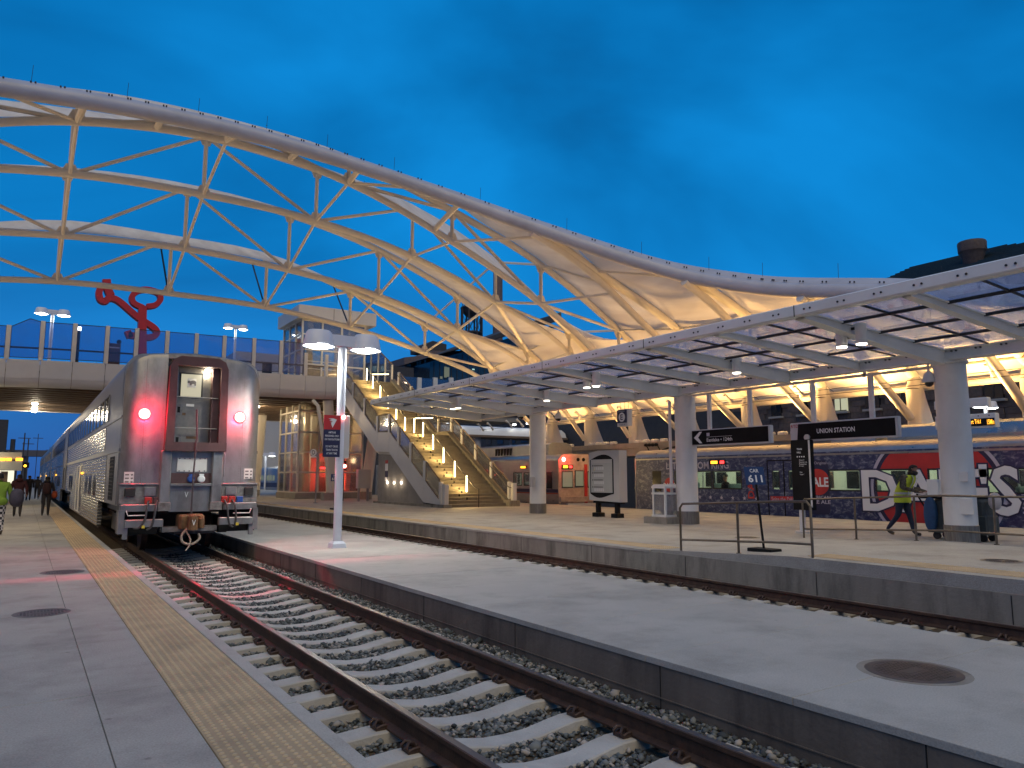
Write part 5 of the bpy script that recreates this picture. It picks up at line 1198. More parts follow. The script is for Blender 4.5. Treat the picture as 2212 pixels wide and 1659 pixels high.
# wrapped train: openings measured along the flank
W2 = emu('blue printed commuter train with big red beer advert and lit windows behind the round columns', 3.0, 27.75,
         'wrap', [(24.45,25.05),(22.85,24.25),(21.2,22.75),(15.58,17.06),(14.0,15.22),(11.9,13.35),(9.9,11.55),(7.9,9.5),(5.9,7.5)], [(18.3,19.85,'wrap')])
W2y = [ (24.45,25.05)]
MB().box(EX0-.004, EX0+.02, 25.95, 26.55, .95, 1.9).build('cab_window', 'win_dark', W2)
MB().box(EX0-.0, EX1, 27.72, 27.78, -.15, 2.56).build('end_wall', 'emu_steel', W2); MB().box(EX0+.05, EX1-.05, 2.98, 3.02, -.15, 2.56).build('end_wall', 'emu_steel', W2)
MB().tube([(EX0+.04,27.72,-.1),(EX0+.04,27.72,2.5)], .06, 8).build('corner_post', 'emu_steel', W2, True)
MB().box(EX0-.012, EX0+.0, 3, 27.7, 2.43, 2.50).build('gutter', 'emu_steel', W2)
for (x0, x1, a, b, z1, m) in ((26.1,27.9,4.0,14.6,3.46,'housing'),(26.3,27.7,15.6,17.4,3.2,'hvac')):
    MB().prism([(x0-.1,2.85),(x0,z1-.1),(x0+.15,z1),(x1-.15,z1),(x1,z1-.1),(x1+.1,2.85)], 'y', a, b).build('roof_housing', m, W2)
for q in range(9): MB().box(26.28, 26.30, 15.7+q*.18, 15.82+q*.18, 2.95, 3.15).build('vent', 'black', W2)
MB().box(26.0, 26.1, 4, 15, 2.86, 3.02).build('roof_rail', 'grey_metal', W2)
pg = MB(); s1 = zoom(1740, 1250, 3.687)
p0 = onx(*s1(1320,720), 26.6); p1 = onx(*s1(1600,750), 26.6)
for q in range(3): pg.lathe([(.07,-.2),(.09,-.1),(.07,0),(.09,.1),(.07,.2)], (26.6,p0.y-.1-q*.25,p0.z), 8, 'y')
pg.tube([(26.6,p0.y,p0.z),(26.6,p0.y-.2,2.95)], .03, 6); pg.tube([(26.6,p1.y+.5,2.95),(26.6,p1.y,p1.z),(26.6,p1.y-.5,p1.z+.02)], .05, 6); pg.tube([(27.4,p0.y,p0.z),(27.4,p0.y-.2,2.95)], .03, 6); pg.build('pantograph_gear', 'black', W2)
RY, UP = (0,-1,0), (0,0,1)
xp = EX0-.004
text('lettering', 'LET FREEDOM RING', 'lavender_print', W2, (xp,25.6,1.97), RY, UP, 3.75, .33, .004, .015)
# beer can prints, red roundels, stars, banners
def disc(y, z, ry, rz, m, off, n=40, nm='roundel'): return MB().prism([(y+ry*math.cos(2*math.pi*i/n), z+rz*math.sin(2*math.pi*i/n)) for i in range(n)], 'x', EX0-off, EX0-off+.003).build(nm, m, W2)
disc(25.42, 1.25, .33, .33, 'red_print', .006); text('lettering', 'DALES', 'white_print', W2, (EX0-.008,25.8,1.08), RY, UP, .75, .26, .004, .02)
text('lettering', 'the Original', 'lavender_print', W2, (EX0-.006,25.65,1.70), RY, UP, .5, .12, .003)
cy0, cy1 = 17.0, 18.0
MB().prism([(17.15,.2),(18.0,.2),(18.1,.35),(18.1,2.05),(17.95,2.25),(17.2,2.25),(17.08,2.05),(17.08,.35)], 'x', EX0-.005, EX0-.003).build('can_print', 'sign_navy', W2)
disc(17.55, 1.42, .50, .50, 'red_print', .008); text('lettering', 'DALE', 'white_print', W2, (EX0-.010,18.05,1.24), RY, UP, .95, .36, .004, .03); text('lettering', 'the Original', 'lavender_print', W2, (EX0-.008,17.95,2.06), RY, UP, .8, .14, .003); text('lettering', 'PALE ALE', 'lavender_print', W2, (EX0-.008,18.05,.60), RY, UP, 1.0, .14, .003, .02)
text('lettering', 'AMERICAN', 'lavender_print', W2, (EX0-.008,18.05,.80), RY, UP, 1.0, .10, .003, .02)
for k in range(6):
    c = (23.55-k*.62, .72); MB().prism([(c[0]+(.10 if i % 2 == 0 else .042)*math.sin(i*math.pi/5), c[1]+(.10 if i % 2 == 0 else .042)*math.cos(i*math.pi/5)) for i in range(10)], 'x', EX0-.006, EX0-.003).build('star', 'lavender_print', W2)
MB().box(EX0-.009, EX0-.006, 18.35, 19.75, .62, .84).build('banner', 'red_print', W2); text('lettering', 'Seize the DALES', 'lavender_print', W2, (EX0-.010,19.7,.66), RY, UP, 1.25, .15, .003)
text('lettering', 'DAILY', 'red_print', W2, (EX0-.006,20.55,.72), (0,0,1), (0,1,0), 1.35, .33, .003, .02)
# huge roundel with DALES lettering, clipped to the flank height
WIN2 = [(15.58,17.06),(14.0,15.22),(11.9,13.35),(9.9,11.55)]
def clip_disc(yc, zc, r, m, off, z0, z1, nm):
    """flat print cut to the flank height and round the window openings"""
    mb = MB(); zs_ = sorted(set([z0+(z1-z0)*k/40 for k in range(41)]+[1.08,1.90])); x = EX0-off
    def half(z): d = (z-zc)/r; return r*1.12*math.sqrt(max(0, 1-d*d))
    for za, zb in zip(zs_[:-1], zs_[1:]):
        ha, hb = half(za), half(zb); cuts = [(a-.04,b+.04) for a, b in WIN2] if za >= 1.079 and zb <= 1.901 else []
        if not cuts: mb.add([(x,yc-ha,za),(x,yc+ha,za),(x,yc+hb,zb),(x,yc-hb,zb)], [(0,1,2,3)]); continue
        h = min(ha, hb); lo, hi = yc-h, yc+h; y = lo
        for a, b in sorted(cuts):
            if b <= lo or a >= hi: continue
            if a > y: mb.add([(x,y,za),(x,a,za),(x,a,zb),(x,y,zb)], [(0,1,2,3)])
            y = max(y, b)
        if y < hi: mb.add([(x,y,za),(x,hi,za),(x,hi,zb),(x,y,zb)], [(0,1,2,3)])
    o = mb.build(nm, m, W2); return o
clip_disc(13.2, 1.2, 2.0, 'lavender_print', .004, -.13, 2.42, 'roundel_rim'); clip_disc(13.2, 1.2, 1.90, 'sign_navy', .006, -.13, 2.42, 'roundel_rim'); clip_disc(13.2, 1.2, 1.78, 'red_print', .008, -.13, 2.42, 'roundel')
for (s, y, w_, h_) in (('D',15.75,1.35,1.45),('A',14.45,1.5,1.45),('L',13.0,.8,1.45),('E',12.25,.75,1.45),("'S",11.75,1.15,1.6)):
    text('lettering', s, 'sign_navy', W2, (EX0-.030,y+.06,.36), RY, UP, w_+.12, h_+.10, .003, .05); text('lettering', s, 'white_print', W2, (EX0-.036,y,.41), RY, UP, w_, h_, .003, .02)
for i in range(5): MB().box(EX0-.006, EX0-.003, 9.2, 10.6, .5+i*.14, .56+i*.14).build('stripe', 'lavender_print', W2)
MB().box(EX0-.06, EX0+.0, 22.0, 22.9, 2.15, 2.36).build('display_box', 'black', W2); MB().box(EX0-.064, EX0-.06, 22.42, 22.8, 2.19, 2.32).build('display', 'amber_led', W2); MB().box(EX0-.064, EX0-.06, 22.05, 22.28, 2.19, 2.32).build('display', 'red_led', W2)
lamp('carriage_lamp', 'POINT', (26.8,20,2.15), 30, (.9,1,.75), W2, None, .3); lamp('carriage_lamp', 'POINT', (26.8,14,2.15), 30, (.9,1,.75), W2, None, .3); lamp('carriage_lamp', 'POINT', (26.8,24.5,2.15), 26, (.9,1,.75), W2, None, .3)
# seated passenger seen through the window
ps = thing('person', 'seated passenger in dark clothes looking out of the wrapped train window', 'person', (25.95,22.45,.75))
pb = MB(); pb.grid([[(25.95+rx*math.cos(q), 22.45+ry*math.sin(q), z) for q in [2*math.pi*i/14 for i in range(14)]] for rx, ry, z in ((.15,.22,.75),(.16,.23,1.0),(.15,.22,1.25),(.12,.19,1.36),(.06,.07,1.42),(.055,.06,1.47),(.085,.075,1.52),(.10,.085,1.60),(.09,.08,1.68),(.04,.04,1.74),(.005,.005,1.75))], closed=True)
pb.m = [0 if k//14 < 4 else 1 for k in range(len(pb.f))]; pbo = pb.build('body', ['jacket_dark','skin'], ps, True)
MB().lathe([(.108,1.63),(.10,1.70),(.05,1.76),(.005,1.765)], (25.97,22.45,0), 14).build('hair', 'hair', ps, True)

# plain silver train whose end faces the gap
W1 = emu('silver commuter train with blue and red stripe, red-lit end facing the wrapped train', 34.2, 58.0, 'emu_steel', [(36.75,37.65),(37.9,38.8),(40.2,41.1),(41.4,42.3),(43.2,44.6),(45.2,46.6)], [(47.5,49,'emu_steel')])
MB().box(EX0-.008, EX0+.0, 34.2, 58, .72, .92).build('stripe', 'navy_band', W1); MB().box(EX0-.008, EX0+.0, 34.2, 58, .64, .71).build('stripe', 'red_band', W1)
MB().box(EX0-.012, EX0+.0, 34.2, 58, 2.43, 2.5).build('gutter', 'emu_steel', W1); MB().box(EX0-.006, EX0+.0, 34.75, 35.3, .95, 1.9).build('cab_window', 'win_dark', W1)
MB().prism([(x,z) for x,z in EP], 'y', 34.12, 34.2).build('end_wall', 'emu_end', W1)
for (a, b, z0, z1) in ((25.75,26.45,1.05,1.9),(26.7,27.25,1.1,1.95),(27.6,28.25,1.05,1.9)):
    MB().cbox(a-.05, b+.05, 34.09, 34.12, z0-.05, z1+.05, .01).build('end_window_frame', 'rubber', W1); MB().box(a, b, 34.08, 34.09, z0, z1).build('end_window', 'lit_window_dim', W1)
MB().box(27.35, 27.55, 34.07, 34.12, .1, 2.35).build('end_door_edge', 'red_print', W1); MB().box(25.7,26.5,34.06,34.12,2.08,2.32).build('display_box','black',W1); MB().box(25.78,26.1,34.05,34.06,2.13,2.27).build('display','yellow_led',W1); MB().box(26.2,26.42,34.05,34.06,2.13,2.27).build('display','red_led',W1)
MB().lathe([(.13,0),(.11,-.05),(.02,-.09)], (25.85,34.11,2.62), 16, 'y').build('tail_lamp', 'red_lens', W1, True); lamp('tail_lamp_light', 'POINT', (25.75,33.7,2.55), 45, (1,.04,.03), W1, None, .1)
for x in (26.9,27.3): MB().lathe([(.11,0),(.10,-.04)], (x,34.12,2.62), 14, 'y').build('headlamp', 'win_dark', W1)
MB().box(26.0, 28.0, 33.9, 34.12, -.1, .12).build('end_step', 'panel_white', W1); MB().box(25.55,28.45,34.0,34.12,.2,.5).build('end_beam','emu_end',W1)
lamp('carriage_lamp', 'POINT', (26.8,38,2.1), 26, (.85,1,.85), W1, None, .3); lamp('end_lamp', 'POINT', (27.3,32.8,3.2), 40, (1,.62,.3), W1, None, .3)
MB().box(EX0-.05, EX0, 37.35, 38.0, 2.12, 2.3).build('display_box', 'black', W1); MB().box(EX0-.055, EX0-.05, 37.4, 37.95, 2.15, 2.27).build('display', 'amber_led', W1)
MB().prism([(26.1,2.85),(26.2,3.55),(26.5,3.68),(27.5,3.68),(27.9,3.5),(28,2.85)], 'y', 36.0, 47.0).build('roof_housing', 'hvac', W1)
for q in range(6): MB().box(26.12, 26.19, 40+q*.35, 40.22+q*.35, 3.0, 3.45).build('vent', 'black', W1)
MB().box(EX0-.012, EX0-.005, 41.9, 42.2, 1.5, 2.1).build('door_light', 'red_led', W1)
# parked train far beyond the bridge
W3 = thing('commuter_car', 'dark parked commuter train beyond the footbridge seen left of the elevator glass', 'commuter train', (27,90.5,-1.1))
MB().prism(EP, 'y', 90.5, 116).build('body', 'emu_steel', W3, True); MB().box(EX0-.01, EX0, 90.5, 116, .4, .95).build('stripe', 'navy_band', W3)
for k in range(8): MB().box(EX0-.015, EX0-.001, 91.6+k*1.3, 92.5+k*1.3, 1.2, 1.85).build('window', 'lit_window_dim' if k < 5 else 'win_dark', W3)
MB().box(25.9, 28.1, 90.45, 90.5, .3, 2.3).build('end_door', 'win_dark', W3); MB().box(25.8,28.2,91,115,-1.0,-.15).build('underframe','black',W3)

# ---------------------------------------------------------------- signs hung from the canopy
RY, UP = (0,-1,0), (0,0,1)
hr = thing('sign_rail', 'thin white rail between the round columns that carries the two hanging signs', 'rail', (18.2,13.1,4.24))
MB().beam((18.2,8.9,4.24),(18.2,17.4,4.27), .06, .07).build('rail', 'white_steel', hr)
for y in (11.0,15.2): MB().box(18.17,18.23,y-.03,y+.03,4.2,4.5).build('hanger', 'white_steel', hr)
for z in (4.0,3.86): MB().tube([(18.4,-2,z),(18.4,31,z+.02)], .007, 4).build('cable', 'black', hr)
def hang_sign(label, y0, y1, posts):
    t = thing('hanging_sign', label, 'sign', (18.2,(y0+y1)/2,2.6)); a, b = y0, y1
    MB().cbox(18.12, 18.28, a, b, 2.60, 3.12, .02).build('case', 'panel_white', t)
    for y in posts: MB().box(18.16, 18.24, y-.06, y+.06, 3.10, 4.25).build('post', 'white_steel', t)
    return t
hs = hang_sign('long black hanging sign with a left arrow and small white lettering', 13.95, 17.02, (14.7,16.3))
MB().box(18.108, 18.12, 14.02, 16.98, 2.64, 3.09).build('face', 'black', hs)
MB().prism([(16.90,2.865),(16.66,3.05),(16.55,3.05),(16.72,2.865),(16.55,2.68),(16.66,2.68)], 'x', 18.103, 18.107).build('arrow', 'white_print', hs)
MB().box(18.103, 18.107, 16.24, 16.36, 2.90, 3.0).build('route_badge', 'lavender_print', hs); MB().box(18.103, 18.107, 15.35, 16.36, 2.865, 2.872).build('rule', 'white_print', hs)
text('lettering', 'Eastlake • 124th', 'white_print', hs, (18.107,16.36,2.72), RY, UP, 1.02, .11, .003, .012)
hs = hang_sign('long black hanging sign lettered with the station name', 10.15, 13.28, (10.85,12.55))
MB().prism([(13.0,3.08),(10.22,3.08),(10.22,2.64),(13.05,2.64)], 'x', 18.108, 18.12).build('face', 'black', hs)
text('lettering', 'UNION STATION', 'white_print', hs, (18.107,12.42,2.79), RY, UP, 1.12, .13, .003, .02); text('logo', 'RTD', 'red_print', hs, (18.117,13.24,2.98), RY, UP, .24, .09, .004, .01)
es = thing('platform_sign', 'small dark hanging sign with a white circled letter E', 'sign', (18.2,20.3,3.44), 'platform letter signs')
MB().cbox(18.08, 18.32, 20.04, 20.60, 3.44, 4.06, .015).build('case', 'panel_white', es); MB().box(18.068, 18.08, 20.06, 20.58, 3.56, 4.03).build('face', 'sign_navy', es)
MB().prism([(20.32+.17*math.cos(i*math.pi/14), 3.77+.17*math.sin(i*math.pi/14)) for i in range(28)], 'x', 18.063, 18.067).build('disc', 'white_print', es); text('letter', 'E', 'sign_navy', es, (18.062,20.39,3.67), RY, UP, .13, .2, .003, .02)
text('lettering', 'Location', 'white_print', es, (18.067,20.50,3.965), RY, UP, .34, .05, .003); text('lettering', 'Track 4', 'sign_navy', es, (18.078,20.48,3.475), RY, UP, .3, .06, .004)
for y in (20.1,20.32,20.54): MB().tube([(18.2,y,4.05),(18.2,y,4.75)], .008, 4).build('wire', 'dark_metal', es)
s4 = zoom(800, 1250, 3.858)
ds = thing('platform_sign', 'dark blue pole sign with a white circled letter D before the elevator glass', 'sign', (14.33,42.8,PZ), 'platform letter signs')
MB().tube([(14.33,42.83,PZ),(14.33,42.83,3.05)], .045, 8).build('pole', 'grey_metal', ds, True); MB().lathe([(.14,PZ),(.14,PZ+.05)], (14.33,42.83,0), 12).build('base', 'grey_metal', ds)
a, b = ony(*s4(805,805),42.78), ony(*s4(872,910),42.78); MB().box(a.x, b.x, 42.76, 42.8, b.z, a.z).build('face', 'sign_navy', ds); cx_, cz_ = (a.x+b.x)/2, (a.z+b.z)/2+.06
MB().prism([(cx_+.2*math.cos(i*math.pi/12), cz_+.2*math.sin(i*math.pi/12)) for i in range(24)], 'y', 42.752, 42.757).build('disc', 'white_print', ds); text('letter', 'D', 'sign_navy', ds, (cx_-.08,42.75,cz_-.13), (1,0,0), UP, .17, .26, .003, .02)
MB().box(a.x, b.x, 42.75, 42.758, b.z, b.z+.1).build('strip', 'white_print', ds)
def car_sign(label, num, base, top, lean, w=.62, h=.58, full=True):
    bx, by, bz = base; t = thing('car_number_sign', label, 'sign', base, 'car number signs')
    MB().cbox(bx-.02, bx+.30, by-.25, by+.3, bz-.005, bz+.06, .01).build('base', 'black', t)
    tx, ty, tz = top; MB().tube([(bx+.1,by,bz+.05),(tx,ty,tz)], .022, 8).build('pole', 'black', t, True)
    r = Vector((.80,-.60,0)).normalized(); u = Vector((lean*r.x, lean*r.y, 1)).normalized(); c = Vector((tx,ty,tz))+u*h*.48; n = r.cross(u).normalized()
    P = [c-r*w/2-u*h/2, c+r*w/2-u*h/2, c+r*w/2+u*h/2, c-r*w/2+u*h/2]; MB().add(P+[p-n*.02 for p in P], [(0,1,2,3),(7,6,5,4),(0,4,5,1),(1,5,6,2),(2,6,7,3),(3,7,4,0)]).build('board', 'sign_blue', t)
    text('lettering', 'CAR', 'white_print', t, c+u*h*.18+n*.002, r, u, w*.45, h*.20, .003, .02, 'c'); text('number', num, 'white_print', t, c-u*h*.37+n*.002, r, u, w*.72, h*.42, .003, .025, 'c')
    return t
s8 = zoom(2200, 1480, 3.403)
b_ = onz(*s8(975,1060), zramp(9.4)); t_ = ony(*s8(868,315), b_.y); car_sign('blue car number 611 sign on a leaning black pole behind the short railing', '611', (b_.x-.15,b_.y,zramp(b_.y)), (t_.x,t_.y,t_.z), -.12, .37, .34)
b_ = onz(*s4(1100,1560), PZ); t_ = ony(*s4(1105,1205), b_.y); car_sign('blue car number 610 sign on a black pole half hidden behind the lamp post', '610', (b_.x-.1,b_.y,PZ), (t_.x,t_.y,t_.z), 0., .37, .34)
# slim dark wayfinding pylon
py = thing('wayfinding_pylon', 'slim tall black wayfinding pylon with white listing beside the railing', 'pylon', (17.83,12.8,PZ))
MB().tube([(17.83,12.8,PZ),(17.83,12.8,.9)], .08, 12).build('stem', 'panel_white', py, True); MB().lathe([(.2,PZ),(.2,PZ+.05)], (17.83,12.8,0), 14).build('foot', 'panel_grey', py)
MB().cbox(17.74, 17.94, 12.42, 13.02, .72, 2.62, .02).build('case', 'black', py); MB().box(17.722, 17.74, 12.44, 12.86, .74, 2.58).build('face', 'black', py); MB().box(17.715, 17.74, 12.40, 12.44, .80, 2.60).build('edge', 'panel_white', py)
MB().lathe([(.085,-.02),(.085,.02)], (17.80,12.52,2.68), 14, 'x').build('emblem', 'panel_grey', py); text('lettering', 'TRAIN', 'white_print', py, (17.721,12.80,2.34), RY, UP, .16, .05, .003, .02); text('lettering', 'HALL', 'white_print', py, (17.721,12.80,2.25), RY, UP, .13, .05, .003, .02)
for i, s in enumerate(('Gates A','Elevator to','Pedestrian','Bridge')): text('lettering', s, 'white_print', py, (17.721,12.74,2.05-i*.055), RY, UP, .02*len(s)+.02, .035, .003)
text('lettering', 'Taxi', 'white_print', py, (17.721,12.74,1.72), RY, UP, .08, .035, .003); text('lettering', 'Track 1', 'white_print', py, (17.721,12.74,1.66), RY, UP, .13, .035, .003)
for i in range(4): MB().box(17.718, 17.722, 12.78-i*.07, 12.81-i*.07, 2.14, 2.175).build('pictogram', 'white_print', py)
# map totem
mp_ = thing('map_totem', 'pale curved-top map case with a black framed station map on two black feet', 'map board', (18.6,21.6,PZ))
y0, y1 = 20.95, 22.72; X0 = 18.45
case = [(y0,.68),(y1,.72),(y1,2.54),((y0+y1)/2+.3,2.62),(y0,2.60)]
MB().prism(case, 'x', X0, X0+.38).build('case', 'panel_grey', mp_)
def arc(za, zb, bow, n=10): return [(y0+.12+(y1-y0-.62+.5)*i/n, za+(zb-za)*i/n+bow*math.sin(math.pi*i/n)) for i in range(n+1)]
fa = [(y0+.32+(y1-y0-.40)*i/10, 2.26+.20*math.sin(math.pi*(i/10)**.8)) for i in range(11)]; fbm = [(y0+.32+(y1-y0-.40)*i/10, .98-.16*math.sin(math.pi*(i/10)**1.4)) for i in range(11)]
MB().prism(fa+fbm[::-1], 'x', X0-.008, X0).build('frame', 'black', mp_); MB().box(X0-.014, X0-.008, y0+.38, y1-.14, 1.02, 2.28).build('map_sheet', 'map_paper', mp_)
text('lettering', 'Union Station', 'print_grey', mp_, (X0-.014,y1-.45,2.17), RY, UP, .5, .07, .003, .01)
MB().box(X0-.018, X0-.0145, y0+.4, y1-.16, 2.14, 2.26).build('header', 'panel_grey', mp_)
for r_ in range(4):
    zz = 2.04-r_*.27; MB().lathe([(.035,0),(.035,.003)], (X0-.019,y1-.24,zz), 10, 'x').build('dot', 'print_grey', mp_); MB().box(X0-.018, X0-.0145, y1-.85, y1-.30, zz-.02, zz+.02).build('print_line', 'print_grey', mp_)
    for c_ in range(5): MB().box(X0-.018, X0-.0145, y1-.42-c_*.12, y1-.34-c_*.12, zz-.16, zz-.05).build('print_block', 'panel_white', mp_)
MB().add([(X0-.018,y1-.40,1.98),(X0-.018,y1-.36,1.86),(X0-.018,y1-.31,1.84),(X0-.018,y1-.35,1.97)], [(0,1,2,3)]).build('print_mark', 'yellow_tape', mp_)
for y in (21.3,22.4): MB().box(X0+.12, X0+.26, y-.08, y+.08, PZ, .72).build('leg', 'black', mp_); MB().cbox(X0+.0, X0+.38, y-.17, y+.17, PZ-.005, PZ+.16, .02).build('foot', 'black', mp_)
MB().box(X0+.1, X0+.3, 21.0, 22.6, .62, .70).build('rail', 'black', mp_)
# litter bin
tb = thing('litter_bin', 'white framed litter bin with clear sides and pinkish bag on a concrete block', 'litter bin', (17.75,17.95,PZ))
bx0, bx1, by0, by1 = 17.5, 18.1, 17.65, 18.25
MB().cbox(bx0-.18, bx1+.15, by0-.2, by1+.25, PZ-.01, PZ+.22, .02).build('block', 'concrete_curb', tb); z0 = PZ+.22
for x in (bx0, bx1-.06):
    for y in (by0, by1-.06): MB().box(x, x+.06, y, y+.06, z0, z0+.92).build('upright', 'trash_frame', tb)
for z in (z0, z0+.72, z0+.92): 
    fr = MB(); fr.box(bx0-.02,bx1+.02,by0-.02,by0+.05,z,z+.06); fr.box(bx0-.02,bx1+.02,by1-.05,by1+.02,z,z+.06); fr.box(bx0-.02,bx0+.05,by0+.05,by1-.05,z,z+.06); fr.box(bx1-.05,bx1+.02,by0+.05,by1-.05,z,z+.06); fr.build('rim', 'trash_frame', tb)
MB().prism([(by0-.02,z0+.98),(by1+.02,z0+.98),(by1-.1,z0+1.05),(by0+.1,z0+1.05)], 'x', bx0-.02, bx1+.02).build('lid', 'trash_frame', tb)
for q in ((bx0+.01,bx0+.02,by0+.06,by1-.06),(bx0+.06,bx1-.06,by0+.01,by0+.02)): MB().box(*q, z0+.06, z0+.72).build('clear_side', 'trash_clear', tb)
rows = []
for i in range(9):
    z = z0+.08+i*.075; r_ = .22*math.sin(math.pi*(.15+.8*i/8))**.5; rows.append([(17.8+(r_+random.uniform(-.025,.025))*math.cos(q), 17.95+(r_+random.uniform(-.025,.025))*math.sin(q), z) for q in [2*math.pi*k/12 for k in range(12)]])
MB().grid(rows, closed=True).build('bag', 'trash_bag', tb, True)
# column boxes and pipe
for (lab, y, z, s, hh) in (('white junction box on the round column in front of the cart, lower right side', 8.6, .95, .16, .36),('flat white cover plate on the round column beside the worker', 9.25, 1.35, .13, .40),('small white junction box high on the round column, right side', 8.6, 1.62, .10, .22)):
    x = 18.22-.36 if y > 9 else 17.98; o = MB().cbox(x-.07, x+.05, y-s, y+s, z-hh/2, z+hh/2, .01).build('junction_box', 'white_steel'); o.location = (0,0,0); tag(o, lab, 'box')
o = MB().tube([(17.93,BY[3]+.42,PZ),(17.93,BY[3]+.42,4.15)], .05, 10).build('conduit', 'white_steel'); tag(o, 'white vertical conduit pipe on the round column behind the litter bin', 'pipe')
o = MB().cbox(17.7, 17.88, 25.55, 25.75, 1.2, 1.62, .02).build('call_box', 'panel_grey'); tag(o, 'small grey call box on the round column nearest the staircase', 'box')
# dome cameras
def dome(lab, x, y, zt, zc, k=1.):
    t = thing('dome_camera', lab, 'camera', (x,y,zt), 'dome cameras'); MB().tube([(x,y,zt),(x,y,zc+.12*k)], .03*k, 8).build('stem', 'white_steel', t, True)
    MB().lathe([(.04*k,.26*k),(.10*k,.2*k),(.15*k,.06*k),(.16*k,0),(.10*k,-.01)], (x,y,zc), 16).build('hood', 'white_steel', t, True); MB().lathe([(.10*k,0),(.09*k,-.06*k),(.05*k,-.10*k),(.005,-.11*k)], (x,y,zc-.005), 14).build('dome', 'win_dark', t, True)
dome('white dome camera hanging beside the round column with junction boxes', 17.98, 9.25, 4.45, 3.86)
p = onx(*s1(270,400), 18.1); dome('white dome camera hanging on a long stem above the tail of the silver commuter train', 18.1, p.y, 4.6, p.z)
p = onx(*s5(1628,220), 17.6); dome('small dome camera hanging left of the round column nearest the staircase', 17.6, p.y, 4.5, p.z)
# departure board right of column
db = thing('departure_board', 'white two-tier departure board with amber text reading Airport', 'departure board', (24,10.9,3.1))
s3 = zoom(2900, 1100, 4.148)
MB().cbox(23.9, 24.15, 10.45, 12.2, 3.08, 3.50, .02).build('case', 'panel_white', db); MB().cbox(23.9, 24.1, 10.62, 12.2, 3.72, 3.98, .02).build('case', 'panel_white', db); MB().box(23.95, 24.1, 11.3, 11.5, 3.48, 3.75).build('bracket', 'panel_white', db); MB().box(23.97, 24.08, 11.6, 11.75, PZ, 3.9).build('post', 'panel_white', db)
MB().box(23.888, 23.9, 10.48, 11.40, 3.13, 3.35).build('screen', 'black', db); text('lettering', 'Airport Trk1', 'amber_led', db, (23.887,11.36,3.16), RY, UP, .50, .17, .003, .01); text('lettering', '15Min', 'amber_led', db, (23.887,10.68,3.16), RY, UP, .19, .15, .003, .01)
for q in range(3): MB().lathe([(.02,-.004),(.02,.0)], (23.897,10.62+q*.3,3.43), 8, 'x').build('screw', 'dark_metal', db)
# small boxes near the stair
bxp = onz(*s4(1405,1455), PZ); t = thing('cabinet', 'grey equipment cabinet on two legs beside the tapered bridge leg', 'cabinet', (bxp.x,bxp.y,PZ)); MB().cbox(bxp.x-.1, bxp.x+.75, bxp.y-.1, bxp.y+.3, .9, 2.1, .02).build('box', 'panel_grey', t)
for x in (bxp.x, bxp.x+.6): MB().box(x-.05, x+.08, bxp.y, bxp.y+.12, PZ, .95).build('leg', 'grey_metal', t)

# ---------------------------------------------------------------- people
def person(key, label, loc, rz, extras=(), k=1.):
    me, J = BODY[key]; t = thing('person', label, 'person', loc); o = bpy.data.objects.new('body', me); COL.objects.link(o); o.parent = t
    h = bpy.data.objects.new('hair', hair_mb(J).mesh('hair', 'hair', smooth=True)); COL.objects.link(h); h.parent = t
    for nm, mb, m in extras: e_ = bpy.data.objects.new(nm, mb.mesh(nm, m, smooth=True)); COL.objects.link(e_); e_.parent = t
    t.rotation_euler = (0,0,rz); t.scale = (k,k,k); return t, J
def blob(c, r, n=12, sq=.75):
    mb = MB(); rows = []
    for i in range(9):
        a = -math.pi/2+math.pi*i/8; rows.append([(c[0]+r[0]*abs(math.cos(a))**sq*(1 if math.cos(a) > 0 else 1)*math.copysign(abs(math.cos(q))**sq, math.cos(q)), c[1]+r[1]*abs(math.cos(a))**sq*math.copysign(abs(math.sin(q))**sq, math.sin(q)), c[2]+r[2]*math.sin(a)) for q in [2*math.pi*k/n for k in range(n)]])
    mb.grid(rows, closed=True); return mb
person('maroon', 'person in a dark maroon jacket walking away along the left platform', (-.13,36.7,0), 0, [('hood', blob((0,-.06,1.50),(.13,.09,.08)), 'jacket_maroon'), ('jacket_hem', blob((0,0,.95),(.22,.17,.12)), 'jacket_maroon')], 1.0)
person('dark', 'person with a dark backpack and orange bag walking away close to the silver train', (.85,36.9,0), -.05, [('backpack', blob((0,-.20,1.20),(.17,.11,.25)), 'backpack'), ('orange_bag', blob((.30,.05,.92),(.12,.2,.17)), 'orange_bag'), ('hood', blob((0,-.05,1.50),(.13,.1,.07)), 'jacket_dark')], .95)
person('green', 'person in a lime green jacket and checked trousers carrying a grey bag', (-.55,25.5,0), .1, [('grey_bag', blob((.42,-.05,1.02),(.18,.26,.26)), 'grey_bag'), ('jacket_hem', blob((0,0,.93),(.23,.18,.14)), 'jacket_green')], 1.0)
for (x, y, k) in ((.35,62,1.0),(.9,66,.97),(-.3,70,1.0),(.5,78,1.0)): person('far', 'small dark figure far along the left platform', (x,y,0), 0, (), k)[0]['group'] = 'figures far along the left platform'
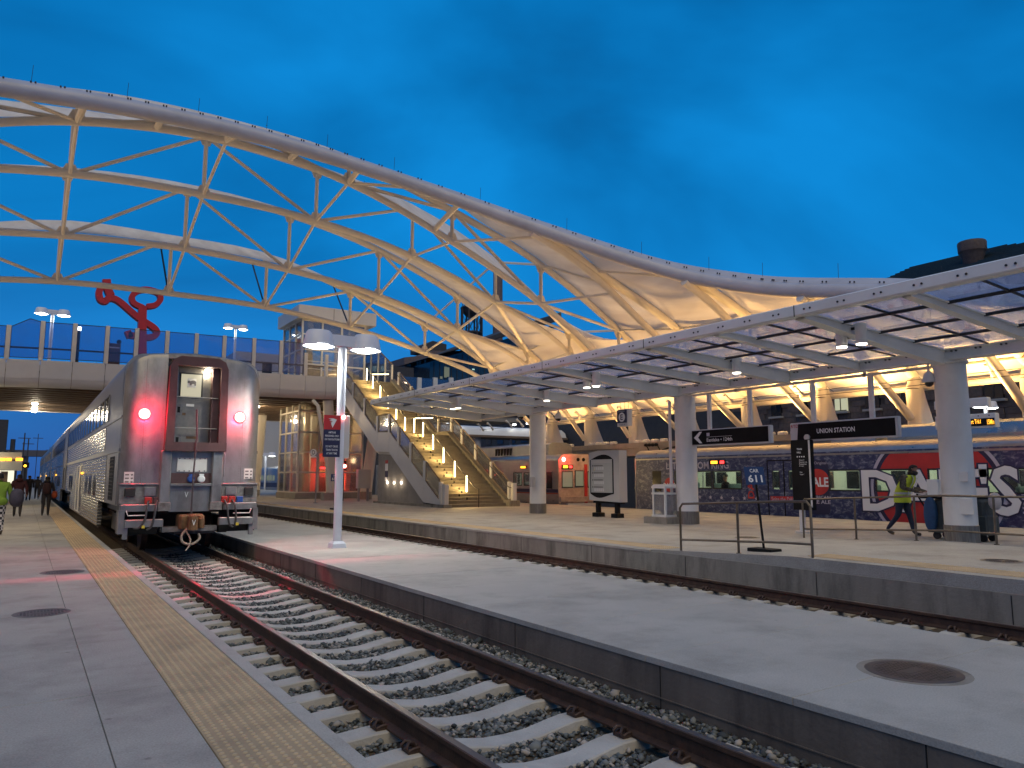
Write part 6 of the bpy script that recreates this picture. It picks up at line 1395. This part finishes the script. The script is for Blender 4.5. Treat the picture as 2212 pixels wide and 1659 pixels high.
# worker pushing a covered cart
wx, wy = 19.3, 10.85
wk, J = person('worker', 'worker in a yellow reflective vest and camouflage sleeves pushing a loaded cart', (wx,wy,PZ), math.atan2(-.16,-1)+math.pi/2+math.pi/2, (), 1.06)
wk.rotation_euler = (0,0,R(-172))
vm = MB(); rows = []
for (rx, ry, z, yy) in ((.235,.185,.80,.02),(.235,.185,.95,.02),(.22,.17,1.10,.05),(.24,.18,1.28,.14),(.24,.17,1.38,.18),(.17,.13,1.47,.22)): rows.append([(rx*math.cos(q), yy+ry*math.sin(q), z) for q in [2*math.pi*i/18 for i in range(18)]])
vm.grid(rows, closed=True); v = bpy.data.objects.new('vest', vm.mesh('vest', 'hivis', smooth=True)); COL.objects.link(v); v.parent = wk
for z, yy in ((1.0,.03),):
    b = MB(); b.grid([[(.238*math.cos(q), yy+.188*math.sin(q), zz) for q in [2*math.pi*i/18 for i in range(18)]] for zz in (z, z+.05)], closed=True); o = bpy.data.objects.new('reflective_band', b.mesh('reflective_band', 'reflective', smooth=True)); COL.objects.link(o); o.parent = wk
for s in (-1, 1):
    b = MB(); b.grid([[(s*.12+dx, yy+ry, z) for dx in (-.025,.025)] for (ry, z, yy) in ((.178,.98,.03),(.182,1.12,.05),(.19,1.28,.14),(.17,1.40,.19),(.12,1.47,.2))]); o = bpy.data.objects.new('reflective_band', b.mesh('reflective_band', 'reflective')); COL.objects.link(o); o.parent = wk
sc = blob((0,.30,1.52),(.12,.11,.07)); o = bpy.data.objects.new('scarf', sc.mesh('scarf', 'jacket_dark', smooth=True)); COL.objects.link(o); o.parent = wk
ct = thing('baggage_cart', 'dark janitor cart draped with grey cover and blue bag, half hidden by the round column', 'cart', (19.0,9.6,PZ))
cx0, cx1, cy0, cy1 = 18.75, 19.35, 8.45, 10.05
MB().cbox(cx0, cx1, cy0+.1, cy1-.1, PZ+.16, PZ+.62, .04).build('tub', 'cart_grey', ct); MB().cbox(cx0+.02, cx1-.02, cy0+.15, cy1-.25, PZ+.60, PZ+.98, .06).build('cover', 'cart_grey', ct)
for y in (cy0+.25, cy1-.3):
    for x in (cx0+.08, cx1-.08): MB().lathe([(.03,-.03),(.09,-.03),(.09,.03),(.03,.03)], (x,y,PZ+.09), 12, 'x').build('wheel', 'rubber', ct)
MB().tube([(cx0+.05,cy1-.15,PZ+.6),(cx0+.05,cy1+.12,PZ+1.08),(cx1-.05,cy1+.12,PZ+1.08),(cx1-.05,cy1-.15,PZ+.6)], .022, 8).build('handle', 'black', ct, True); MB().cbox(cx0-.02, cx1+.02, cy0+.3, cy1+.05, PZ+.98, PZ+1.06, .03).build('tray', 'black', ct)
bl = blob((cx0-.06,cy1-.25,PZ+.60),(.10,.16,.42)); bl.build('blue_bag', 'cart_blue', ct, True); blob((cx0+.1,cy0-.05,PZ+.95),(.14,.12,.2)).build('white_bag', 'trash_bag', ct, True)

# ---------------------------------------------------------------- red sculpture beyond the bridge
sc_ = thing('red_sculpture', 'tall twisting red painted steel sculpture beyond the footbridge', 'sculpture', (8.3,75,6.5))
mz = zoom(0, 850, 1.659)
def P2(x, y, Y=75): p = ony(*mz(x,y), Y); return (p.x, p.z)
def slab_path(pts, w, d, name):
    """flat steel ribbon of real thickness along a smoothed path"""
    P = spline([(x,0,z) for x, z in pts], 6); rows = []
    for i, p in enumerate(P):
        t = (P[min(i+1,len(P)-1)]-P[max(i-1,0)]).normalized(); n = Vector((t.z,0,-t.x)); ww = w
        rows.append([(p.x+n.x*ww,75-d,p.z+n.z*ww),(p.x-n.x*ww,75-d,p.z-n.z*ww),(p.x-n.x*ww,75+d,p.z-n.z*ww),(p.x+n.x*ww,75+d,p.z+n.z*ww)])
    mb = MB().grid(rows, closed=True); mb.add(rows[0], [(0,1,2,3)]); mb.add(rows[-1], [(3,2,1,0)]); return mb.build(name, 'red_paint', sc_)
slab_path([P2(765,640),P2(765,300),P2(770,240)], .34, .45, 'mast')
slab_path([P2(572,98),P2(580,150),P2(596,185)], .33, .4, 'arm'); slab_path([P2(545,130),P2(532,170),P2(540,205),P2(565,215),P2(590,198),P2(640,215),P2(740,300),P2(830,360),P2(838,395),P2(790,410),P2(690,395)], .27, .42, 'ribbon')
slab_path([P2(770,250),P2(720,225),P2(710,190),P2(740,160),P2(790,152),P2(850,170),P2(862,205),P2(835,235),P2(790,243)], .24, .40, 'loop'); slab_path([P2(685,375),P2(692,392),P2(700,410)], .26, .42, 'foot')
for (px, py_, w_, lab) in ((618,440,.55,'dark information panel standing on the footbridge beside the red sculpture'),(420,370,.22,'slim dark wayfinding post with white cap on the footbridge')):
    a = ony(*mz(px,py_), 50); t = thing('bridge_sign', lab, 'sign', (a.x,50,7.8)); MB().cbox(a.x-w_, a.x+w_*.6, 49.95, 50.08, 7.8, a.z, .02).build('panel', 'door_frame' if w_ > .3 else 'black', t)
    if w_ < .3: MB().box(a.x-w_-.02, a.x+w_*.6+.02, 49.93, 50.1, a.z, a.z+.22).build('cap', 'led_white', t)
    else: MB().box(a.x-w_+.1, a.x+w_*.5, 49.94, 49.948, a.z-.3, a.z-.22).build('lettering', 'lavender_print', t); MB().lathe([(.13,-.03),(.13,.03)], (a.x+w_*.4,50,a.z+.12), 12, 'y').build('emblem', 'black', t)

# ---------------------------------------------------------------- left edge: departure kiosk and far yard
pz = zoom(0, 1350, 3.687)
kd = thing('departure_kiosk', 'pale kiosk on the left platform with amber departure display on top', 'kiosk', (-3,52,0))
a = ony(*pz(265,440), 52); b = ony(*pz(0,545), 52)
MB().box(-7, a.x, 51.6, 53, a.z-.42, a.z).build('sign_case', 'panel_grey', kd); MB().box(-7, a.x+.05, 51.5, 53.1, a.z-1.05, a.z-.5).build('display_case', 'panel_grey', kd)
for (x0, x1) in ((0,66),(76,138),(188,272)):
    q0, q1 = ony(*pz(x0,505), 51.45), ony(*pz(x1,540), 51.45); MB().box(q0.x, q1.x, 51.47, 51.49, q1.z, q0.z).build('display', 'amber_led', kd)
MB().box(-7, a.x-.6, 52, 54.5, 0, a.z-1.0).build('wall', 'panel_white', kd); q = ony(*pz(80,700), 51.9); MB().box(q.x-.5, q.x+.35, 51.95, 51.99, 1.0, 2.4).build('lit_panel', 'kiosk_light', kd); MB().box(a.x-.95, a.x-.6, 51.8, 52.0, 0, a.z-1.1).build('corner_post', 'stringer', kd)
text('lettering', 'BOARDING', 'white_print', kd, (a.x-.9,51.79,1.6), (0,0,1), (-1,0,0), 1.4, .2, .003); lamp('kiosk_lamp', 'POINT', (-2.2,50.5,2.8), 90, (1,.85,.5), kd, None, .2); lamp('kiosk_lamp', 'POINT', (-.8,34,3.2), 0.01, (1,.8,.5), kd, None, .2)
sgl = ony(*pz(300,600), 90); t = thing('rail_signal', 'small amber railway signal far along the left track', 'signal', (sgl.x,90,-.4)); MB().tube([(sgl.x,90,-.4),(sgl.x,90,sgl.z+.4)], .08, 8).build('mast', 'dark_metal', t, True); MB().box(sgl.x-.35,sgl.x+.35,89.9,90.1,sgl.z-.2,sgl.z+.35).build('head', 'black', t); MB().lathe([(.12,-.03),(.10,0)], (sgl.x,89.88,sgl.z), 12, 'y').build('lens', 'amber_marker', t)
ov = thing('overpass', 'far dark concrete overpass beyond the tracks on the left', 'overpass', (-10,320,-1)); q0 = ony(0, 985, 320); MB().box(-90, 60, 318, 326, q0.z, q0.z+2.2).build('deck', 'overpass', ov)
for x in range(-80, 60, 16): MB().box(x-1, x+1, 319, 325, -1, q0.z).build('pier', 'overpass', ov)
for k in range(10): MB().box(-85+k*14, -84.7+k*14, 319, 319.3, q0.z+2.2, q0.z+5.0).build('lamp_mast', 'overpass', ov)
for (px, pt, Y, r_) in ((54,935,150,.09),(62,948,160,.10),(83,937,180,.06),(133,955,200,.12),(108,965,240,.06),(30,960,140,.12),(315,0,0,0)):
    if Y == 0: continue
    p = ony(px/1.0 if px > 60 else px, pt, Y); b0 = ony(px, 1040, Y); o = MB().tube([(p.x,Y,-1.3),(p.x,Y,p.z)], r_, 6); o.beam((p.x-.9,Y,p.z-.9),(p.x+.9,Y,p.z-.9), .12, .12); o = o.build('utility_pole', 'bld_dark'); tag(o, 'dark utility pole with a crossarm far along the tracks', 'pole', 'utility poles far away')
ind = thing('plant_building', 'far dark industrial tower with pipes at the left edge', 'building', (-8,170,-1.3)); p = ony(10,907,170)
MB().box(p.x-2, p.x+.6, 169, 172, -1.3, p.z).build('tower', 'bld_dark', ind); MB().box(p.x-3, p.x+2.6, 169, 173, -1.3, p.z-6).build('base', 'bld_dark', ind); MB().tube([(p.x+1.6,170,0),(p.x+1.6,170,p.z-3.6)], .4, 8).build('stack', 'bld_dark', ind)

# ---------------------------------------------------------------- stone station building on the right
sb = thing('station_building', 'dark rough stone station building with hipped tile roof and chimney behind the train hall', 'building', (52,25,-1.3))
SXw = 46.0; ROWS = [(6.05,6.95),(9.3,11.2)]; WY = [(34.46,35.3),(32.3,32.95),(29.25,30.1),(26.95,27.9),(24.8,25.5),(22.3,23.2),(19.65,20.6),(17.2,18.0),(14.8,15.6),(12.3,13.1)]
MB().box(SXw+.25, 62, 4, 42, -1.3, 12.4).build('wall', 'stone_wall', sb)
def stones_wall():
    """coursed rubble facing between the windows: real blocks"""
    me = [MB().cbox(-.13, .0, -.5, .5, 0, .36, .025).mesh('stone_block', m) for m in ('stone_a','stone_b')]
    n = 0; z = 3.6; r_ = 0
    while z < 8.6:
        y = 14.0+(r_ % 2)*.55
        while y < 38 and n < 300:
            w = random.choice((.9,1.1,1.3)); c = y+w/2
            if not any(a-.2 < c < b+.2 and ROWS[0][0]-.35 < z < ROWS[0][1]+.05 for a, b in WY):
                o = place('stone_block', me[random.random() < .4], sb, (SXw+.27, c, z)); o.scale = (1, w*.97, 1); n += 1
            y += w
        z += .385; r_ += 1
stones_wall()
for i, (a, b) in enumerate(WY):
    for (z0, z1) in ROWS:
        t = MB().box(SXw+.05, SXw+.26, a, b, z0, z1+.1).build('window', 'win_dark' if not (i == 2 and z0 < 7) else 'lit_window', sb)
        fr = MB(); fr.box(SXw+.02, SXw+.06, (a+b)/2-.03, (a+b)/2+.03, z0, z1+.1); fr.box(SXw+.02, SXw+.06, a, b, z0, z0+.06); fr.build('window_frame', 'dark_metal', t)
        MB().cbox(SXw-.12, SXw+.24, a-.15, b+.15, z0-.16, z0-.02, .02).build('sill', 'sill', t)
rz = 12.4
zc_ = zoom(2700,750,3.539); R0, R1, Rr, apx = 45.2, 62.8, 12.4, 54.0
pk = onx(*zc_(940,410), apx); e0 = onx(*zc_(440,640), 49.6); y_f = e0.y+(e0.y-pk.y)*(49.6-R0)/(apx-49.6); y_n = 9.5; zr_ = pk.z; Rr = e0.z-(pk.z-e0.z)*(49.6-R0)/(apx-49.6); ya_, yb_ = pk.y, 22.5
# hip roof with real courses of tile
MB().add([(R0,y_f,Rr),(R0,y_n,Rr),(R1,y_n,Rr),(R1,y_f,Rr),(apx,ya_,zr_),(apx,yb_,zr_)], [(0,1,5,4),(1,2,5),(2,3,4,5),(3,0,4),(0,3,2,1)]).build('roof', 'roof_tile', sb)
for k in range(18):
    u0 = (k+.1)/18; x0 = R0+(apx-R0)*u0; zz = Rr+(zr_-Rr)*u0; MB().beam((x0-.02,y_f+(ya_-y_f)*u0-.05,zz+.05),(x0-.02,y_n+(yb_-y_n)*u0,zz+.05), .10, .07).build('tile_course', 'roof_tile', sb)
MB().box(SXw+.3, 61.8, 10, y_f-.3, 12, Rr+.05).build('upper_wall', 'stone_wall', sb)
ck = onx(*zoom(2700,750,3.539)(1615,200), 50.0); ch = MB(); ch.lathe([(.62,11.5),(.62,15.35),(.70,15.45),(.72,15.62),(.82,15.72),(.84,16.25),(.78,16.38),(.4,16.42)], (50,ck.y,ck.z-15.95), 14); ch.build('chimney', 'stone_b', sb, True)
MB().tube([(50,ck.y-.75,ck.z+.1),(50,ck.y-1.0,ck.z-.5),(50,ck.y-2.2,ck.z-.95)], .02, 5).build('wire', 'dark_metal', sb)
# grey building behind the stair
gb = thing('grey_block', 'dark grey office block with tall windows behind the silver commuter train', 'building', (50,72,-1.3)); MB().box(46.2, 62, 36.6, 96, -1.3, 9.5).build('wall', 'bld_dark', gb)
for i, (a, b, lit) in enumerate(((79.6,80.9,0),(75.1,76.3,0),(72.4,73.7,0),(69.9,71.0,1),(67.5,68.7,0),(65.2,66.4,0),(82.4,83.6,0))):
    MB().box(46.13, 46.2, a, b, 5.45, 7.3).build('window', 'win_dark', gb)
    if lit: MB().box(46.10, 46.13, a+.3, b-.1, 6.3, 7.2).build('window', 'lit_window', gb)
wb = thing('white_canopy', 'pale curved canopy with small downlights behind the stairs', 'canopy', (34,55,4.2))
q0, q1 = ony(*s5(420,250), 60), ony(*s5(1800,280), 60)
rows = []
for i in range(7):
    a = math.pi*i/6; rows.append([(q0.x, 60+1.6-1.6*math.cos(a), 5.55+.95*math.sin(a)), (q1.x+4, 60+1.6-1.6*math.cos(a), 5.55+.95*math.sin(a))])
MB().grid(rows).build('shell', 'panel_white', wb, True); MB().box(q0.x, q1.x+4, 59.8, 63.4, 5.35, 5.55).build('soffit', 'stringer', wb)
for (px, py_) in ((390,275),(635,303),(805,283),(1235,295),(1535,328),(1718,313)):
    p = ony(*s5(px,py_), 60.3); MB().lathe([(.02,p.z-.08),(.16,p.z-.04),(.17,p.z+.06)], (p.x,60.3,0), 10).build('downlight', 'led_white', wb, True)
for (px, w_) in ((1010,.55),(795,.45)):
    p = ony(*s5(px,330), 60.9); MB().tube([(p.x,60.9,-1.3),(p.x,60.9,5.4)], w_, 14).build('column', 'panel_white', wb, True)
# ---------------------------------------------------------------- skyline: brick block, glass block, penthouse, water tower, chimney
s6 = zoom(1250, 950, 4.74)
def at(px, py_, Y): return ony(*s6(px,py_), Y)
Y = 150; a, b = at(300,1000,Y), at(800,960,Y)
bb = thing('brick_block', 'brick apartment block with paired dark windows and balconies beyond the stairs', 'building', (a.x+3,Y,-1.3)); MB().prism([(a.x,-1.3),(at(1250,900,Y).x,-1.3),(at(1250,900,Y).x,31.2),(at(740,900,Y).x,30.4),(at(540,970,Y).x,28.9),(a.x,28.2)], 'y', Y, Y+25).build('wall', 'brick_far', bb)
for (px, py0, py1) in ((345,1100,1200),(378,1095,1195),(497,1060,1180),(535,1050,1170),(615,1030,1150),(655,1080,1140),(497,1280,1380),(535,1275,1370),(615,1250,1360),(655,1240,1350)):
    p, q = at(px-14,py0,Y), at(px+14,py1,Y); MB().box(p.x, q.x, Y-.12, Y-.01, q.z, p.z).build('window', 'win_dark', bb)
p = at(300,1210,Y); MB().box(p.x-.2, p.x+1.7, Y-1.6, Y, p.z-.25, p.z).build('balcony', 'dark_metal', bb); MB().box(p.x-.2, p.x+1.7, Y-1.6, Y-1.5, p.z, p.z+.9).build('balcony_rail', 'dark_metal', bb)
p, q = at(740,760,Y), at(1040,880,Y); MB().prism([(p.x,q.z),(q.x,q.z),(q.x,p.z+.4),(p.x+1.5,p.z+.9),(p.x,p.z)], 'y', Y+3, Y+12).build('penthouse', 'bld_dark', bb); p, q = at(760,840,Y), at(1050,890,Y); MB().box(p.x, q.x+1, Y+1, Y+2.9, q.z-.3, p.z-.6).build('parapet', 'panel_grey', bb)
lb = thing('brick_block', 'low dark brick block left of the apartment block', 'building', (64,155,-1.3)); p = at(50,1105,155); MB().box(p.x-8, a.x-.3, 155, 170, -1.3, p.z).build('wall', 'bld_dark', lb)
Y2 = 140; gl = thing('glass_block', 'dark glass office block with a deep black eave and few lit rooms', 'building', (at(1200,1000,Y2).x,Y2,-1.3))
x0, x1 = at(690,1050,Y2).x, at(2600,700,Y2).x; zt0, zt1 = at(690,1030,Y2).z, at(2133,760,Y2).z
MB().prism([(x0,-1.3),(x1,-1.3),(x1,zt1+5),(x0,zt0-.5)], 'y', Y2, Y2+20).build('glass_wall', 'far_glass', gl)
MB().prism([(x0-1.5,zt0),(x1,zt1+5.6),(x1,zt1+7.6),(x0+4,zt0+2.2)], 'y', Y2-3, Y2+20).build('eave', 'bld_dark', gl)
for k in range(26): xx = x0+1+k*1.4; MB().box(xx-.05, xx+.05, Y2-.12, Y2-.01, 5, zt0-.8+(xx-x0)*.33).build('mullion', 'bld_dark', gl)
for (px, py0, py1, m) in ((925,1140,1310,'lit_window_dim'),(965,1150,1300,'lit_window_dim'),(1275,1170,1230,'lit_window_dim'),(1355,1172,1195,'lit_window_cool'),(860,1290,1330,'lit_window_dim')):
    p, q = at(px-18,py0,Y2), at(px+18,py1,Y2); MB().box(p.x, q.x, Y2-.2, Y2-.13, q.z, p.z).build('lit_room', m, gl)
for q_ in range(2): p = at(1700+q_*180,940,Y2)
YW = 175; wt = thing('water_tower', 'old round water tower on tall iron legs on the skyline', 'water tower', (at(1340,600,YW).x,YW,-1.3)); c = at(1335,300,YW); p0, p1 = at(1195,250,YW), at(1480,370,YW); rad = (p1.x-p0.x)/2; top = at(1335,235,YW).z; bot = at(1320,395,YW).z; leg = at(1330,640,YW).z
MB().lathe([(rad*.15,bot),(rad*.55,bot+.5),(rad*.85,bot+1.6),(rad*.97,bot+2.9),(rad,top-.4),(rad*1.06,top-.3),(rad*1.06,top),(rad*.5,top+1.0),(.1,top+1.6)], (c.x,YW,0), 20).build('tank', 'bld_dark', wt, True)
for q in range(8): an = 2*math.pi*q/8; MB().tube([(c.x+rad*math.cos(an),YW+rad*math.sin(an),leg-16),(c.x+rad*.98*math.cos(an),YW+rad*.98*math.sin(an),top-.3)], .28, 6).build('leg', 'bld_dark', wt)
MB().lathe([(rad*1.0,leg),(rad*1.05,leg+.1),(rad*1.05,leg+.4),(rad*.99,leg+.5)], (c.x,YW,0), 16).build('ring', 'bld_dark', wt)
br_ = MB()
for q in range(8):
    a0, a1 = 2*math.pi*q/8, 2*math.pi*(q+1)/8; f_ = lambda an, z: (c.x+rad*math.cos(an),YW+rad*math.sin(an),z); br_.tube([f_(a0,leg+.4), f_(a1,bot+1)], .08, 4); br_.tube([f_(a1,leg+.4), f_(a0,bot+1)], .08, 4)
br_.build('cross_bracing', 'bld_dark', wt); MB().tube([(c.x-rad,YW,top),(c.x-rad,YW,top+2.0),(c.x-rad+1,YW,top+2.2)], .10, 5).build('ladder_hoop', 'bld_dark', wt)
YC = 165; c0, c1 = at(1670,500,YC), at(1800,720,YC); cz = ony(*zoom(1000,500,2.011)(1245,760), YC)
o = MB().tube([((c0.x+c1.x)/2,YC,-1.3),((c0.x+c1.x)/2,YC,cz.z)], [(c1.x-c0.x)/2*1.15,(c1.x-c0.x)/2*.95], 16).build('brick_chimney', 'brick_far', None, True); tag(o, 'tall round brick chimney on the skyline right of the water tower', 'chimney')
# lit office windows behind the head of the stair
q5 = zoom(900, 950, 4.74); hb = thing('low_office', 'low dark office block with two bright windows behind the head of the stairs', 'building', (45,120,-1.3)); p, q = ony(*q5(1300,1090),120), ony(*q5(1780,1400),120); MB().box(p.x, q.x+4, 120, 130, -1.3, p.z).build('wall', 'bld_dark', hb)
for (x0_, x1_) in ((1410,1445),(1468,1528),(1600,1672)): p, q = ony(*q5(x0_,1130),119.9), ony(*q5(x1_,1215),119.9); MB().box(p.x, q.x, 119.85, 119.95, q.z, p.z).build('lit_window', 'lit_window_cool', hb)
p, q = ony(*mz(1385,490), 110), ony(*mz(1535,620), 110); lo = thing('white_block', 'pale low building with dark windows seen over the footbridge beside the elevator tower', 'building', (p.x+4,110,-1.3)); MB().box(p.x-3, q.x+4, 110, 122, -1.3, p.z).build('wall', 'panel_grey', lo)
for k in range(4): MB().box(p.x+.8+k*2.4, p.x+2.2+k*2.4, 109.9, 109.99, p.z-3.4, p.z-1.4).build('window', 'win_dark', lo)
# planter wall and palisade right of the stair head
gt = thing('glass_parapet', 'low glass parapet with short white posts right of the stair head', 'parapet', (26,50,7.8))
for k, (px) in enumerate((525,770,1015)):
    p = at(px,1390,52); MB().box(p.x-.18, p.x+.18, 51.9, 52.1, 6.6, at(px,1310,52).z).build('post', 'panel_white', gt)
p0, p1 = at(270,1290,52), at(1100,1330,52); MB().box(p0.x, p1.x+6, 52.0, 52.02, 6.6, p0.z).build('glass_panel', 'glass_rail', gt); MB().box(p0.x, p1.x+6, 52.1, 56, 6.2, 7.0).build('deck', 'concrete_wall', gt)
